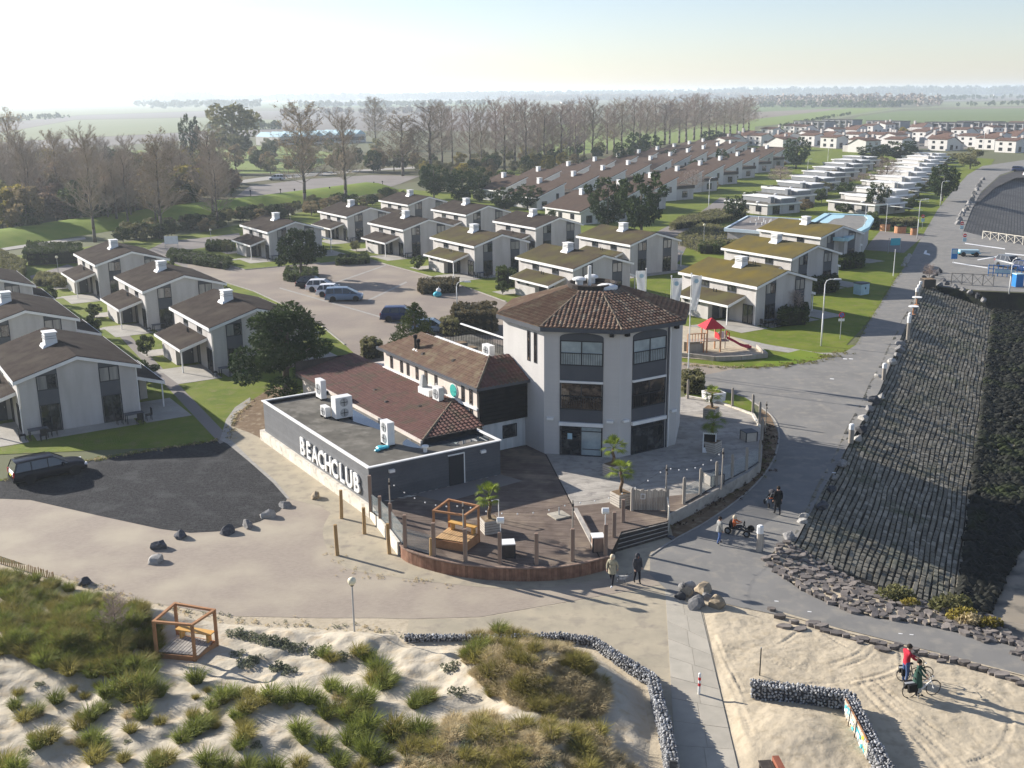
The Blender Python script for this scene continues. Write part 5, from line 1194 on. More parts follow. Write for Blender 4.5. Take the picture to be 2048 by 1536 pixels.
def tree_proto(kind, seed=0):
    """unit trees: about 1 m high and 1 m wide; scaled on planting"""
    rs = random.Random(seed*13+5); key = (kind, seed)
    if key in _tp: return _tp[key]
    C = []; R = []
    if kind in ('pine_round','pine_big'):
        n = 16 if kind == 'pine_round' else 30
        for i in range(n):
            a = i*2.4; t = (i+.5)/n; rr = .42*math.sqrt(t)+rs.uniform(-.05,.05); z = .9-.5*t**1.3+rs.uniform(-.08,.06)
            if kind == 'pine_big': z = .86-.76*t**1.7+rs.uniform(-.1,.07)
            C.append((rr*math.cos(a), rr*math.sin(a), z)); R.append(rs.uniform(.09,.15))
        C += [(0,0,.5),(.12,.1,.42),(-.12,-.05,.4)]; R += [.2,.16,.16]
        mesh = leafmesh('crown', C, R, 3600 if kind == 'pine_round' else 13000, .085 if kind == 'pine_round' else .05, M['pine'], seed, .3, .8, .7)
        tr = trunk_mesh(.75, .035, .05, seed, 9, .35)
    elif kind == 'pine_cone':
        for i in range(34):
            t = (i+.5)/34; rr = .46*(1-t)**.8; a = i*2.4; C.append((rr*math.cos(a)*rs.uniform(.7,1.1), rr*math.sin(a)*rs.uniform(.7,1.1), .1+.86*t)); R.append(.06+.09*(1-t))
        mesh = leafmesh('crown', C, R, 5200, .06, M['pine_warm'], seed, .3, .8, .6); tr = trunk_mesh(.9, .03, 0, seed, 8, .25)
    elif kind == 'pine_dark':
        for i in range(26):
            t = (i+.5)/26; rr = .42*math.sin(math.pi*(.15+.8*(1-t)))**.8; a = i*2.4; C.append((rr*math.cos(a)*rs.uniform(.5,1.15), rr*math.sin(a)*rs.uniform(.5,1.15), .22+.74*t)); R.append(.09+.07*(1-t))
        mesh = leafmesh('crown', C, R, 2400, .09, M['pine'], seed, .35, .75, .6); tr = trunk_mesh(.85, .03, 0.03, seed, 6, .3)
    elif kind in ('autumn','evergreen','olive','yellow_leaf','red_leaf'):
        for i in range(22):
            u = rs.uniform(-1,1); a = rs.uniform(0,6.28); q = math.sqrt(1-u*u); C.append((.33*q*math.cos(a), .33*q*math.sin(a), .56+.32*u)); R.append(rs.uniform(.1,.17))
        mesh = leafmesh('crown', C, R, 1900 if kind != 'evergreen' else 2400, .075, M[kind], seed, .6, 1, .3); tr = trunk_mesh(.6, .025, .03, seed, 8, .35)
    r = thing('tree', 'x', 'tree', (0,0,-200)); link('crown', mesh, r); obj('trunk', tr, M['bark'], r, smooth=True); _tp[key] = [r, False]; return _tp[key]
def bare_proto(seed, twig='twig', leaves=None, spread=1.0, dense=1.0):
    key = ('bare', seed, twig, leaves)
    if key in _tp: return _tp[key]
    rs = random.Random(seed*31+1); tr = MB(); br = MB(); H = 1.0
    P = [Vector((rs.uniform(-.0018,.0018)*i, rs.uniform(-.0018,.0018)*i, i/8)) for i in range(9)]
    tr.path([tuple(p) for p in P], .014, 6, .003)
    TW = []; LV = []
    def twig_(p, d, L, w):
        s = d.cross(Vector((rs.uniform(-1,1),rs.uniform(-1,1),rs.uniform(-1,1)))).normalized()*w; q = p+d*L
        TW.append((tuple(p-s), tuple(p+s), tuple(q)))
        if leaves and rs.random() < .1: LV.append(tuple(q))
    n = int(48*dense)
    for k in range(n):
        f = .22+.75*(k+rs.random())/n; i = min(7, int(f*8)); p = P[i].lerp(P[i+1], f*8-i); az = k*2.4+rs.uniform(-.5,.5)
        el = R_(rs.uniform(30,58)) + .25*(f-.5); L = (.16*(1-f)**.5+.13)*rs.uniform(.75,1.15)*spread
        d = Vector((math.cos(az)*math.cos(el), math.sin(az)*math.cos(el), math.sin(el))); q = p+d*L*.5; d2 = (d+Vector((0,0,.35))).normalized(); e = q+d2*L*.5
        br.tube(tuple(p), tuple(q), .0032, .002, 3, False); br.tube(tuple(q), tuple(e), .002, .0007, 3, False)
        for j in range(8):
            t = .25+.75*j/7.5; b = (p.lerp(q, t*2) if t < .5 else q.lerp(e, t*2-1)); a2 = rs.uniform(0,6.28); dd = (d2*1.1+Vector((math.cos(a2),math.sin(a2),rs.uniform(-.1,.7)))*.75).normalized(); l2 = L*rs.uniform(.2,.42)
            twig_(b, dd, l2, .0011)
            for m_ in range(22):
                tt = rs.uniform(.2,1); a3 = rs.uniform(0,6.28); d3 = (dd+Vector((math.cos(a3),math.sin(a3),rs.uniform(0,.8)))*.7).normalized(); twig_(b+dd*l2*tt, d3, l2*rs.uniform(.35,.75), .0009)
    for a, b, c in TW: br.add([a,b,c], [(0,1,2)])
    r = thing('bare_tree', 'x', 'tree', (0,0,-200)); obj('trunk', tr, M['bark'], r, smooth=True); obj('crown', br, M[twig], r)
    if leaves and LV: link('leaves', leafmesh('leaves', LV, [.014]*len(LV), len(LV)*3, .011, M[leaves], seed, .7), r)
    _tp[key] = [r, False]; return _tp[key]
def plant(pr, g, h, w, label, group, z=0, name=None):
    o, used = pr; sc = (w, w, h); rz = rnd.uniform(0, 6.28)
    if not used: pr[1] = True; o.location = (*g, z); o.scale = sc; o.rotation_euler = (0,0,rz); o['label'] = label
    else: o = dup(o, (*g, z), rz, label, None, sc)
    if group: o['group'] = group
    elif 'group' in o: del o['group']
    if name: o.name = name
    return o
def ptree(kind, seed, xb, yb, yt, wpx, label, group=None, name='pine_tree', z=0):
    g = G(xb, yb, z); h = HG(xb, yb, yt, z); w = wpx/SC(xb, yb, z)
    pr = bare_proto(*kind) if isinstance(kind, tuple) else tree_proto(kind, seed)
    return plant(pr, g, h*(1.06 if not isinstance(kind, tuple) else .9), w*(1.05 if not isinstance(kind, tuple) else 2.3), label, group, z, name)
# pines one can tell apart
ptree('pine_big', 1, 572, 788, 620, 218, 'big round dark pine beside the club and the gravel yard', None)
ptree('pine_round', 2, 603, 560, 456, 96, 'lone rounded pine standing in a clipped hedge in the parking street')
ptree('pine_cone', 3, 832, 712, 610, 112, 'conical pine right behind the tiled wing of the club')
ptree('pine_dark', 4, 1215, 462, 360, 92, 'layered dark pine before the white bungalow rows, the one nearer the cottages', name='pine_tree')
ptree('pine_dark', 5, 1283, 470, 352, 100, 'tallest dark pine before the white bungalow rows, by the back street')
for k, (x, y, t, w) in enumerate(sorted(((868,398,333,62),(925,410,345,66),(958,398,338,50),(905,382,340,40),(1008,425,378,62),(1010,372,342,42),(1055,418,372,58),(1110,330,300,40),(1180,345,318,48),(1245,345,288,50),(1273,322,268,44),(1300,325,272,50),(1340,330,300,36),(1395,350,322,44),(1425,292,262,50),(1440,350,300,30)))):
    ptree('pine_dark', 4+k % 3, x, y, t, w, '%s dark rounded pine among the bungalows, counting from the dyke' % ordn[k], 'dark pines among the bungalows')
for x, y, t, w, l in ((1592,338,278,58,'dark pine at the end of the brown bungalow row'),(1752,425,368,52,'open-branched pine before the pale flat bungalows'),(1884,402,333,66,'dark pine beside the dike road half way along'),(1742,322,292,62,'dark pine clump by the far houses, the one to the bare reddish tree'),(1800,322,284,80,'dark pine clump by the far houses, the larger one'),(1688,395,366,38,'small conical evergreen between grey and pale flat bungalows'),(1710,398,372,40,'small bushy evergreen between grey and pale flat bungalows'),(385,345,235,44,'dark conifer standing before the great hazy round tree'),(1468,440,395,46,'evergreen at the near end of the grey flat bungalows')):
    ptree('pine_dark', 4, x, y, t, w, l)
ptree('olive', 3, 1940,338,296,62, 'yellowish willow beside the far bend of the dike road', None, 'tree'); ptree('yellow_leaf', 2, 1803,285,256,34, 'yellow-leaved tree among the far houses', None, 'tree')
ptree('olive', 5, 472,318,206,135, 'great hazy round tree beyond the dyke and car park', None, 'tree')
# bare poplars one by one
bt = [(190,484,248,110),(325,478,268,110),(427,430,250,110),(610,408,206,120),(692,400,218,110),(806,352,228,110),(862,352,203,120),(752,300,195,60),(60,440,262,80),(30,400,222,80),(262,420,270,70),(120,420,262,70)]
labs = ['tall bare tree before the dyke behind the far cottage of three','tall bare tree before the dyke with brownish leaves, above the white signboard','tall bare tree beside the car park entrance','tall bare tree standing alone before the middle of the car park','tall bare forked tree at the end of the green bank by the car park','bare tree with yellow-green lower crown beyond the car park end','tall bare poplar beginning the long row behind the pines','slender bare tree far beyond the car park','bare tree at the edge of the wood, its trunk clear of bushes','pale slender bare tree at the wood edge, the tallest there','thin bare tree in the wood belt','bare tree in the wood belt before the bright green field']
for k, (x, y, t, w) in enumerate(bt): ptree((k % 4, 'twig', 'autumn' if k % 2 else None), 0, x, y, t, w, labs[k], None, 'bare_tree')
row = [(963,345),(992,335),(1009,340),(1052,348),(1075,330),(1088,332),(1105,322),(1122,330),(1140,318),(1151,325),(1168,315),(1185,318),(1214,308),(1228,300),(1243,308),(1267,300),(1280,294),(1293,296),(1310,290),(1329,290),(1339,288),(1358,286),(1372,284),(1388,280),(1402,279),(1418,276),(1432,274),(1448,272),(1460,270),(1474,268),(1486,266),(1497,264),(940,338),(905,330),(885,340),(1030,326)]
row.sort()
for k, (x, y) in enumerate(row): ptree((k % 6, 'twig_pink' if k % 3 else 'twig', None), 0, x, y, 194+rnd.uniform(-4,16)-(4 if 1300 < x < 1440 else 0), rnd.uniform(56,84), '%s tall bare poplar in the long row behind the bungalows' % ordn[k], 'bare poplars in the long row', 'bare_tree')
for x, y, t, w, l in ((1772,372,318,56,'bare reddish round tree between the flat bungalow rows'),(1560,372,332,52,'bare yellowish shrub tree before the brown bungalows'),(1725,372,345,40,'small bare tree between the grey and pale flat bungalows'),(1300,420,370,36,'small bare tree before the first white bungalow gable'),(1385,390,340,50,'bare tree overhanging the back street'),(70,690,605,80,'bare twiggy tree before the gable of the cottage behind the largest'),(1090,492,458,34,'small bare tree at a cottage gable in the back row'),(1205,560,530,40,'small bare tree at the gable behind the tower roof'),(930,545,498,36,'small bare tree at the gable of the olive-roofed cottage'),(1590,640,578,36,'small bare reddish tree at the gable beside the playground'),(255,545,500,30,'small bare tree at the gable of the far cottage'),(1012,440,418,30,'tiny bare tree at the back row gable'),(235,1290,1185,60,'bare brown shrub standing up out of the dune grass'),(1858,560,528,26,'small bare shrub at the corner of the slipway')):
    ptree((k % 3, 'twig_pink', None, 1.2), 0, x, y, t, w*1.2, l, None, 'bare_tree')
# belt of mixed wood behind the dyke
belt = [(-40,430),(60,425),(160,418),(260,425),(330,420),(430,405),(480,385),(480,345),(300,335),(0,345),(-40,360)]
kinds = ['autumn','olive','autumn','evergreen','olive','red_leaf','yellow_leaf']; B = [G(*p) for p in belt]
blab = {'evergreen':'dark green bushy tree in the wood belt behind the dyke','autumn':'brown-leaved bushy tree in the wood belt behind the dyke','olive':'olive green bushy tree in the wood belt behind the dyke','yellow_leaf':'yellow-leaved bushy tree in the wood belt behind the dyke','red_leaf':'russet bushy tree in the wood belt behind the dyke'}
cnt = 0
while cnt < 190:
    x = rnd.uniform(-30,478); y = rnd.uniform(338,470)
    if not inpoly(x, y, [(-40,480),(40,474),(160,455),(260,440),(340,432),(430,410),(482,385),(482,340),(300,335),(-40,345)]): continue
    kd = kinds[int(rnd.random()**1.25*7)]; g = G(x, y); h = rnd.uniform(4.5,9.5); plant(tree_proto(kd, cnt % 3), g, h, h*rnd.uniform(.9,1.35), blab[kd], 'mixed trees of the wood belt', 0, 'tree'); cnt += 1
for k in range(46):
    x = rnd.uniform(-30,480)*rnd.uniform(.6,1); y = rnd.uniform(350,455); g = G(x,y); plant(bare_proto(k % 4,'twig',None), g, rnd.uniform(9,14), rnd.uniform(14,20), 'thin bare tree rising out of the wood belt behind the dyke', 'bare trees of the wood belt', 0, 'bare_tree')
under = [(k, rnd.uniform(840,1230), 0) for k in range(64)]
for k, x, _ in under:
    y = 372-(x-840)*.16+rnd.uniform(-34,18); kd = ['olive','autumn','evergreen','yellow_leaf'][k % 4] if k % 3 else 'olive'; g = G(x, y); h = rnd.uniform(3,6)
    plant(tree_proto(kd, k % 3), g, h, h*rnd.uniform(.9,1.4), {'olive':'olive bush at the foot of the bare poplars','autumn':'brown bush at the foot of the bare poplars','evergreen':'dark green bush at the foot of the bare poplars','yellow_leaf':'yellow bush at the foot of the bare poplars'}[kd], 'bushes under the poplars', 0, 'bush')
for i, (u0, v0, du, dv, n) in enumerate(((98.3,112.3,19.6,12.8,9),(107.5,140.8,18.55,12.45,10),(110.5,160.5,18.5,12.3,10),(138.6,103,16,10.35,9),(155.5,90,16,10.35,10))):
    for k in range(n):
        for a, b in (((-3.5,4),(15.5,5)) if i < 3 else ((11.5,2),(12.5,9),(-2.5,6))):
            h = rnd.uniform(1.4,3.2); kd = ('evergreen','olive','evergreen','autumn')[(k+i) % 4]; g = UV(u0+du*k+a+rnd.uniform(-1,1), v0+dv*k+b+rnd.uniform(-2,2)); plant(tree_proto(kd, k % 3), g, h, h*rnd.uniform(1.2,2.0), {'evergreen':'dark garden bush among the bungalow rows','olive':'olive garden bush among the bungalow rows','autumn':'brown garden bush among the bungalow rows'}[kd], 'garden bushes of the bungalow rows', 0, 'bush')
for k in range(40):
    x = rnd.uniform(495,845); y = rnd.uniform(296,345) if k % 2 else rnd.uniform(336,350); kd = ['evergreen','olive','autumn'][k % 3]; g = G(x, y); h = rnd.uniform(3.5,8)
    plant(tree_proto(kd, k % 3), g, h, h*rnd.uniform(.8,1.3), {'olive':'olive tree beyond the car park','autumn':'brown tree beyond the car park','evergreen':'dark green tree beyond the car park'}[kd], 'trees beyond the car park', 0, 'tree')
for k in range(80):
    t = k/80; x = 250+t*560+rnd.uniform(-12,12); y = 468-t*85+rnd.uniform(4,20); kd = ['olive','evergreen','autumn','olive','evergreen'][k % 5]; g = G(x, y); h = rnd.uniform(1.6,3.2)
    plant(tree_proto(kd, k % 3), g, h, h*1.5, {'olive':'olive bush on the near side of the green dyke','autumn':'brown bush on the near side of the green dyke','evergreen':'dark bush on the near side of the green dyke'}[kd], 'bushes along the dyke foot', 0, 'bush')
# far woods that read as one mass
def wood(name, pts, n, h, size, m, seed=0):
    P = [G(*p) for p in pts]; rs = np.random.RandomState(seed); C = []; 
    x0, x1 = min(p[0] for p in P), max(p[0] for p in P); y0, y1 = min(p[1] for p in P), max(p[1] for p in P)
    tries = 0
    while len(C) < n and tries < n*60:
        tries += 1; x, y = rs.uniform(x0,x1), rs.uniform(y0,y1)
        if inpoly(x, y, P): C.append((x, y, h*rs.uniform(.3,.72)))
    if not C: return
    R = [h*rs.uniform(.22,.4) for _ in C]
    link(name, leafmesh(name, C, R, len(C)*26, size, m, seed, .7, 1.1, .3), kind='stuff')
wood('far_wood', [(1515,214),(1700,215),(1875,213),(1880,209),(1700,207),(1510,207)], 260, 18, 4.5, M['twig_pink'], 1); wood('far_wood', [(1515,215),(1700,216),(1878,214),(1700,212)], 120, 11, 4, M['evergreen'], 2)
wood('far_wood', [(268,217),(400,218),(522,216),(520,212),(400,212),(275,212)], 150, 17, 5, M['evergreen'], 3)
for k, (xa, xb, y, h, m) in enumerate(((-200,330,208.5,30,'evergreen'),(270,420,205,42,'evergreen'),(420,1000,203,30,'evergreen'),(860,1500,198.5,34,'evergreen'),(1000,1500,201,17,'twig'),(1450,2250,193.5,38,'evergreen'),(-200,700,206.5,18,'twig'),(1880,2250,188.5,24,'evergreen'))):
    sl = .00925*(xb-xa); wood('far_wood', [(xa,y+1.0),(xb,y+1.0-sl),(xb,y-.6-sl),(xa,y-.6)], 620, h, 13, M[m], 10+k)
for k, (pts, n, h, m) in enumerate((([(-100,252),(140,236),(142,235),(-100,250)],60,7,'evergreen'),([(180,204),(420,202),(420,200.5),(180,202)],140,14,'evergreen'),([(560,232),(900,226),(900,224.5),(560,230)],120,9,'twig'),([(420,262),(560,258),(560,256),(420,260)],60,6,'evergreen'),([(1900,213),(2150,208),(2150,207),(1900,212)],60,7,'evergreen'),([(1880,200.5),(2150,196),(2150,195),(1880,199.5)],90,11,'evergreen'),([(600,215),(1000,211),(1000,210),(600,214)],150,13,'evergreen'),([(1560,258),(1700,230),(1702,228),(1558,254)],80,3,'evergreen'))): wood('tree_line', pts, n, h, h*.35, M[m], 40+k)
# ------------------------------------------------------------------ hedges and bushes round the cottages
def hedge(px, h, m, label, group=None, seed=0, leaf=.24, z=0, name='hedge'):
    P = [G(*p, z) for p in px]; c = (sum(p[0] for p in P)/len(P), sum(p[1] for p in P)/len(P)); Q = [(p[0]-c[0], p[1]-c[1]) for p in P]
    r = thing(name, label, 'hedge', (*c, z), 0, group); core = [(q[0]*.9, q[1]*.9) for q in Q]
    obj('branches', MB().prism(core, 0, h*.86), M['core_shade'], r)  # solid filler block behind the leaves, coloured dark for the shade inside
    rs = np.random.RandomState(seed+9); C = []; R = []
    per = sum(math.hypot(Q[i][0]-Q[i-1][0], Q[i][1]-Q[i-1][1]) for i in range(len(Q)))
    for i in range(len(Q)):
        a, b = Q[i-1], Q[i]; L = math.hypot(a[0]-b[0], a[1]-b[1])
        for k in range(max(1, int(L/.45))):
            t = rs.rand()
            for zz in (.25,.6,.9): C.append((a[0]+(b[0]-a[0])*t, a[1]+(b[1]-a[1])*t, h*zz+rs.uniform(-.08,.08))); R.append(.28)
    x0, x1 = min(q[0] for q in Q), max(q[0] for q in Q); y0, y1 = min(q[1] for q in Q), max(q[1] for q in Q)
    for k in range(int((x1-x0)*(y1-y0)*3)):
        x, y = rs.uniform(x0,x1), rs.uniform(y0,y1)
        if inpoly(x, y, Q): C.append((x, y, h*.92+rs.uniform(-.12,.1))); R.append(.3)
    link('foliage', leafmesh('foliage', C, R, min(9000, len(C)*26), leaf, M[m], seed, .6, .8, .3), r)
M['hedge_brown'] = mat('hedge_brown', (.1,.085,.045), (.17,.135,.07), 1.2, rough=.8, coord='obj', lo=.4, hi=.62, trans=.25)
M['core_shade'] = mat('hedge_core_shade', (.02,.022,.014), (.035,.035,.02), 3, rough=.9)  # near-black colour stands in for the inner shade of the hedges
hedge([(335,522),(452,540),(464,528),(345,508)], 1.0, 'evergreen', 'long low clipped hedge on the lawn corner by the street', seed=1)
hedge([(414,503),(466,504),(468,494),(418,492)], 1.1, 'evergreen', 'short clipped hedge before the cottage behind the round pine', seed=2)
hedge([(70,572),(128,575),(130,560),(80,556)], .9, 'olive', 'low hedge beside the little lane at the far cottage', seed=3)
hedge([(50,532),(163,527),(165,512),(60,508)], 2.2, 'evergreen', 'tall dark hedge at the lane end near the globe lamp', seed=4)
hedge([(0,535),(48,560),(50,540),(0,515)], 1.5, 'olive', 'olive bushes at the lane edge in the corner of the park', seed=14)
hedge([(570,563),(632,566),(634,548),(576,546)], 1.0, 'evergreen', 'dark clipped hedge ring under the lone round pine', seed=5)
hedge([(674,531),(737,528),(734,519),(680,521)], .9, 'evergreen', 'dark clipped hedge before the brown-roofed cottage', seed=6)
hedge([(838,590),(912,586),(915,572),(842,574)], 1.2, 'hedge_brown', 'long rusty-brown hedge on the street island', seed=7)
hedge([(995,574),(1010,574),(1010,566),(996,566)], 2.4, 'evergreen', 'tall clipped column bush beside the olive-roofed cottage', seed=8)
hedge([(1010,572),(1028,575),(1030,560),(1012,560)], 1.6, 'evergreen', 'dark bush beside the clipped column bush', seed=18)
hedge([(1752,455),(1833,452),(1828,445),(1756,447)], 1.0, 'olive', 'clipped hedge behind the orange wooden tubs', seed=9)
hedge([(1733,460),(1752,460),(1752,448),(1736,448)], 2.4, 'evergreen', 'dark bush beside the blue pool building corner', seed=10)
hedge([(1352,490),(1400,507),(1498,500),(1480,470),(1400,462)], 1.5, 'olive', 'wild olive shrubbery bed before the pool building', seed=11)
hedge([(1340,462),(1450,446),(1500,432),(1430,430),(1360,446)], 1.3, 'olive', 'wild shrubbery bank along the back street', seed=12)
hedge([(1398,508),(1450,508),(1445,497),(1402,497)], 1.4, 'evergreen', 'bright green hedge by the wild shrubbery', seed=13)
hedge([(1674,541),(1728,536),(1722,524),(1678,528)], 1.5, 'evergreen', 'dark hedge at the gable of the cottage nearest the pool', seed=15)
hedge([(1622,590),(1674,585),(1668,570),(1626,574)], 1.7, 'evergreen', 'dark hedge at the gable of the middle mossy cottage', seed=16)
hedge([(1558,654),(1614,650),(1610,634),(1562,638)], 1.7, 'evergreen', 'dark hedge at the gable of the golden mossy cottage', seed=17)
hedge([(1300,525),(1345,520),(1340,508),(1304,512)], 1.5, 'evergreen', 'dark hedge at the gable of the cottage behind the flags', seed=19)
hedge([(1366,788),(1402,790),(1404,772),(1368,772)], 1.5, 'olive', 'yellow-green bush behind the tower by the back corner post', seed=20)
hedge([(905,668),(992,672),(990,648),(912,648)], 2.6, 'hedge_brown', 'wide brown and green bush behind the roof terrace', seed=21)
hedge([(725,722),(762,716),(758,704),(728,708)], 1.6, 'olive', 'pale dry bush by the corner of the tiled wing', seed=22)
hedge([(884,672),(915,676),(912,664),(888,664)], 1.8, 'olive', 'light green bush behind the conical pine', seed=23)
short = ['the largest looking cottage','the cottage behind the big pine','the middle cottage of three','the far cottage of three','the cottage with twiggy tree','the cut-off edge cottage','the cottage behind the lone pine','the cottage next to the dyke','the furthest back cottage','the second-row hedge cottage','the back-row cottage by pines','the column-bush cottage','the cottage before the bungalows','the cottage behind the tower','the cottage behind the flags','the cottage before the pool','the middle mossy cottage','the playground cottage']
for i, (u, v, rf, lab) in enumerate(houses):
    for (du, dv, s, kd) in ((-3.0,10.9,1.9,'evergreen' if i % 3 else 'olive'),(12.2,10.9,2.2,'evergreen')):
        g = UV(u+du, v+dv); plant(tree_proto(kd, (i+1) % 3), g, s*rnd.uniform(.85,1.15), s*rnd.uniform(1.1,1.4), ('rounded dark bush' if kd == 'evergreen' else 'pale olive bush')+' at the %s porch end of %s' % ('front' if du < 0 else 'back', short[i]), 'bushes at the cottage porches', 0, 'bush')
# ------------------------------------------------------------------ dune grass
def tuft_mesh(seed, n, m, H=.9, spread=.62, base=.16, droop=.35, w=.017):
    rs = np.random.RandomState(seed); V = []; F = []
    for k in range(n):
        a = rs.rand()*6.283; r = base*math.sqrt(rs.rand()); b = np.array([r*math.cos(a), r*math.sin(a), -.05]); a2 = a+rs.normal()*.5; L = H*rs.uniform(.55,1.1); sp_ = spread*rs.rand()**.7
        d = np.array([math.cos(a2)*sp_, math.sin(a2)*sp_, 1.0]); d /= np.linalg.norm(d); mid = b+d*L*.55; d2 = d+np.array([math.cos(a2),math.sin(a2),-.5])*droop*rs.uniform(.4,1.5)+np.array([.3,-.16,0]); d2 /= np.linalg.norm(d2); tip = mid+d2*L*.5
        s = np.array([-math.sin(a2+rs.normal()), math.cos(a2+rs.normal()), 0])*w*rs.uniform(.7,1.3); o = len(V)
        V += [tuple(b-s), tuple(b+s), tuple(mid+s*.8), tuple(mid-s*.8), tuple(tip)]; F += [(o,o+1,o+2,o+3),(o+3,o+2,o+4)]
    me = bpy.data.meshes.new('blades'); me.from_pydata(V, [], F); me.materials.append(M[m]); me.update(); return me
TM = {'marram': [tuft_mesh(k, 420, 'marram', .9, .8, .22, .5, .012) for k in range(4)], 'marram_olive': [tuft_mesh(10+k, 400, 'marram_olive', .85, 1.0, .24, .6, .012) for k in range(3)], 'straw': [tuft_mesh(20+k, 360, 'straw', .62, 1.5, .3, .9, .011) for k in range(3)], 'sage': [leafmesh('leaves', [(.0,.0,.12),(.3,.1,.1),(-.25,.15,.1),(.05,-.3,.08),(-.3,-.2,.06)], [.22,.2,.2,.2,.16], 420, .1, M['sage'], 30+k, .5, .7) for k in range(2)]}
TL = {'marram':'dense green marram tuft on the dune','marram_olive':'olive-brown marram tuft on the dune','straw':'straw-coloured dry grass tuft on the dune','sage':'low grey-green herb clump on the dune sand'}
ntuft = [0]
def tuft(x, y, kind, s, dy=16):
    z = 0
    for _ in range(3): g = G(x, y+dy, z); z = dune_z(*g)
    i = ntuft[0]; ntuft[0] += 1
    o = link('grass_tuft', TM[kind][i % len(TM[kind])], None, (*g, z-.02), rnd.uniform(-.6,.6), TL[kind], 'grass tuft', {'marram':'green marram tufts','marram_olive':'olive marram tufts','straw':'dry straw tufts','sage':'grey-green herbs'}[kind]); o.scale = (s, s, s*rnd.uniform(.85,1.05))
big = [(114,1389,1.1),(50,1423,1.1),(30,1400,.9),(75,1412,.9),(183,1423,1.2),(160,1440,1),(205,1408,1),(215,1378,1.2),(240,1366,1.4),(267,1360,1.5),(295,1365,1.4),(318,1376,1.2),(255,1385,1.2),(285,1390,1.3),(305,1331,1),(393,1350,1.2),(286,1419,1.1),(99,1465,1.3),(75,1478,1),(187,1469,1.2),(205,1485,1),(191,1507,1.2),(389,1452,1.3),(365,1468,1.1),(410,1440,1.2),(420,1425,1),(446,1385,1.2),(470,1378,1.1),(425,1400,1),(496,1404,1.2),(475,1420,1),(545,1380,1.3),(565,1388,1.1),(525,1392,1),(595,1385,1.3),(620,1388,1.1),(640,1392,1),(492,1461,1.2),(480,1480,.9),(599,1450,1.2),(610,1470,1),(679,1410,1.3),(655,1420,1),(700,1425,1.2),(648,1296,1),(664,1305,.9),(664,1370,1.1),(690,1376,1),(648,1484,1.2),(332,1510,1.2),(310,1522,1.1),(416,1518,1.3),(450,1526,1.1),(8,1515,1.3),(35,1528,1.2),(549,1528,1.2),(500,1528,1.2),(718,1296,1.1),(735,1305,1.1),(759,1335,1.4),(770,1360,1.5),(748,1350,1.2),(782,1348,1.1),(722,1400,1.4),(735,1390,1.3),(710,1420,1.2),(722,1455,1.4),(740,1440,1.3),(700,1470,1.2),(792,1450,1.4),(780,1465,1.1),(846,1392,1.2),(830,1400,1),(860,1385,1),(839,1452,1.3),(855,1460,1.2),(1000,1250,1.2),(1004,1262,1),(953,1290,1.2),(940,1300,1.1),(965,1285,1.1),(821,1492,1.3),(737,1492,1.3),(760,1510,1.2),(680,1515,1.2),(600,1518,1)]
for k, (x, y, s) in enumerate(big): tuft(x, y, 'marram_olive' if k % 4 == 1 else 'marram', s*.78)
mass = [(0,1150),(110,1172),(285,1226),(318,1270),(325,1310),(290,1335),(190,1352),(110,1335),(0,1300)]
n = 0
while n < 110:
    x, y = rnd.uniform(-20,330), rnd.uniform(1140,1355)
    if inpoly(x, y, mass): tuft(x, y, 'marram' if rnd.random() < .6 else 'marram_olive', rnd.uniform(.6,1.0), 8); n += 1
hill = [(925,1275),(1010,1262),(1115,1285),(1180,1330),(1225,1395),(1195,1425),(1080,1415),(1010,1390),(935,1345)]
n = 0
while n < 46:
    x, y = rnd.uniform(920,1230), rnd.uniform(1262,1430)
    if inpoly(x, y, hill): tuft(x, y, 'straw' if rnd.random() < .85 else 'marram_olive', rnd.uniform(.7,1.05), 6); n += 1
for x, y in ((470,1262),(490,1268),(512,1273),(535,1278),(556,1282),(575,1288),(595,1292),(475,1305),(495,1322),(510,1315),(560,1332),(575,1338),(640,1300),(690,1310),(900,1330),(915,1385)): tuft(x, y, 'sage', rnd.uniform(.8,1.2), 4)
def mass_grass(poly, n, kinds, smin, smax, seed):
    rs = random.Random(seed); xs = [p[0] for p in poly]; ys = [p[1] for p in poly]; V = []; F = []; MI = []; k = 0
    while k < n:
        x, y = rs.uniform(min(xs),max(xs)), rs.uniform(min(ys),max(ys))
        if not inpoly(x, y, poly): continue
        z = 0
        for _ in range(2): g = G(x, y, z); z = dune_z(*g)
        ki = rs.randrange(len(kinds)); me = TM[kinds[ki]][rs.randrange(len(TM[kinds[ki]]))]; s = rs.uniform(smin,smax); c, sn = math.cos(rs.random()*6), math.sin(rs.random()*6); o = len(V)
        L = math.hypot(c, sn); c /= L; sn /= L
        for v in me.vertices: q = v.co; V.append((g[0]+s*(q.x*c-q.y*sn), g[1]+s*(q.x*sn+q.y*c), z+s*q.z))
        for p in me.polygons: F.append(tuple(o+i for i in p.vertices)); MI.append(ki)
        k += 1
    me = bpy.data.meshes.new('dune_grass'); me.from_pydata(V, [], F)
    for kd in kinds: me.materials.append(M[kd])
    me.polygons.foreach_set('material_index', MI); me.update(); link('dune_grass', me, kind='stuff')
mass_grass(mass, 230, ['marram','marram_olive','marram_olive'], .5, .85, 1)
mass_grass(hill, 230, ['straw','straw','marram_olive','straw','straw'], .5, .8, 2)
mass_grass([(800,1500),(850,1460),(930,1440),(1080,1450),(1200,1460),(1270,1545),(1200,1570),(820,1570)], 230, ['straw','marram_olive','sage','straw','straw'], .55, .95, 3)
mass_grass([(0,1360),(330,1345),(640,1370),(800,1430),(820,1560),(0,1560)], 46, ['straw','marram_olive','sage'], .35, .7, 4)

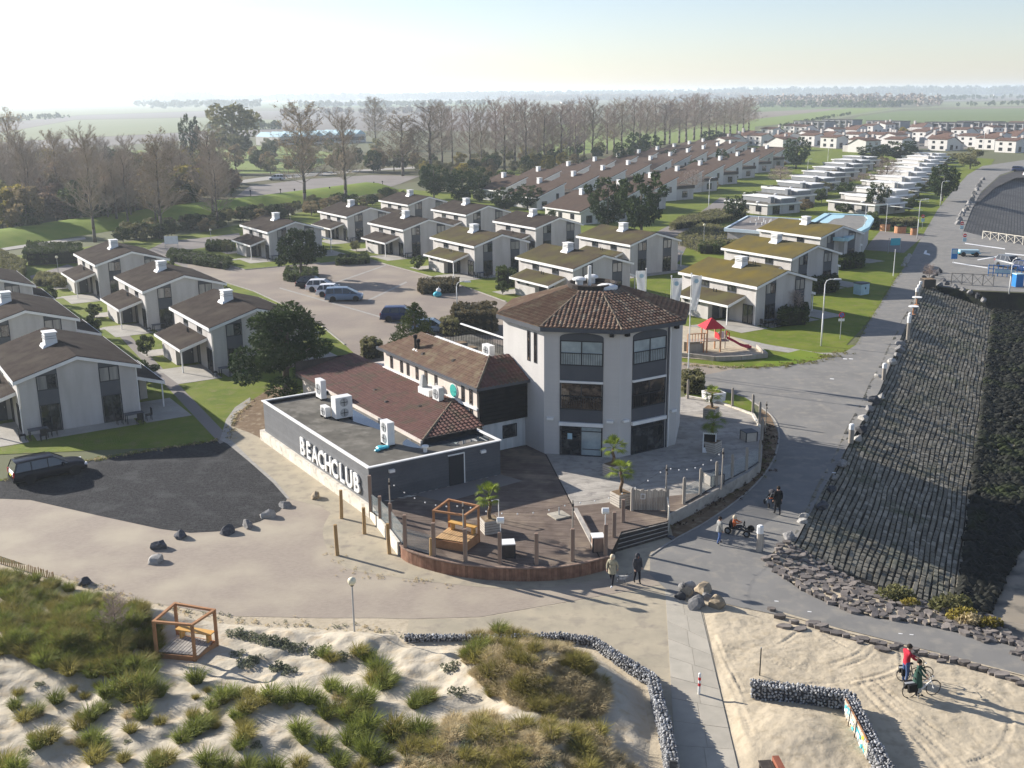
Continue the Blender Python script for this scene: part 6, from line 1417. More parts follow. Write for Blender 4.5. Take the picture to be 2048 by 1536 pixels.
M['dark_plant'] = mat('dark_plant', (.05,.035,.03), (.09,.06,.045), 2, rough=.8)
def weeds(pts, n, kinds, size, jit, seed, closed=False):
    """ragged low growth along an edge on the ground"""
    rs = np.random.RandomState(seed); W = [G(*p) for p in pts]; segs = list(zip(W[:-1], W[1:])); Ls = [math.hypot(b[0]-a[0], b[1]-a[1]) for a, b in segs]; tot = sum(Ls); by = {k: ([], []) for k in kinds}
    for _ in range(n):
        t = rs.rand()*tot; i = 0
        while t > Ls[i] and i < len(Ls)-1: t -= Ls[i]; i += 1
        a, b = segs[i]; f = t/Ls[i]; C, R = by[kinds[rs.randint(len(kinds))]]; C.append((a[0]+(b[0]-a[0])*f+rs.normal()*jit, a[1]+(b[1]-a[1])*f+rs.normal()*jit, .04)); R.append(size*rs.uniform(.5,1.4))
    for k, (C, R) in by.items():
        if C: link('weeds', leafmesh('weeds', C, R, len(C)*16, size*.8, M[k], seed, .4, .6, .4), kind='stuff')
weeds([(0,962),(80,945),(175,922),(300,902),(440,880)], 260, ['olive','marram','straw'], .14, .16, 1)
weeds([(505,800),(478,825),(462,852),(462,880)], 90, ['olive','straw'], .14, .2, 2)
weeds([(1340,1052),(1400,1018),(1460,985),(1515,945),(1535,900),(1528,850)], 130, ['dark_plant','dark_plant','olive'], .26, .45, 3)
weeds([(1500,735),(1560,733),(1625,722),(1690,704)], 160, ['olive','marram_olive'], .18, .5, 4)
weeds([(1362,728),(1430,735),(1500,735)], 70, ['olive','straw'], .16, .3, 5)
weeds([(130,1160),(300,1212),(460,1242),(700,1256),(812,1272)], 150, ['straw','sage'], .1, .3, 6)
weeds([(1712,690),(1740,640),(1790,560),(1815,525)], 200, ['olive','marram'], .12, .15, 7)
weeds([(660,1100),(690,1138),(760,1152),(900,1170)], 60, ['straw'], .07, .3, 8)
# ================================================================== lamps, signs, flags, stones, walls
def solve_base(x, yt, h, lo, hi):
    for _ in range(40):
        m = (lo+hi)/2
        if HG(x, m, yt) < h: lo = m
        else: hi = m
    return (lo+hi)/2
def globe_lamp(x, y, yt, label):
    g = G(x, y); h = HG(x, y, yt); r = thing('globe_lamp', label, 'street lamp', g, 0, 'globe lamps'); R = .2
    obj('pole', MB().tube((0,0,0),(0,0,h-2*R),.045,.035,8), M['metal'], r); obj('globe', MB().ball((0,0,h-R),R,14,8), M['lamp_globe'], r, smooth=True); obj('collar', MB().tube((0,0,h-2*R-.04),(0,0,h-2*R+.04),.08,.07,8), M['dark_frame'], r)
for a in ((709,1266,1154,'globe lamp on a thin post at the dune edge'),(117,547,511,'globe lamp by the little lane and tall hedge'),(424,500,457,'globe lamp behind the short clipped hedge'),(583,470,427,'globe lamp rising behind the roof beside the round pine'),(1407,500,447,'globe lamp in the wild shrubbery bank')): globe_lamp(*a)
def street_lamp(x, y, yt, arm, label):
    g = G(x, y); h = HG(x, y, yt); r = thing('street_lamp', label, 'street lamp', g, 0, 'street lamps with arms'); s = 1 if arm > 0 else -1; L = abs(arm)
    obj('pole', MB().path([(0,0,0),(0,0,h*.5),(0,0,h-.5)], .085, 8, .05), M['white_metal'], r, smooth=True)
    obj('arm', MB().path([(0,0,h-.5),(s*.12,0,h-.18),(s*.4,0,h-.03),(s*L,0,h)], .045, 8), M['white_metal'], r, smooth=True)
    obj('lantern', MB().cbox((s*(L+.3),0,h-.08),(.75,.24,.14),0,.8,.7), M['white_metal'], r)
for a in ((1642,692,558,.9,'white street lamp on the lawn beside the dike road, curved arm, nearest the playground'),(1834,478,398,.8,'white street lamp by the orange tubs'),(1880,413,362,.9,'white street lamp along the dike road before the pale bungalows'),(1417,424,355,.5,'slim street lamp on the back street'),(915,655,563,.9,'slim street lamp in the brick street with a round green sign'),(1615,345,318,.5,'street lamp standing by the dark pine at the bungalow row end'),(1655,330,292,.5,'street lamp between the bungalow rows far back'),(2018,588,516,.4,'lamp post beside the blue slipway gate'),(1965,310,262,.6,'twin street lamp by the bend of the dike road')): street_lamp(*a)
g = G(915,655); hh = HG(916,655,632); sgn = thing('round_board', 'round green sign hung on the street lamp in the brick street', 'sign', (g[0],g[1]-.12,0)); obj('disc', MB().lathe([(.42,0),(.42,.03)],(0,0,hh),18,'y'), M['green_sign'], sgn); obj('mark', MB().lathe([(.2,-.01),(.2,.0)],(.05,-.01,hh+.05),5,'y'), M['white'], sgn)
def white_pole(x, y, yt, label, flag=None, rad=.06):
    g = G(x, y); h = HG(x, y, yt); r = thing('flagpole', label, 'flagpole', g, 0, 'white poles'); obj('pole', MB().tube((0,0,0),(0,0,h),rad,rad*.6,8), M['white'], r); obj('finial', MB().ball((0,0,h+.04),.07,8,5), M['white'], r); return g, h
def banner(g, h, w, L, label, sx):
    r = thing('banner_flag', label, 'flag', (g[0], g[1], h)); mb = MB(); n, m = 6, 14; vs = []
    for t in (0, .012):
        for i in range(m+1):
            for j in range(n+1):
                f = i/m; x = sx*(.08 + w*j/n*(1-.45*f**1.5)); vs.append((x, t+.10*math.sin(j*1.3+i*.5)*j/n, -.15-L*f-(.12*j/n if f > .5 else 0)))
    k = n+1; q = (m+1)*k
    fs = [(i*k+j, i*k+j+1, (i+1)*k+j+1, (i+1)*k+j) for i in range(m) for j in range(n)] + [(q+i*k+j, q+(i+1)*k+j, q+(i+1)*k+j+1, q+i*k+j+1) for i in range(m) for j in range(n)]
    obj('cloth', mb.add(vs, fs), M['flag_white'], r, smooth=True); obj('emblem', MB().lathe([(.2,0),(.2,.01)],(sx*w*.5,-.12,-.6),10,'y'), M['pale_blue'], r); return r
ph = HG(1376,755,548)
for x, yt, sx, lab in ((1376,548,1,'white flagpole right of the tower, its foot by the yellow bush'),(1337,553,1,'white flagpole half hidden behind the tower roof corner'),(1288,538,-1,'white flagpole furthest behind the tower roof')):
    yb = 755 if x == 1376 else solve_base(x, yt, ph, 560, 800); gg, h = white_pole(x, yb, yt, lab); banner(gg, h, .85, 3.0, 'white banner on the '+lab.replace('white flagpole ',''), sx)
white_pole(1725.6,505,412,'tall white mast on the lawn corner beside the cottage nearest the pool'); white_pole(1771,464,410,'slimmer white mast beside the orange tubs'); white_pole(1786.5,552,500,'white lamp mast on the lawn by the dike road kerb', rad=.07)
def road_sign(x, y, yt, kind, label, rz=0):
    g = G(x, y); h = HG(x, y, yt); r = thing('road_sign', label, 'road sign', g, rz); obj('post', MB().tube((0,0,0),(0,0,h),.035,n=8), M['metal'], r); R = .3; z = h-R
    if kind == 'nopark':
        obj('disc', MB().lathe([(R,0),(R,.02)],(0,-.06,z),20,'y'), M['red'], r); obj('field', MB().lathe([(R*.74,0),(R*.74,.01)],(0,-.072,z),20,'y'), M['blue'], r); a = MB().box(-R*.8,-.085,-.03,R*.8,-.075,.03); o = obj('bar', a, M['red'], r, loc=(0,0,z)); o.rotation_euler = (0,R_(45),0); obj('sub_plate', MB().box(-.3,-.07,z-.62,.3,-.05,z-.36), M['white'], r)
    elif kind == 'noentry':
        obj('disc', MB().lathe([(R,0),(R,.02)],(0,-.06,z),20,'y'), M['red'], r); obj('bar', MB().box(-R*.7,-.075,z-.06,R*.7,-.062,z+.06), M['white'], r); obj('sub_plate', MB().box(-.3,-.07,z-1.0,.3,-.05,z-.36), M['pale_blue'], r)
    else:
        obj('board', MB().box(-.45,-.08,h-1.5,.45,-.04,h), M['blue'] if kind == 'info' else M['white'], r); obj('sheet', MB().box(-.36,-.09,h-.75,.36,-.081,h-.12), M['pale_blue'], r)
road_sign(1680,678,624,'nopark','round no-parking sign in red and blue on the lawn by the dike road'); road_sign(1922,470,443,'noentry','no-entry sign with pale plate at the slipway entrance'); road_sign(1928,489,467,'noentry','second smaller red and white sign at the slipway entrance'); road_sign(1844,458,429,'noentry','red and white sign beside the street lamp by the orange tubs'); road_sign(1907,527,497,'info','blue information board at the slipway parking')
g = G(344,500); r = thing('notice_board', 'white notice board on two legs at the end of the park street', 'sign', g, .1); obj('board', MB().box(-1.1,-.04,1.0,1.1,.04,2.3), M['white'], r); obj('leg', MB().tube((-1,0,0),(-1,0,1),.04), M['metal'], r); obj('leg', MB().tube((1,0,0),(1,0,1),.04), M['metal'], r)
g = G(1789,506); r = thing('notice_board', 'teal notice board in a grey frame at the pool deck', 'sign', g, .2); obj('board', MB().box(-.8,-.04,1.2,.8,.04,2.3), M['cyan'], r)
for x in (-1.1,.9): obj('leg', MB().tube((x,0,0),(x,0,2.4),.05), M['metal'], r)
for k, (x0, x1, y) in enumerate(((1760,1779,461),(1789,1811,466),(1821,1833,470))):
    g = G((x0+x1)/2, y); w = (x1-x0)/SC(x0, y); r = thing('wooden_tub', ['orange wooden tub with dark rim nearest the clipped hedge end','widest of the three orange wooden tubs','narrowest orange wooden tub, beside the street lamp'][k], 'planter', g, .1*k, 'orange wooden tubs')
    n = 14; R = w/2
    for i in range(n): a = 2*math.pi*i/n; obj('stave', MB().cbox((R*math.cos(a),R*math.sin(a),0),(.05,2*R*math.sin(math.pi/n)-.01,1.25),a), M['orange_wood'], r)
    obj('rim', MB().lathe([(R-.1,1.2),(R+.08,1.2),(R+.08,1.35),(R-.1,1.35)],(0,0,0),14), M['black'], r); obj('foliage', MB().ball((0,0,1.2),R*.8,10,5,(1,1,.5)), M['evergreen'], r)
g = G(1722,588); r = thing('electric_cabinet', 'pale blue electric cabinet with grey lid on the lawn', 'cabinet', g, TH); obj('case', MB().box(-.75,-.6,0,.75,.6,1.35), M['pale_blue'], r); obj('lid', MB().cbox((0,0,1.35),(1.7,1.4,.14),0,.85,.8), M['grey_panel'], r); obj('door', MB().box(-.5,-.63,.15,.5,-.6,1.2), M['pale_blue'], r); obj('lock', MB().box(-.08,-.66,.7,.08,-.63,.95), M['black'], r)
# white-topped bollard posts along the dike road
bp = thing('road_post', 'x', 'post', (0,0,-60)); obj('post', MB().lathe([(.15,0),(.15,1.1)],(0,0,0),10).box(.1,-.05,0,.2,.05,.9), M['grey_wood'], bp); obj('cap', MB().lathe([(.17,1.02),(.17,1.38),(.1,1.45)],(0,0,0),10), M['white'], bp); f_ = [True]
for k, (x, y, yt) in enumerate(((1518,1103,1050),(1701,886,847),(1767,760,726),(1815,679,631),(1818,655,625),(1832,604,575),(1836,594,569),(1840,584,562))):
    g = G(x, y); h = HG(x, y, yt); sc = (1.1,1.1,h/1.45); lab = '%s white-capped wooden post along the dike road, counting from the beach' % ordn[k]
    if k == 0: o = bp; o.location = (*g,0); o.scale = sc; o['label'] = lab; o['group'] = 'white-capped posts along the dike road'
    else: dup(bp, (*g,0), rnd.random(), lab, 'white-capped posts along the dike road', sc)
for k, (x, y) in enumerate(((1833,610),(1826,629))):
    g = G(x, y); r = thing('round_table', ['round white standing table by the road posts, the further one','round white standing table by the road posts, the nearer one'][k], 'table', g); obj('top', MB().lathe([(.55,.9),(.55,.97)],(0,0,0),16), M['white'], r); obj('leg', MB().lathe([(.3,0),(.3,.05),(.08,.08),(.08,.9)],(0,0,0),10), M['orange_wood'], r)
g = G(1855,573); r = thing('planter', 'dark square planter with a bare shrub at the slipway corner', 'planter', g); obj('box', MB().cbox((0,0,0),(1.5,1.5,1.0)), M['dark_wood'], r); obj('soil', MB().cbox((0,0,1.0),(1.3,1.3,.03)), M['soil'], r)
# boulders
ROCK = []
def rock_mesh(seed, m, sub=2):
    bm = bmesh.new(); bmesh.ops.create_icosphere(bm, subdivisions=sub, radius=1.0)
    rs = random.Random(seed); off = Vector((seed*3.7, seed*1.3, seed)); cuts = [(Vector((rs.uniform(-1,1),rs.uniform(-1,1),rs.uniform(-.3,1))).normalized(), rs.uniform(.42,.8)) for _ in range(11)]
    for v in bm.verts:
        p = v.co.copy()
        for n, d in cuts:
            e = p.dot(n)-d
            if e > 0: p -= n*e
        p *= 1+.2*noise.noise(v.co*1.7+off)+.07*noise.noise(v.co*5+off); v.co = p
    me = bpy.data.meshes.new('boulder'); bm.to_mesh(me); bm.free(); me.materials.append(M[m]); return me
RM = {m: [rock_mesh(i+k*5, m) for i in range(4)] for k, m in enumerate(('rock','rock_dark','rock_pale','rock_tan'))}
nb = [0]
def boulder(x, y, wpx, m, label, group='boulders', hk=.75, z=0):
    g = G(x, y, z); w = 1.22*wpx/SC(x, y, z)/2; nb[0] += 1
    o = link('boulder', RM[m][nb[0] % 4], None, (*g, z+w*hk*.45), rnd.uniform(0,6.28), label, 'boulder', group); o.scale = (w*1.1, w*.95, w*hk); return o
for x, y, w, m, l in ((171,1166,27,'rock_dark','dark upright boulder at the dune edge, set apart from the row'),(308,1124,32,'rock_pale','pale boulder out on the forecourt, below the dark flat one'),(320,1096,33,'rock_dark','dark flat boulder between the pale one and the gravel edge'),(361,1076,28,'rock_dark','dark angular boulder at the front tip of the gravel'),(453,1066,30,'rock_dark','broad dark boulder at the gravel edge with grey top'),(497,1053,28,'rock','round grey boulder at the gravel edge'),(537,1034,28,'rock_pale','white-grey boulder second from the end of the gravel row'),(570,1013,24,'rock','blue-grey boulder at the gravel corner nearest the club'),(630,996,22,'rock_tan','small brownish stone by the lettered wall'),(1800,690,17,'rock','grey boulder above the sunny part of the dike, first below the post'),(1800,700,17,'rock','grey boulder beside the road edge under the lamp post shadow'),(1795,711,14,'rock','small grey boulder on the road edge'),(1786,726,20,'rock_pale','rounded pale boulder at the dike edge'),(1757,754,14,'rock_pale','pale stone leaning at the white-capped post'),(1749,803,26,'rock_dark','dark angular boulder at the dike edge'),(1762,795,16,'rock_pale','pale stone beside the dark angular boulder'),(1740,819,20,'rock','grey rounded boulder at the dike edge below the dark one'),(1727,838,22,'rock_pale','flat pale stone on the road edge'),(1722,862,24,'rock_dark','dark boulder behind the white-capped post'),(1716,879,18,'rock_pale','pale stone behind the white-capped post'),(1685,929,24,'rock','flat shaded boulder on the dike edge'),(1669,957,14,'rock','small shaded boulder on the dike edge'),(1662,980,20,'rock_dark','dark shaded boulder on the dike edge'),(1642,1014,24,'rock_dark','low dark stone block on the dike edge'),(1606,1034,18,'rock_pale','pale stone in the sun at the shadow edge, upper of two'),(1603,1044,20,'rock_pale','pale flat stone at the shadow edge, lower of two'),(1575,1076,26,'rock','tall pointed grey boulder at the corner of the block slope'),(1444,960,12,'rock_pale','small stone in the soil strip below the terrace'),(1419,987,12,'rock_dark','dark stone in the soil strip below the terrace'),(1355,1040,16,'rock_pale','white stone beside the handrail of the steps'),(1343,1078,16,'rock_dark','dark stone at the foot of the steps')): boulder(x, y, w, m, l)
for k, (x, y) in enumerate(((1966,360),(1961,367),(1957,374),(1953,381),(1949,389),(1946,396),(1943,403),(1939,409),(1935,415),(1932,421),(1928,426),(1924,432),(1920,441),(1916,449))): boulder(x, y, 9+k*.3, 'rock', '%s boulder of the row along the far dike edge, counted from the bend' % (ordn[k] if k < 12 else ('last but one','last')[k-12]), 'boulders along the far dike edge', 1.1)
for k, (x, y) in enumerate(((1819,513),(1816,517),(1813,521),(1810,526),(1807,532))): boulder(x, y, 10, 'rock_pale', '%s stone of the short row at the lawn kerb by the pool deck' % ordn[k], 'stones at the lawn kerb', 1.0)
for k, (x, y, w, m) in enumerate(((1855,547,20,'rock_dark'),(1878,546,14,'rock_dark'),(1864,556,12,'rock'),(1872,552,12,'rock_dark'),(1848,556,10,'rock_dark'),(1886,562,12,'rock'),(1880,572,13,'rock'),(1895,570,11,'rock_dark'),(1910,576,12,'rock'),(1925,580,11,'rock'),(1940,586,12,'rock'),(1955,594,13,'rock_dark'),(1968,602,12,'rock'))): boulder(x, y, w, m, '%s boulder heaped at the slipway corner above the block slope' % ordn[min(k,11)] if k else 'largest round dark boulder at the slipway corner', 'boulders at the slipway corner', .9)
for x, y, w, m, l in ((1359,1196,24,'rock_dark','round black boulder of the rock pile'),(1392,1214,42,'rock','big smooth blue-grey boulder in front of the rock pile'),(1373,1188,28,'rock_tan','middle tan boulder of the rock pile'),(1404,1184,34,'rock_tan','rough brown boulder on top of the rock pile'),(1413,1196,20,'rock','grey boulder leaning behind the big smooth one'),(1432,1212,34,'rock_tan','flat oblong tan stone at the end of the rock pile'),(1362,1176,20,'rock','light grey boulder at the back of the rock pile'),(1380,1174,20,'rock_pale','pale boulder at the back of the rock pile')): boulder(x, y, w, m, l, 'rock pile', .85)
# flat stones bedded in sand at the end of the dike, and along the beach path
ap = [G(*p) for p in [(1530,1124),(1565,1084),(1600,1092),(1700,1140),(1800,1185),(1880,1222),(1960,1268),(2060,1300),(2048,1298),(1950,1275),(1850,1250),(1760,1238),(1700,1225),(1640,1200),(1600,1180),(1552,1145)]]
apron_pts = []; mb = MB()
def apron():
    rs = random.Random(8); xs = [G(*p) for p in [(1530,1124),(1568,1084),(1890,1196),(1990,1240),(2080,1306),(2048,1298),(1950,1275),(1850,1250),(1760,1238),(1700,1225),(1640,1200),(1600,1180),(1552,1145)]]
    me, S = terrain('sandy_apron', xs, .2, lambda X, Y: np.vectorize(lambda x, y: beach_fn(x, y)+.12)(X, Y)+.06*vnoise(X, Y, .7, 5), M['sand'], fade=0)
    bx = [min(p[0] for p in xs), max(p[0] for p in xs), min(p[1] for p in xs), max(p[1] for p in xs)]; placed = []; n = 0; tries = 0
    vari = []
    for k in range(8):
        m2 = MB(); nn = 7; top = [(math.cos(i/nn*6.283)*rs.uniform(.7,1.05), math.sin(i/nn*6.283)*rs.uniform(.7,1.05)) for i in range(nn)]; m2.prism(top, -.4, .3+rs.uniform(0,.2)); vari.append(m2.mesh('stone', M['slate']))
    while n < 290 and tries < 20000:
        tries += 1; x, y = rs.uniform(bx[0],bx[1]), rs.uniform(bx[2],bx[3])
        if not inpoly(x, y, xs): continue
        r = rs.uniform(.13,.3)
        if any(abs(x-a)+abs(y-b) < (r+c)*.95 for a, b, c in placed): continue
        placed.append((x, y, r)); o = link('stone', vari[n % 8], me, (x, y, beach_fn(x, y)+.14), rs.uniform(0,6.28)); o.scale = (r*1.25, r*.85, rs.uniform(.16,.34)); o.rotation_euler = (rs.uniform(-.15,.15), rs.uniform(-.1,.25), rs.uniform(0,6.28)); n += 1
    edge = [(1545,1222),(1560,1236),(1590,1246),(1625,1252),(1650,1266),(1670,1270),(1690,1275),(1710,1282),(1730,1280),(1745,1290),(1760,1288),(1785,1300),(1800,1296),(1830,1304),(1850,1312),(1870,1316),(1890,1318),(1905,1322),(1925,1330),(1945,1338),(1965,1342),(1985,1350),(2005,1356),(2025,1362),(2045,1372),(1570,1256),(1600,1262),(1640,1258),(1720,1290),(1765,1302),(1815,1308),(1880,1326)]
    ed = sheet('path_edging', [(1540,1218),(1700,1264),(1900,1313),(2060,1354),(2060,1356),(1900,1316),(1700,1268),(1540,1222)], .03, M['sand'])
    for k, (x, y) in enumerate(edge):
        g = G(x+rs.uniform(-4,4), y+rs.uniform(-2,2)); r = rs.uniform(.16,.34); o = link('stone', vari[k % 8], ed, (*g, .1), 0); o.scale = (r*1.3, r*.8, .22); o.rotation_euler = (rs.uniform(-.1,.1), rs.uniform(-.1,.1), rs.uniform(-.6,.4))
    for k in range(26):
        x, y = 1880+rs.uniform(0,170), 0; y = 1232+(x-1880)*.42+rs.uniform(-12,16); g = G(x, y); r = rs.uniform(.14,.3); o = link('stone', vari[k % 8], ed, (*g, beach_fn(*g)+.12), 0); o.scale = (r*1.3, r*.8, .25); o.rotation_euler = (rs.uniform(-.15,.15), rs.uniform(-.15,.15), rs.uniform(0,6))
apron()
for k, (x, y, kd, s) in enumerate(((1790,1195,'olive',1.6),(1805,1200,'olive',1.2),(1900,1222,'olive',1.8),(1925,1240,'yellow_leaf',1.3),(1940,1250,'straw',1.2),(1980,1255,'yellow_leaf',1.1),(1820,1212,'yellow_leaf',.9))):
    g = G(x, y); z = beach_fn(*g); mk = leafmesh('foliage', [(0,0,.25),(.3,.1,.2),(-.3,0,.2)], [.35,.3,.3], 420, .16, M[kd], k, .5, .7); o = link('low_shrub', mk, None, (*g, z+.05), 0, '%s low shrub growing among the stones at the end of the dike' % ordn[k], 'shrub', 'shrubs among the stones'); o.scale = (s,s,s)
# gabion walls
def gabion(name, label, pts, z0, z1, th, seed, parts=300):
    """pts: world centre line; z1 can be one number per point"""
    zt = z1 if hasattr(z1, '__len__') else [z1]*len(pts); r = thing(name, label, 'gabion wall', (*pts[0], 0)); ox, oy = pts[0]; rs = random.Random(seed); items = []; core = MB()
    for i in range(len(pts)-1):
        a, b = Vector(pts[i]), Vector(pts[i+1]); d = b-a; L = d.length; d /= L; n = Vector((-d.y, d.x)); s = .0
        c = [a+n*(th/2-.06), a-n*(th/2-.06), b-n*(th/2-.06), b+n*(th/2-.06)]
        core.add([(p.x-ox,p.y-oy,z0) for p in c]+[(c[k].x-ox,c[k].y-oy,(zt[i] if k < 2 else zt[i+1])-.06) for k in range(4)], [(4,5,6,7),(0,1,5,4),(1,2,6,5),(2,3,7,6),(3,0,4,7)])
        while s < L:
            z_ = zt[i]+(zt[i+1]-zt[i])*s/L
            for off in np.arange(-th/2, th/2+.01, .13): items.append((a+d*(s+rs.uniform(-.05,.05))+n*(off+rs.uniform(-.03,.03)), z_+rs.uniform(-.03,.02)))
            z = z_-.1
            while z > z0:
                for sd in (-1, 1): items.append((a+d*(s+rs.uniform(-.05,.05))+n*sd*(th/2+rs.uniform(-.03,.02)), z+rs.uniform(-.03,.03)))
                z -= .13
            s += .14
    obj('core', core, M['gabion_d'], r)
    items.sort(key=lambda q: math.hypot(q[0].x, q[0].y)); vs = [rock_mesh(50+k, 'gabion', 1) for k in range(4)]
    step = max(1, len(items)//parts); sel = set(range(0, len(items), step)[:parts]) if False else set(range(min(parts, len(items))))
    rest = MB()
    for k, (p, z) in enumerate(items):
        sx = (rs.uniform(.07,.105), rs.uniform(.055,.085), rs.uniform(.05,.08)); rot = (rs.uniform(0,6), rs.uniform(0,6), rs.uniform(0,6))
        if k in sel:
            o = link('stone', vs[k % 4], r, (p.x-ox, p.y-oy, z)); o.scale = sx; o.rotation_euler = rot
        else:
            me = vs[k % 4]; Mx = Matrix.LocRotScale(Vector((p.x-ox,p.y-oy,z)), __import__('mathutils').Euler(rot), Vector(sx)); rest.add([tuple(Mx @ v.co) for v in me.vertices], [tuple(f.vertices) for f in me.polygons])
    if rest.v:
        me = rest.mesh('stone_fill', [M['gabion'], M['gabion2'], M['gabion3']]); mi = []
        for k in range(len(me.polygons)//80+1): mi += [rs.choice((0,0,1,2))]*80
        me.polygons.foreach_set('material_index', mi[:len(me.polygons)]); link('stone_fill', me, r, kind='stuff')
    return r
M['gabion2'] = mat('gabion_pale', (.36,.365,.37), (.44,.44,.44), 4, rough=.85); M['gabion3'] = mat('gabion_dim', (.12,.125,.135), (.18,.18,.19), 4, rough=.85)
gabion('gabion_edging', 'long low grey stone gabion edging round the dune', [G(*p) for p in [(812,1281),(900,1279),(1010,1279),(1120,1279),(1188,1290),(1240,1328),(1306,1374),(1318,1430),(1330,1480),(1345,1570)]], -.05, [.28,.22,.2,.3,.38,.45,.6,.75,.9,1.05], .38, 3)
zt = .8
g0, g1, g2 = G(1504,1362,zt), G(1697,1384,zt), G(1800,1580,zt)
gabion('gabion_wall', 'grey stone gabion wall angled at the beach, carrying a painted panel', [g0, g1, g2], -.1, zt, .5, 4)
# painted panel leaning on the gabion
d = Vector((g2[0]-g1[0], g2[1]-g1[1])); L = d.length; d /= L; n = Vector((d.y, -d.x)); 
if n.x > 0: n = -n
pa = Vector(g1)+d*.55+n*.27; r = thing('painted_panel', 'painted panel of teal, white and yellow patches fixed to the gabion wall', 'panel', (pa.x, pa.y, .1), math.atan2(d.y, d.x)); side = 1 if (Vector((-d.y, d.x)).dot(n) > 0) else -1
for k in range(2):
    b = obj('board', MB().box(k*1.55,-.02,0,k*1.55+1.5,.02,.72), M['slab'], r); rs = random.Random(k)
    for j in range(13):
        x = k*1.55+rs.uniform(.05,1.15); z = rs.uniform(.03,.5); w = rs.uniform(.1,.34); h = rs.uniform(.06,.2); sl = rs.uniform(-.12,.12); yy = side*(.022+.002*j)
        obj('patch', MB().add([(x,yy,z),(x+w,yy,z+sl),(min(x+w+.05,k*1.55+1.48),yy,min(.71,z+h+sl)),(x+.04,yy,min(.71,z+h))], [(0,1,2,3)]), [M['cyan'],M['white'],M['yellow'],M['teal'],M['cyan'],M['white'],M['pale_blue']][j % 7] if True else None, b)
    obj('edge', MB().box(k*1.55,-.03,.72,k*1.55+1.5,.03,.75), M['cedar'], r)
for t in (.9, 1.75): obj('rod', MB().tube((t,side*.12,-.1),(t,side*.05,.85),.02), M['black'], r)
M_teal = None
# slatted bench at the foot of the picture, thin post, red-and-white post
g = G(1553,1578); r = thing('slatted_bench', 'dark slatted bench with a red-brown side standing in the sand', 'bench', (*g,.15), R_(4))
for i in range(9): obj('slat', MB().box(-.45+.055*i,-.9,.42,-.45+.055*i+.045,.9,.46), M['dark_wood'], r)
obj('seat_side', MB().box(.08,-.9,.3,.32,.9,.62), M['red_bench'], r)
for y in (-.8,.8): obj('leg', MB().box(-.42,y-.05,-.2,.3,y+.05,.42), M['dark_wood'], r)
g = G(1519,1356); h = HG(1519,1356,1296); r = thing('thin_post', 'thin dark steel post beside the gabion wall', 'post', g); obj('rod', MB().tube((0,0,0),(0,0,h),.025,n=6), M['black'], r); obj('tip', MB().tube((0,0,h),(0,0,h+.04),.03,n=6), M['metal'], r)
g = G(1398,1389); h = HG(1398,1389,1348); r = thing('striped_post', 'red and white striped bollard on the beach path', 'bollard', g)
for k in range(7): obj('band', MB().tube((0,0,h*k/7),(0,0,h*(k+1)/7-.001),.06,n=10), M['white' if k % 2 == 0 or k < 2 else 'red'], r)
obj('cap', MB().ball((0,0,h),.062,10,5), M['white'], r)
r = thing('stake_fence', 'low fence of small wooden stakes along the dune at the forecourt edge', 'fence', G(0,1126)); ox, oy = G(0,1126)
for k in range(34):
    x = -20+k*3.9; g = G(x, 1121+ (x+20)*.3); obj('stake', MB().tube((g[0]-ox,g[1]-oy,0),(g[0]-ox+rnd.uniform(-.04,.04),g[1]-oy,rnd.uniform(.35,.48)),.03,.025,5), M['log_wood'], r)
g = G(875,594); r = thing('rubbish_bag', 'heap of blue and white rubbish bags before the rusty hedge', 'rubbish bag', g)
obj('bag', MB().ball((0,0,.35),.5,10,6,(1.1,.9,.75)), M['cyan'], r, smooth=True); obj('bag', MB().ball((.15,.1,.85),.35,10,6,(.9,.8,.8)), M['white'], r, smooth=True); obj('knot', MB().tube((.15,.1,1.05),(.2,.1,1.3),.08,.03,6), M['white'], r)
# slipway: blue gate, kiosk, braced fences, trailers
def braced(a, b, h, n, m, label):
    d = Vector((b[0]-a[0], b[1]-a[1])); L = d.length; r = thing('braced_fence', label, 'fence', a, math.atan2(d.y, d.x)); w = L/n
    for i in range(n+1): obj('post', MB().box(i*w-.06,-.06,0,i*w+.06,.06,h), M[m], r)
    for i in range(n):
        obj('rail', MB().box(i*w+.06,-.04,h-.12,(i+1)*w-.06,.04,h-.02), M[m], r)
        for s in (0, 1): obj('brace', MB().tube((i*w+.06,.02*s,.1 if s else h-.15),((i+1)*w-.06,.02*s,h-.15 if s else .1),.035,n=4), M[m], r)
braced(G(1902,568), G(1986,572), 1.5, 4, 'grey_wood', 'dark cross-braced fence above the slipway bank'); braced(G(1965,478), G(2062,492), 1.4, 6, 'white_plinth', 'pale cross-braced fence at the foot of the far dike')
a, b = G(1976,552), G(2052,556); d = Vector((b[0]-a[0], b[1]-a[1])); r = thing('blue_gate', 'blue railing gate across the slipway', 'gate', a, math.atan2(d.y,d.x))
for z in (.45,1.0,1.5): obj('rail', MB().box(0,-.04,z-.05,d.length,.04,z+.05), M['blue'], r)
for i in range(9): obj('bar', MB().tube((d.length*i/8,.0,0),(d.length*i/8,0,1.6),.06), M['blue'], r)
obj('panel', MB().box(.8,-.06,.5,3.2,-.045,1.0), M['pale_blue'], r)
g = G(2034,573); r = thing('blue_kiosk', 'small bright blue kiosk box by the slipway', 'kiosk', g, .1); obj('case', MB().box(-.5,-.5,0,.5,.5,1.6), M['blue'], r); obj('lid', MB().cbox((0,0,1.6),(1.1,1.1,.1),0,.9,.9), M['pale_blue'], r)
g = G(1945,512); r = thing('boat_trailer', 'pale teal boat trailer with black wheels parked at the slipway', 'trailer', g, -.12)
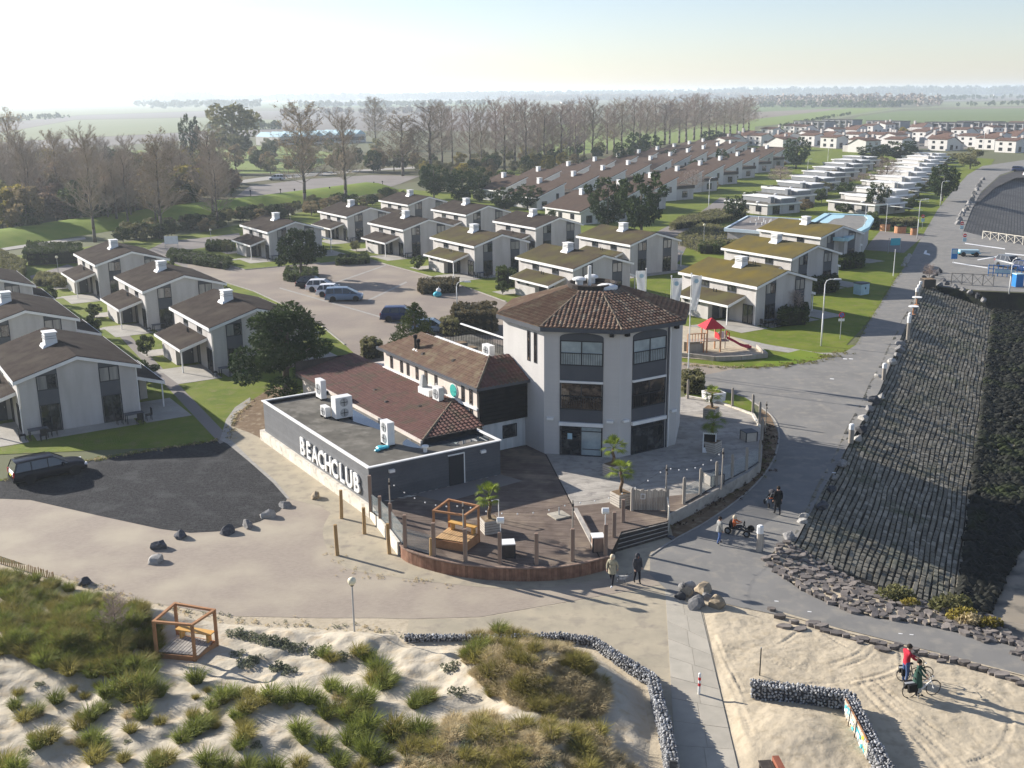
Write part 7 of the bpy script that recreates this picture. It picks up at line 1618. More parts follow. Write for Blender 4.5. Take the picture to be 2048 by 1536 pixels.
obj('frame', MB().box(-2.2,-.7,.45,1.0,-.6,.55).box(-2.2,.6,.45,1.0,.7,.55).box(-2.2,-.6,.45,-2.1,.6,.55).box(.9,-.6,.45,1.0,.6,.55), M['cyan'], r); obj('bed', MB().box(-2.0,-.55,.56,.8,.55,.95), M['pale_blue'], r); obj('drawbar', MB().box(1.0,-.05,.45,2.6,.05,.55), M['metal'], r)
for x in (-1.6,.3):
    for y in (-.85,.85): obj('wheel', MB().lathe([(.33,-.1),(.36,-.05),(.36,.05),(.33,.1)],(x,y,.36),12,'y'), M['black'], r)
# playground
pit = [(1362,652),(1400,656),(1470,676),(1514,697),(1533,714),(1480,720),(1430,722),(1362,716)]
sheet('sandpit', pit, .05, M['sand'])
W = [G(*p) for p in [(1345,712),(1385,716),(1430,722),(1482,720),(1534,715),(1514,697)]]; r = thing('sandpit_edging', 'dark timber edging of the playground sandpit', 'edging', W[0]); ox, oy = W[0]
for a, b in zip(W[:-1], W[1:]): d = Vector((b[0]-a[0], b[1]-a[1])); obj('timber', MB().cbox(((a[0]+b[0])/2-ox,(a[1]+b[1])/2-oy,0),(d.length-.05,.2,.42),math.atan2(d.y,d.x)), M['grey_wood'], r)
g = G(1421,702); pg = thing('play_tower', 'wooden play tower with red pyramid roof and red slide', 'playground', g, R_(12))
for x in (-.7,.7):
    for y in (-.7,.7): obj('post', MB().box(x-.06,y-.06,0,x+.06,y+.06,2.5), M['orange_wood'], pg)
obj('roof', MB().add([(-1.05,-1.05,2.4),(1.05,-1.05,2.4),(1.05,1.05,2.4),(-1.05,1.05,2.4),(0,0,3.35)], [(3,2,1,0),(0,1,4),(1,2,4),(2,3,4),(3,0,4)]), M['red'], pg)
obj('platform', MB().box(-.64,-.64,1.1,.64,.64,1.18), M['grey_wood'], pg)
for k in range(7): obj('baluster', MB().box(-2.5+.3*k,-.6,1.2,-2.44+.3*k,-.54,1.9), M['orange_wood'], pg)
obj('rail', MB().box(-2.6,-.62,1.9,-.76,-.52,1.98), M['orange_wood'], pg); obj('bridge', MB().box(-2.6,-.6,1.1,-.76,.6,1.16), M['grey_wood'], pg); obj('cabin_wall', MB().box(-2.6,-.5,.02,-.9,-.44,.95).box(-2.6,.44,.02,-.9,.5,.95), M['grey_wood'], pg)
for x in (-2.6,-.95): obj('post', MB().box(x-.05,-.6,0,x+.05,-.5,1.95), M['orange_wood'], pg)
obj('side_panel', MB().box(.66,-.7,1.2,.74,.7,1.75), M['red'], pg); obj('side_platform', MB().box(.78,-.5,.98,1.7,.6,1.05), M['grey_wood'], pg)
for x in (1.7,): obj('post', MB().box(x-.05,.5,0,x+.05,.6,1.9), M['grey_wood'], pg)
obj('net', MB().box(1.0,.55,1.1,1.6,.58,1.75), M['white'], pg)
sl = MB(); pr = [(1.7,1.12),(2.3,.85),(3.0,.42),(3.6,.2),(4.1,.16)]
for (x0, z0), (x1, z1) in zip(pr[:-1], pr[1:]):
    for y0, y1, h in ((-.42,-.36,.2),(-.36,.12,.0),(.12,.18,.2)): sl.add([(x0,y0,z0-.03),(x1,y0,z1-.03),(x1,y1,z1-.03),(x0,y1,z0-.03),(x0,y0,z0+.03+h),(x1,y0,z1+.03+h),(x1,y1,z1+.03+h),(x0,y1,z0+.03+h)], [(0,3,2,1),(4,5,6,7),(0,1,5,4),(1,2,6,5),(2,3,7,6),(3,0,4,7)])
obj('slide', sl, M['red_slide'], pg); obj('slide_bar', MB().path([(1.7,-.42,1.2),(1.7,-.42,1.85),(1.7,.18,1.85),(1.7,.18,1.2)],.05), M['red'], pg)
# garden tables by the cottages
def garden_set(u, v, label):
    x, y = UV(u, v); r = thing('garden_table', label, 'garden table', (x,y,.02), TH)
    obj('top', MB().box(-.7,-.4,.7,.7,.4,.74), M['grey_panel'], r)
    for sx in (-.6,.6):
        for sy in (-.33,.33): obj('leg', MB().box(sx-.03,sy-.03,0,sx+.03,sy+.03,.7), M['black'], r)
    for k, (cx, cy, a) in enumerate(((1.1,0,90),(-1.1,.05,-90),(.2,-.8,0))):
        c = MB(); c.box(-.22,-.22,.4,.22,.22,.45); c.box(-.22,-.25,.45,.22,-.21,.95)
        for sx in (-.19,.19):
            for sy in (-.19,.19): c.box(sx-.02,sy-.02,0,sx+.02,sy+.02,.4)
        q = UV(u, v); ca, sa = math.cos(TH), math.sin(TH); obj('garden_chair', c, M['black'], loc=(x+cx*ca-cy*sa, y+cx*sa+cy*ca, .02), rz=TH+R_(a), label='%s black garden chair at the %s' % (ordn[k], ' '.join(label.split()[1:10]).rstrip(',')), cat='chair', group='black garden chairs')
for u, v, l in ((-13.2,29.1,'dark garden table at the gable of the largest looking cottage, by its front door side'),(-6.2,29.2,'dark garden table at the gable of the largest looking cottage, on the gravel side patio'),(4.6,39.4,'dark garden table at the cottage half hidden by the big pine'),(4.8,62.3,'dark garden table at the middle cottage of three'),(52.0,94.0,'dark garden table at the brown-roofed second row cottage'),(51.4,71.5,'dark garden table at the olive-brown roofed cottage'),(60.0,26.1,'dark garden table at the golden mossy-roofed cottage'),(53.0,116.2,'dark garden table before the dyke-side cottage'),(34.0,104.0,'dark garden table at the cottage behind the lone pine')): garden_set(u, v, l)
# ================================================================== vehicles, people, cycles
def make_car(label, col, L=4.7, W=1.8, H=1.5, style='estate', rails=False, cat='car'):
    r = thing('parked_car', label, cat, (0,0,-70)); h0 = .2
    belt = .62*H; hood = {'estate':.58,'suv':.62,'mpv':.56,'hatch':.58}[style]*H
    xs = [-.5,-.49,-.42,-.2,.1,.24,.36,.44,.485,.5]
    tops = {'estate':[.42,.6,.62,.63,.62,.6,.57,.52,.46,.36],'suv':[.42,.62,.66,.66,.65,.64,.62,.58,.5,.4],'mpv':[.42,.6,.62,.62,.61,.59,.55,.49,.43,.34],'hatch':[.42,.58,.62,.62,.6,.59,.56,.51,.44,.35]}[style]
    wid = [.84,.92,.98,1,1,.99,.97,.92,.84,.74]; mb = MB(); rings = []
    for x, t, w in zip(xs, tops, wid):
        hw = W/2*w; zt = t*H; zb = h0+(.06 if abs(x) > .47 else 0)
        rings.append([(x*L,-hw*.9,zb),(x*L,-hw,zb+.12),(x*L,-hw,zt*.72),(x*L,-hw*.93,zt*.96),(x*L,-hw*.5,zt*1.0+.02),(x*L,hw*.5,zt+.02),(x*L,hw*.93,zt*.96),(x*L,hw,zt*.72),(x*L,hw,zb+.12),(x*L,hw*.9,zb)])
    vs = [v for rg in rings for v in rg]; k = 10; n = len(rings)
    fs = [(i*k+j, i*k+(j+1)%k, (i+1)*k+(j+1)%k, (i+1)*k+j) for i in range(n-1) for j in range(k)] + [tuple(range(k)), tuple(range((n-1)*k, n*k))[::-1]]
    fs = [f[::-1] for f in fs]
    body = obj('body', mb.add(vs, fs), M[col], r, smooth=True)
    # greenhouse
    gx = {'estate':[(-.485,.0),(-.44,.93),(-.3,.985),(-.05,1.0),(.06,.97),(.25,.0)],'suv':[(-.47,.0),(-.4,.92),(-.28,.98),(-.02,1.0),(.08,.96),(.24,.0)],'mpv':[(-.49,.0),(-.45,.94),(-.25,1.0),(0,.99),(.1,.93),(.36,.0)],'hatch':[(-.48,.0),(-.38,.9),(-.2,.99),(0,1.0),(.08,.96),(.27,.0)]}[style]
    zb = tops[3]*H-.02; vs = []
    for x, f in gx: z = zb+(H-zb)*f; hw = W/2*(.93-.17*f); vs += [(x*L,-hw,z),(x*L,hw,z)]
    m = len(gx); fs = [(2*i,2*i+1,2*i+3,2*i+2) for i in range(m-1)]; fs += [tuple(2*i for i in range(m)), tuple(2*i+1 for i in range(m))[::-1]]
    obj('windows', MB().add(vs, fs), M['car_glass'], r)
    rf = MB(); ro = []
    for x, f in gx[1:5]: z = zb+(H-zb)*f+.015; hw = W/2*(.93-.17*f)+.012; ro += [(x*L,-hw,z-.03),(x*L,-hw*.9,z+.015),(x*L,hw*.9,z+.015),(x*L,hw,z-.03)]
    rf.add(ro, [(4*i+j, 4*i+4+j, 4*i+5+j, 4*i+1+j) for i in range(3) for j in range(3)]); obj('roof', rf, M[col], r, smooth=True)
    for s in (-1, 1):                                           # pillars
        for i0, i1, w in ((0,1,.07),(4,5,.06)):
            (xa, fa), (xb, fb) = gx[i0], gx[i1]; za, zc = zb+(H-zb)*fa, zb+(H-zb)*fb; ya, yb = s*(W/2*(.93-.17*fa)+.008), s*(W/2*(.93-.17*fb)+.008); obj('pillar', MB().add([(xa*L-w/2,ya,za),(xa*L+w,ya,za),(xb*L+w,yb,zc),(xb*L-w/2,yb,zc)], [(0,1,2,3)]), M[col], r)
        for xm in (-.26,-.04): ya, yb = s*(W/2*.93+.006), s*(W/2*.77+.006); obj('pillar', MB().add([(xm*L,ya,zb),(xm*L+.07,ya,zb),(xm*L+.07,yb,H*.985),(xm*L,yb,H*.985)], [(0,1,2,3)]), M[col], r)
        obj('mirror', MB().cbox((.17*L,s*(W/2+.08),zb+.02),(.14,.2,.14)), M[col], r)
        obj('headlight', MB().cbox((.468*L,s*W*.33,.36*H),(.22,.34,.15),s*-.3), M['head_lamp'], r)
        obj('tail_light', MB().box(-.502*L,s*W*.4-.09,.4*H,-.48*L,s*W*.4+.09,(.62 if style != 'hatch' else .58)*H), M['tail_red'], r)
        if rails: obj('roof_rail', MB().tube((-.4*L,s*W*.36,H+.04),(.02*L,s*W*.36,H+.05),.025), M['black'], r)
        for x in (-.29*L, .315*L):
            w = obj('wheel', MB().lathe([(.2,-.1),(.31,-.11),(.33,-.07),(.33,.07),(.31,.11),(.2,.1)],(0,0,0),16,'y'), M['black'], r, loc=(x, s*(W/2-.11), .33))
            rm = MB().lathe([(.06,0),(.21,0),(.22,-.02*s),(.22,0)],(0,s*.112,0),14,'y')
            obj('rim', rm, M['rim'], w)
            obj('arch', MB().lathe([(.37,-.06),(.38,.06)],(x,s*(W/2-.05),.34),16,'y'), M['black'], body)
    obj('number_plate', MB().box(-.506*L,-.26,.42*H-.05,-.5*L,.26,.42*H+.06), M['yellow'], r); obj('number_plate', MB().box(.498*L,-.26,.26*H-.05,.506*L,.26,.26*H+.06), M['yellow'], r)
    obj('bumper', MB().box(-.51*L,-W*.42,.22,-.485*L,W*.42,.42), M[col], r)
    return r
def place_car(c, xr, yr, xf, yf, side=-1, W=1.8):
    """rear and front near-side wheel contact points"""
    a, b = Vector(G(xr,yr)), Vector(G(xf,yf)); d = (b-a).normalized(); n = Vector((-d.y, d.x)); m = (a+b)/2 + n*(W/2-.1)*(1 if side < 0 else -1)
    c.location = (m.x, m.y, .02); c.rotation_euler = (0,0,math.atan2(d.y,d.x))
c = make_car('black estate car parked on the gravel edge at the lawn', 'car_black', 4.7, 1.82, 1.48, 'estate', True); place_car(c, 61,968, 148,950)
c = make_car('grey-blue people carrier, the foremost of the four parked in the street', 'car_blue', 4.6, 1.8, 1.65, 'mpv'); place_car(c, 667,604, 709,603)
c = make_car('white small car parked right beside the grey-blue people carrier', 'car_white', 4.0, 1.75, 1.5, 'hatch'); place_car(c, 643,594, 683,594)
c = make_car('white car parked next to the black one', 'car_white', 4.2, 1.75, 1.5, 'hatch'); place_car(c, 623,584, 663,584)
c = make_car('black car parked at the hedge ring of the lone pine', 'car_black', 4.3, 1.78, 1.45, 'hatch'); place_car(c, 603,577, 644,577)
c = make_car('dark blue estate car parked alone, partly behind the conical pine', 'car_navy', 4.7, 1.85, 1.6, 'suv'); place_car(c, 779,644, 825,644)
c = make_car('blue-grey car of which little shows behind the conical pine', 'car_blue', 4.3, 1.75, 1.45, 'hatch'); place_car(c, 838,668, 882,668)
c = make_car('dark grey off-roader parked at the slipway', 'car_grey', 4.5, 1.88, 1.7, 'suv'); place_car(c, 1994,533, 2026,540)
c = make_car('dark blue car at the edge of the slipway car park', 'car_navy', 4.4, 1.8, 1.45, 'hatch'); place_car(c, 2030,541, 2062,548)
c = make_car('dark blue car on the dark asphalt beyond the far dike edge', 'car_navy', 4.6, 1.85, 1.6, 'estate'); place_car(c, 2022,343, 2056,344); c.location.z = .05
c = make_car('white car at the edge of the far car park', 'car_white', 4.3, 1.75, 1.45, 'hatch'); place_car(c, 2044,352, 2072,354); c.location.z = .05
c = make_car('white van-like car beyond the fenced car park behind the dyke', 'car_white', 4.6, 1.85, 1.75, 'mpv'); place_car(c, 560,361, 545,361, 1)
sheet('far_lot', [(1940,420),(1962,386),(2000,352),(2048,336),(2200,318),(2300,335),(2100,352),(2030,356),(1990,375)], -.024, M['asphalt_dark'])
# ------------------------------------------------------------------ people
M['skin'] = mat('skin', (.45,.27,.19), rough=.6); M['hair_dark'] = mat('dark_hair', (.03,.022,.016), rough=.8); M['hair_pale'] = mat('fair_hair', (.4,.32,.2), rough=.8)
for k, c in dict(khaki=(.3,.27,.19), charcoal=(.045,.045,.05), tweed=(.2,.2,.19), orange=(.5,.12,.04), maroon=(.32,.02,.035), forest=(.03,.065,.05), jeans=(.05,.08,.16), blacktr=(.018,.018,.022), bluejeans=(.06,.1,.22), shoe_white=(.6,.6,.6), blackcoat=(.015,.015,.016), fur=(.5,.42,.3)).items(): M['cloth_'+k] = mat('cloth_'+k, c, tuple(v*1.3 for v in c), 6, rough=.85, coord='obj')
def person(label, px, py, H, heading, J, top, trousers, shoes, hair, coat=None, hood=None, z=0):
    """J: joint positions for a 1.75 m figure facing +y"""
    D = dict(pel=(0,0,.95), sp=(0,0,1.12), ch=(0,.0,1.33), nk=(0,0,1.5), hd=(0,.02,1.6), ht=(0,.02,1.7), ls=(-.19,0,1.41), rs=(.19,0,1.41), le=(-.25,-.02,1.14), re=(.25,-.02,1.14), lw=(-.25,.06,.9), rw=(.25,.06,.9), lh=(-.1,0,.9), rh=(.1,0,.9), lk=(-.1,.02,.5), rk=(.1,.02,.5), la=(-.1,-.02,.09), ra=(.1,-.02,.09), lt=(-.1,.15,.04), rt=(.1,.15,.04))
    D.update(J); Rr = dict(pel=.15, sp=.14, ch=.165, nk=.062, hd=.1, ht=.085, ls=.085, rs=.085, le=.058, re=.058, lw=.042, rw=.042, lh=.105, rh=.105, lk=.07, rk=.07, la=.05, ra=.05, lt=.042, rt=.042)
    E = [('pel','sp'),('sp','ch'),('ch','nk'),('nk','hd'),('hd','ht'),('ch','ls'),('ls','le'),('le','lw'),('ch','rs'),('rs','re'),('re','rw'),('pel','lh'),('lh','lk'),('lk','la'),('la','lt'),('pel','rh'),('rh','rk'),('rk','ra'),('ra','rt')]
    nm = list(D); me = bpy.data.meshes.new('body'); me.from_pydata([D[n] for n in nm], [(nm.index(a), nm.index(b)) for a, b in E], [])
    t = bpy.data.objects.new('tmp', me); COL.objects.link(t); sk = t.modifiers.new('s', 'SKIN'); sk.use_smooth_shade = True
    for i, n in enumerate(nm): v = me.skin_vertices[0].data[i]; v.radius = (Rr[n], Rr[n]*(.8 if n in ('pel','sp','ch') else 1)); v.use_root = (n == 'pel')
    sb_ = t.modifiers.new('u', 'SUBSURF'); sb_.levels = 1; sb_.render_levels = 1
    dg = bpy.context.evaluated_depsgraph_get(); bmsh = bpy.data.meshes.new_from_object(t.evaluated_get(dg)); bpy.data.objects.remove(t)
    bm = bmesh.new(); bm.from_mesh(bmsh)
    seg = {('hd','ht'):0,('nk','hd'):0,('ch','nk'):1,('pel','sp'):1,('sp','ch'):1,('ch','ls'):1,('ls','le'):1,('le','lw'):1,('ch','rs'):1,('rs','re'):1,('re','rw'):1,('pel','lh'):2,('lh','lk'):2,('lk','la'):2,('la','lt'):3,('pel','rh'):2,('rh','rk'):2,('rk','ra'):2,('ra','rt'):3}
    def near(p):
        b = None
        for (a, c), m in seg.items():
            A, C = Vector(D[a]), Vector(D[c]); e = C-A; tt = max(0, min(1, (p-A).dot(e)/e.length_squared)); d = (p-A-e*tt).length/(Rr[a]*(1-tt)+Rr[c]*tt)
            if b is None or d < b[0]: b = (d, m)
        return b[1]
    for f in bm.faces: f.material_index = near(f.calc_center_median()); f.smooth = True
    for s, w_, e_ in ((-1,'lw','le'),(1,'rw','re')):              # palms and five fingers rooted in them
        W_ = Vector(D[w_]); d = (W_-Vector(D[e_])).normalized(); sd = d.orthogonal().normalized(); up = d.cross(sd); hm = MB()
        hm.tube(tuple(W_), tuple(W_+d*.09), .036, .04, 6)
        for k in range(4):
            p = W_+d*.08+sd*(k-1.5)*.02; l = (.05,.06,.055,.042)[k]; q = p+d*l*.6; e = q+(d*.7+up*.6).normalized()*l*.6; hm.path([tuple(p),tuple(q),tuple(e)], .0095, 5, .007)
        p = W_+d*.03+sd*.035; q = p+(d*.6+sd*.8).normalized()*.045; hm.path([tuple(p),tuple(q),tuple(q+d*.03)], .011, 5, .008)
        vv = [bm.verts.new(v) for v in hm.v]
        for f in hm.f:
            try: nf = bm.faces.new([vv[i] for i in f]); nf.material_index = 0
            except ValueError: pass
    hc = Vector(D['hd'])                                           # face: nose, brow, chin on the same body
    fm = MB(); fm.ball((hc.x, hc.y+.105, hc.z+.015), .018, 6, 4, (1,1,1.4)); fm.ball((hc.x, hc.y+.075, hc.z-.06), .035, 6, 4)
    vv = [bm.verts.new(v) for v in fm.v]
    for f in fm.f:
        try: nf = bm.faces.new([vv[i] for i in f]); nf.material_index = 0
        except ValueError: pass
    bmsh.materials.clear()
    for m in ('skin', top, trousers, shoes): bmsh.materials.append(M[m])
    bm.to_mesh(bmsh); bm.free()
    g = G(px, py, z); r = link('person', bmsh, None, (*g, z+.02), heading, label, 'person'); r.scale = (H/1.75,)*3
    hr = MB()
    hr.ball((hc.x, hc.y-.022, hc.z+.06), .118, 10, 6, (.98,1.0,.92)) if not hood else hr.ball((hc.x, hc.y-.03, hc.z+.02), .145, 10, 6, (1,.95,1.1))
    obj('hood' if hood else 'hair', hr, M[hood or hair], r, smooth=True)
    for s in (-1, 1): obj('eye', MB().ball((hc.x+s*.035, hc.y+.095, hc.z+.035), .012, 6, 4), M['black'], r)
    obj('mouth', MB().box(hc.x-.025, hc.y+.1, hc.z-.045, hc.x+.025, hc.y+.106, hc.z-.035), M['cloth_maroon'], r)
    if coat:
        zb, flare = coat; pl = Vector(D['pel']); n = 12; cm = MB(); vs = []
        for zz, rx, ry in ((1.2,.185,.15),(1.0,.2,.165),(zb,.2+flare,.17+flare)):
            for i in range(n): a = 6.283*i/n; vs.append((pl.x+rx*math.cos(a), pl.y+ry*math.sin(a), zz))
        cm.add(vs, [(j*n+i, j*n+(i+1)%n, (j+1)*n+(i+1)%n, (j+1)*n+i) for j in range(2) for i in range(n)]); obj('coat', cm, M[top], r, smooth=True)
    return r
stride = dict(lk=(-.1,.16,.52), la=(-.1,.3,.11), lt=(-.1,.46,.1), rk=(.1,-.06,.5), ra=(.1,-.36,.14), rt=(.1,-.24,.05), le=(-.27,-.1,1.16), lw=(-.24,-.14,.93), re=(.27,.06,1.15), rw=(.22,.2,.96))
small = dict(lk=(-.1,.08,.5), la=(-.1,.12,.09), lt=(-.1,.27,.05), rk=(.1,-.04,.5), ra=(.1,-.18,.1), rt=(.1,-.04,.04))
person('person in a khaki hooded coat and black trousers striding past the terrace with white shoes', 1224,1172, 1.72, R_(155), stride, 'cloth_khaki', 'cloth_blacktr', 'cloth_shoe_white', 'hair_pale', (.72,.03), 'cloth_fur')
person('person all in charcoal with a hood, walking a dog beside the one in khaki', 1274,1167, 1.66, R_(200), {**small,'rw':(.24,.2,.92),'re':(.26,.04,1.15)}, 'cloth_charcoal', 'cloth_blacktr', 'black', 'hair_dark', (.75,.02), 'cloth_charcoal')
person('woman with brown hair in a grey jacket and blue jeans walking behind the go-kart', 1438,1088, 1.62, R_(-70), small, 'cloth_tweed', 'cloth_bluejeans', 'black', 'hair_dark', (.82,.03))
person('person in a black coat seen from behind, walking up the shaded road', 1554,1030, 1.8, R_(8), small, 'cloth_blackcoat', 'cloth_blacktr', 'black', 'hair_dark', (.7,.05))
grip = dict(le=(-.26,.16,1.2), lw=(-.2,.38,1.08), re=(.26,.16,1.2), rw=(.22,.4,1.08))
bk_h = R_(-10)
person('man in a red pullover leaning over the further bicycle', 1809,1367, 1.82, R_(-75), {**grip,'nk':(0,.06,1.5),'hd':(0,.1,1.6),'ht':(0,.1,1.7),'lw':(-.05,.48,1.08),'rw':(.25,.42,1.08)}, 'cloth_maroon', 'cloth_jeans', 'black', 'hair_dark', None, None, .1)
person('woman in a long dark green coat standing between the two bicycles', 1832,1392, 1.68, R_(-110), {**grip,'lw':(-.18,.34,1.02),'rw':(.22,.32,1.05)}, 'cloth_forest', 'cloth_blacktr', 'black', 'hair_dark', (.5,.06), None, .1)
# child on a pedal go-kart
g = G(1475,1066); kt = thing('go_kart', 'black four-wheeled pedal go-kart on the road', 'go-kart', (*g,.02), R_(-28))
obj('frame', MB().path([(-.45,0,.25),(.2,0,.22),(.75,0,.25)],.035).tube((-.45,-.38,.2),(-.45,.38,.2),.025).tube((.65,-.35,.2),(.65,.35,.2),.025), M['black'], kt)
for x in (-.45,.65):
    for s in (-1, 1):
        w = obj('wheel', MB().lathe([(.12,-.05),(.2,-.06),(.21,0),(.2,.06),(.12,.05)],(0,0,0),14,'y'), M['black'], kt, loc=(x,s*.42,.21)); obj('rim', MB().lathe([(.03,0),(.12,.0)],(0,s*.055,0),10,'y'), M['metal'], w)
obj('seat', MB().box(-.42,-.2,.28,-.08,.2,.34).box(-.46,-.2,.34,-.4,.2,.68), M['black'], kt); obj('steering_wheel', MB().lathe([(.15,0),(.17,.02),(.15,.03)],(.35,0,.62),12,'x').tube((.5,0,.3),(.36,0,.62),.02), M['black'], kt)
sit = dict(pel=(0,0,.52), sp=(0,-.03,.7), ch=(0,-.02,.9), nk=(0,.0,1.05), hd=(0,.02,1.16), ht=(0,.02,1.26), ls=(-.17,0,.98), rs=(.17,0,.98), le=(-.22,.18,.85), re=(.22,.18,.85), lw=(-.12,.4,.88), rw=(.12,.4,.88), lh=(-.1,.06,.5), rh=(.1,.06,.5), lk=(-.13,.42,.62), rk=(.13,.42,.58), la=(-.13,.78,.4), ra=(.13,.8,.36), lt=(-.13,.86,.5), rt=(.13,.88,.46))
o = person('child in an orange jacket with pale hood sitting on the go-kart', 1471,1064, 1.5, R_(-118), sit, 'cloth_orange', 'cloth_charcoal', 'black', 'hair_pale', None, 'cloth_fur')
ka = R_(-28); o.location = (g[0]-.2*math.cos(ka), g[1]-.2*math.sin(ka), -.08)
# pushchair before the person in black
g = G(1541,1012); r = thing('pushchair', 'dark pushchair with orange-brown trim pushed up the shaded road', 'pushchair', (*g,.02), R_(8))
obj('seat', MB().add([(-.22,-.2,.5),(.22,-.2,.5),(.22,.25,.4),(-.22,.25,.4),(-.22,-.32,1.0),(.22,-.32,1.0)], [(0,1,2,3),(0,4,5,1),(0,3,4),(1,5,2)]), M['black'], r); hd = MB(); hd.ball((0,-.2,.95),.28,10,6,(.9,1,.7)); obj('hood', hd, M['cloth_charcoal'], r, smooth=True); obj('trim', MB().box(-.24,-.36,.6,.24,-.33,.66), M['cloth_orange'], r)
obj('handle', MB().path([(-.22,-.3,.6),(-.22,-.6,1.05),(.22,-.6,1.05),(.22,-.3,.6)],.018), M['metal'], r)
for x in (-.26,.26):
    obj('leg', MB().tube((x,-.3,.75),(x,.3,.18),.018).tube((x,.05,.45),(x,-.35,.18),.018), M['metal'], r)
    for y in (-.35,.32): obj('wheel', MB().lathe([(.06,-.03),(.15,-.03),(.15,.03),(.06,.03)],(x,y,.17),12,'x'), M['black'], r)
# small dog
g = G(1243,1166); dg_ = thing('dog', 'small grey and white dog on a lead between the two walkers', 'dog', (*g,.02), R_(-20))
def dog():
    V = dict(hip=(-.18,0,.3), mid=(0,0,.29), sh=(.17,0,.31), nk=(.25,0,.38), hd=(.31,0,.43), mz=(.41,0,.4), tl=(-.26,0,.36), t2=(-.33,0,.46), hl=(-.2,.06,.26), hk=(-.15,.06,.18), hh=(-.24,.06,.1), hp=(-.2,.06,.02), hl2=(-.2,-.06,.26), hk2=(-.15,-.06,.18), hh2=(-.24,-.06,.1), hp2=(-.2,-.06,.02), fl=(.16,.06,.22), fk=(.17,.06,.12), fp=(.17,.06,.02), fl2=(.16,-.06,.22), fk2=(.19,-.06,.12), fp2=(.2,-.06,.02))
    E = [('mid','hip'),('mid','sh'),('sh','nk'),('nk','hd'),('hd','mz'),('hip','tl'),('tl','t2'),('hip','hl'),('hl','hk'),('hk','hh'),('hh','hp'),('hip','hl2'),('hl2','hk2'),('hk2','hh2'),('hh2','hp2'),('sh','fl'),('fl','fk'),('fk','fp'),('sh','fl2'),('fl2','fk2'),('fk2','fp2')]
    Rr = dict(hip=.09, mid=.095, sh=.11, nk=.07, hd=.075, mz=.035, tl=.03, t2=.02); nm = list(V); me = bpy.data.meshes.new('body'); me.from_pydata([V[n] for n in nm], [(nm.index(a), nm.index(b)) for a, b in E], [])
    t = bpy.data.objects.new('tmp', me); COL.objects.link(t); t.modifiers.new('s', 'SKIN')
    for i, n in enumerate(nm): v = me.skin_vertices[0].data[i]; r_ = Rr.get(n, .03); v.radius = (r_, r_); v.use_root = (n == 'mid')
    t.modifiers.new('u', 'SUBSURF').levels = 1; d = bpy.context.evaluated_depsgraph_get(); b = bpy.data.meshes.new_from_object(t.evaluated_get(d)); bpy.data.objects.remove(t); b.materials.clear(); b.materials.append(M['dog']); return b
M['dog'] = mat('dog_coat', (.55,.54,.52), (.1,.1,.1), 5, rough=.9, coord='obj'); link('body', dog(), dg_)
for s in (-1, 1): obj('ear', MB().cbox((.28,s*.05,.48),(.03,.03,.07),0,.3,.3), M['hair_dark'], dg_)
obj('lead', MB().path([(.2,0,.4),(.5,.12,.55),(.75,.25,.9)],.008,4), M['black'], dg_)
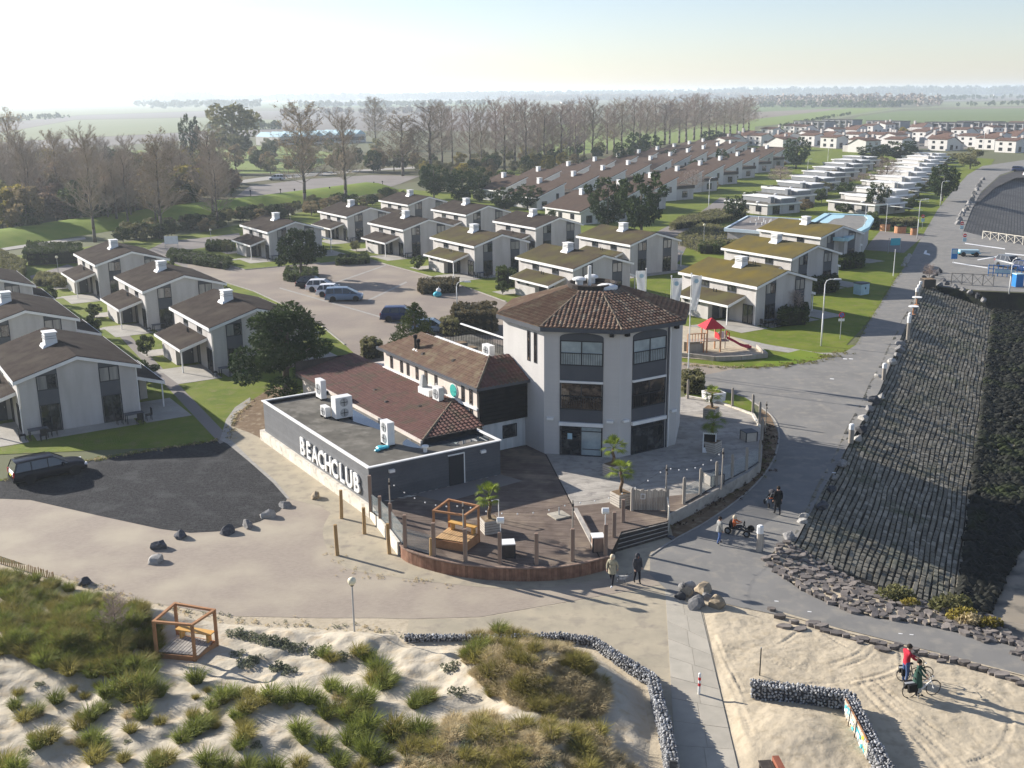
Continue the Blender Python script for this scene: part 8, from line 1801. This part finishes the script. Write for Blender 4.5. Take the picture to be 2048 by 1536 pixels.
# bicycles
def bicycle(label, xr, yr, xf, yf, frame, pan, z=.1):
    a, b = Vector(G(xr,yr,z)), Vector(G(xf,yf,z)); d = b-a; L = d.length; k = L/1.1; an = math.atan2(d.y,d.x); m = a
    r = thing('bicycle', label, 'bicycle', (m.x,m.y,z), an); r.scale = (k,k,k)
    for x in (0, 1.1):
        tor = MB(); n = 24; vs = []
        for i in range(n):
            t = 6.283*i/n
            for j in range(5): p = 6.283*j/5; rr = .335+.02*math.cos(p); vs.append((rr*math.cos(t), .02*math.sin(p), rr*math.sin(t)))
        tor.add(vs, [(i*5+j, ((i+1)%n)*5+j, ((i+1)%n)*5+(j+1)%5, i*5+(j+1)%5) for i in range(n) for j in range(5)])
        w = obj('wheel', tor, M['black'], r, loc=(x,0,.355)); sp = MB()
        for i in range(12): t = 6.283*i/12; sp.tube((0,.02*(-1)**i,0),(.32*math.cos(t),0,.32*math.sin(t)),.002,n=3)
        obj('spokes', sp, M['metal'], w); obj('hub', MB().tube((0,-.05,0),(0,.05,0),.025), M['metal'], w)
        mg = MB(); vs = []
        for i in range(13):
            t = math.pi*(.1+.75*i/12)+(0 if x else .25)
            for y in (-.025,.025): vs.append((x+.37*math.cos(t), y, .355+.37*math.sin(t)))
        obj('mudguard', mg.add(vs, [(2*i,2*i+2,2*i+3,2*i+1) for i in range(12)]), M['black'], r)
    f = MB(); bb = (.45,0,.3); st = (.32,0,.82); hdT = (.92,0,.88); hdB = (.97,0,.68)
    f.tube(bb, hdB, .035); f.tube(bb, st, .022); f.tube(st, (0,0,.355), .012); f.tube(bb, (0,0,.355), .014); f.tube(hdT, (1.1,0,.355), .02); f.tube((.36,0,.6), (.93,0,.8), .02); obj('frame', f, M[frame], r)
    obj('handlebar', MB().path([(.78,-.27,1.08),(.9,-.22,1.06),(.92,0,1.04),(.9,.22,1.06),(.78,.27,1.08)],.014).tube(hdT,(.92,0,1.05),.016), M['black'], r)
    obj('saddle', MB().cbox((.28,0,.9),(.27,.17,.06),0,.8,.5).tube(st,(.29,0,.92),.014), M['black'], r)
    obj('carrier', MB().box(-.25,-.07,.72,.25,.07,.74).tube((0,-.06,.36),(-.05,-.06,.72),.008).tube((0,.06,.36),(-.05,.06,.72),.008), M['metal'], r)
    for s in (-1, 1): obj('pannier', MB().cbox((0,s*.16,.38),(.34,.13,.36),0,1.1,1), M[pan], r)
    cr = obj('chainset', MB().lathe([(.09,-.01),(.09,.01)],(.45,-.05,.3),14,'y').tube((.45,-.08,.3),(.52,-.08,.15),.012).tube((.45,.08,.3),(.38,.08,.45),.012), M['metal'], r); obj('pedal', MB().box(.48,-.16,.13,.56,-.08,.16).box(.34,.08,.43,.42,.16,.46), M['black'], cr)
    obj('kickstand', MB().tube((.35,-.05,.3),(.3,-.2,.0),.012), M['metal'], r); obj('lamp', MB().tube((1.0,0,.9),(1.06,0,.9),.035,.04), M['head_lamp'], r)
bicycle('dark bicycle with black panniers, the further of the two on the sand', 1806,1362, 1851,1360, 'black', 'black', .08)
bicycle('bicycle with silver-white down tube and black panniers, the nearer of the two', 1818,1396, 1865,1390, 'white_metal', 'black', .08)
# gulls and litter-sized detail: posts of the far car park
for k, (x, y, yt) in enumerate(((502,400,380),(562,398,378),(660,390,374),(712,383,372),(735,377,368),(748,373,364),(765,370,362),(590,396,378))):
    g = G(x, y); h = HG(x, y, yt); r = thing('car_park_post', '%s dark short post along the green bank before the fenced car park' % ordn[k], 'post', g, 0, 'posts along the bank'); obj('post', MB().tube((0,0,0),(0,0,h),.09), M['dark_wood'], r); obj('head', MB().cbox((0,0,h-.3),(.35,.3,.35)), M['dark_wood'], r)
# long low greenhouse beyond the car park
a, b = G(560,292), G(732,284); d = Vector((b[0]-a[0], b[1]-a[1])); r = thing('greenhouse', 'long pale glass-roofed shed beyond the car park trees', 'shed', a, math.atan2(d.y,d.x)); L = d.length; n = 8
obj('wall', MB().box(0,0,0,L,22,4.2), M['brick_wall'], r)
for i in range(n): x0 = L*i/n; x1 = L*(i+1)/n; obj('roof_bay', MB().add([(x0,-.3,4.2),(x1,-.3,4.2),(x1,22,4.2),(x0,22,4.2),((x0+x1)/2,-.3,6.4),((x0+x1)/2,22,6.4)], [(0,1,4),(3,5,2),(0,4,5,3),(1,2,5,4)]), M['pale_blue'], r)
obj('window_band', MB().box(1,-.1,1.2,L-1,-.02,3.0), M['glass'], r)
for k, (x, y, w, h) in enumerate(((868,205,40,9),(700,211,60,7),(655,212,40,8),(1996,192,30,8),(1350,205,40,8),(1140,207,40,7))):
    g = G(x, y); r = thing('farm_building', '%s farm shed out on the hazy polder' % ordn[k], 'farm building', g, .2, 'farm sheds on the polder'); obj('wall', MB().box(-w/2,0,0,w/2,15,h*.6), M['white_wall'], r); obj('roof', MB().add([(-w/2-1,-1,h*.6),(w/2+1,-1,h*.6),(w/2+1,16,h*.6),(-w/2-1,16,h*.6),(-w/2-1,7.5,h),(w/2+1,7.5,h)], [(0,1,5,4),(2,3,4,5),(0,4,3),(1,2,5)]), M['grey_clad'], r)
# ================================================================== hazy air over the whole place
hz = bpy.data.materials.new('haze'); hz.use_nodes = True; ht = hz.node_tree; ht.nodes.remove(ht.nodes['Principled BSDF'])
pv = ht.nodes.new('ShaderNodeVolumePrincipled'); pv.inputs['Density'].default_value = HAZE; pv.inputs['Color'].default_value = (.82,.91,1,1); pv.inputs['Anisotropy'].default_value = 0.35
ht.links.new(pv.outputs[0], ht.nodes['Material Output'].inputs['Volume'])
obj('haze', MB().box(-14000,-400,-9,14000,16000,45), hz, kind='stuff')
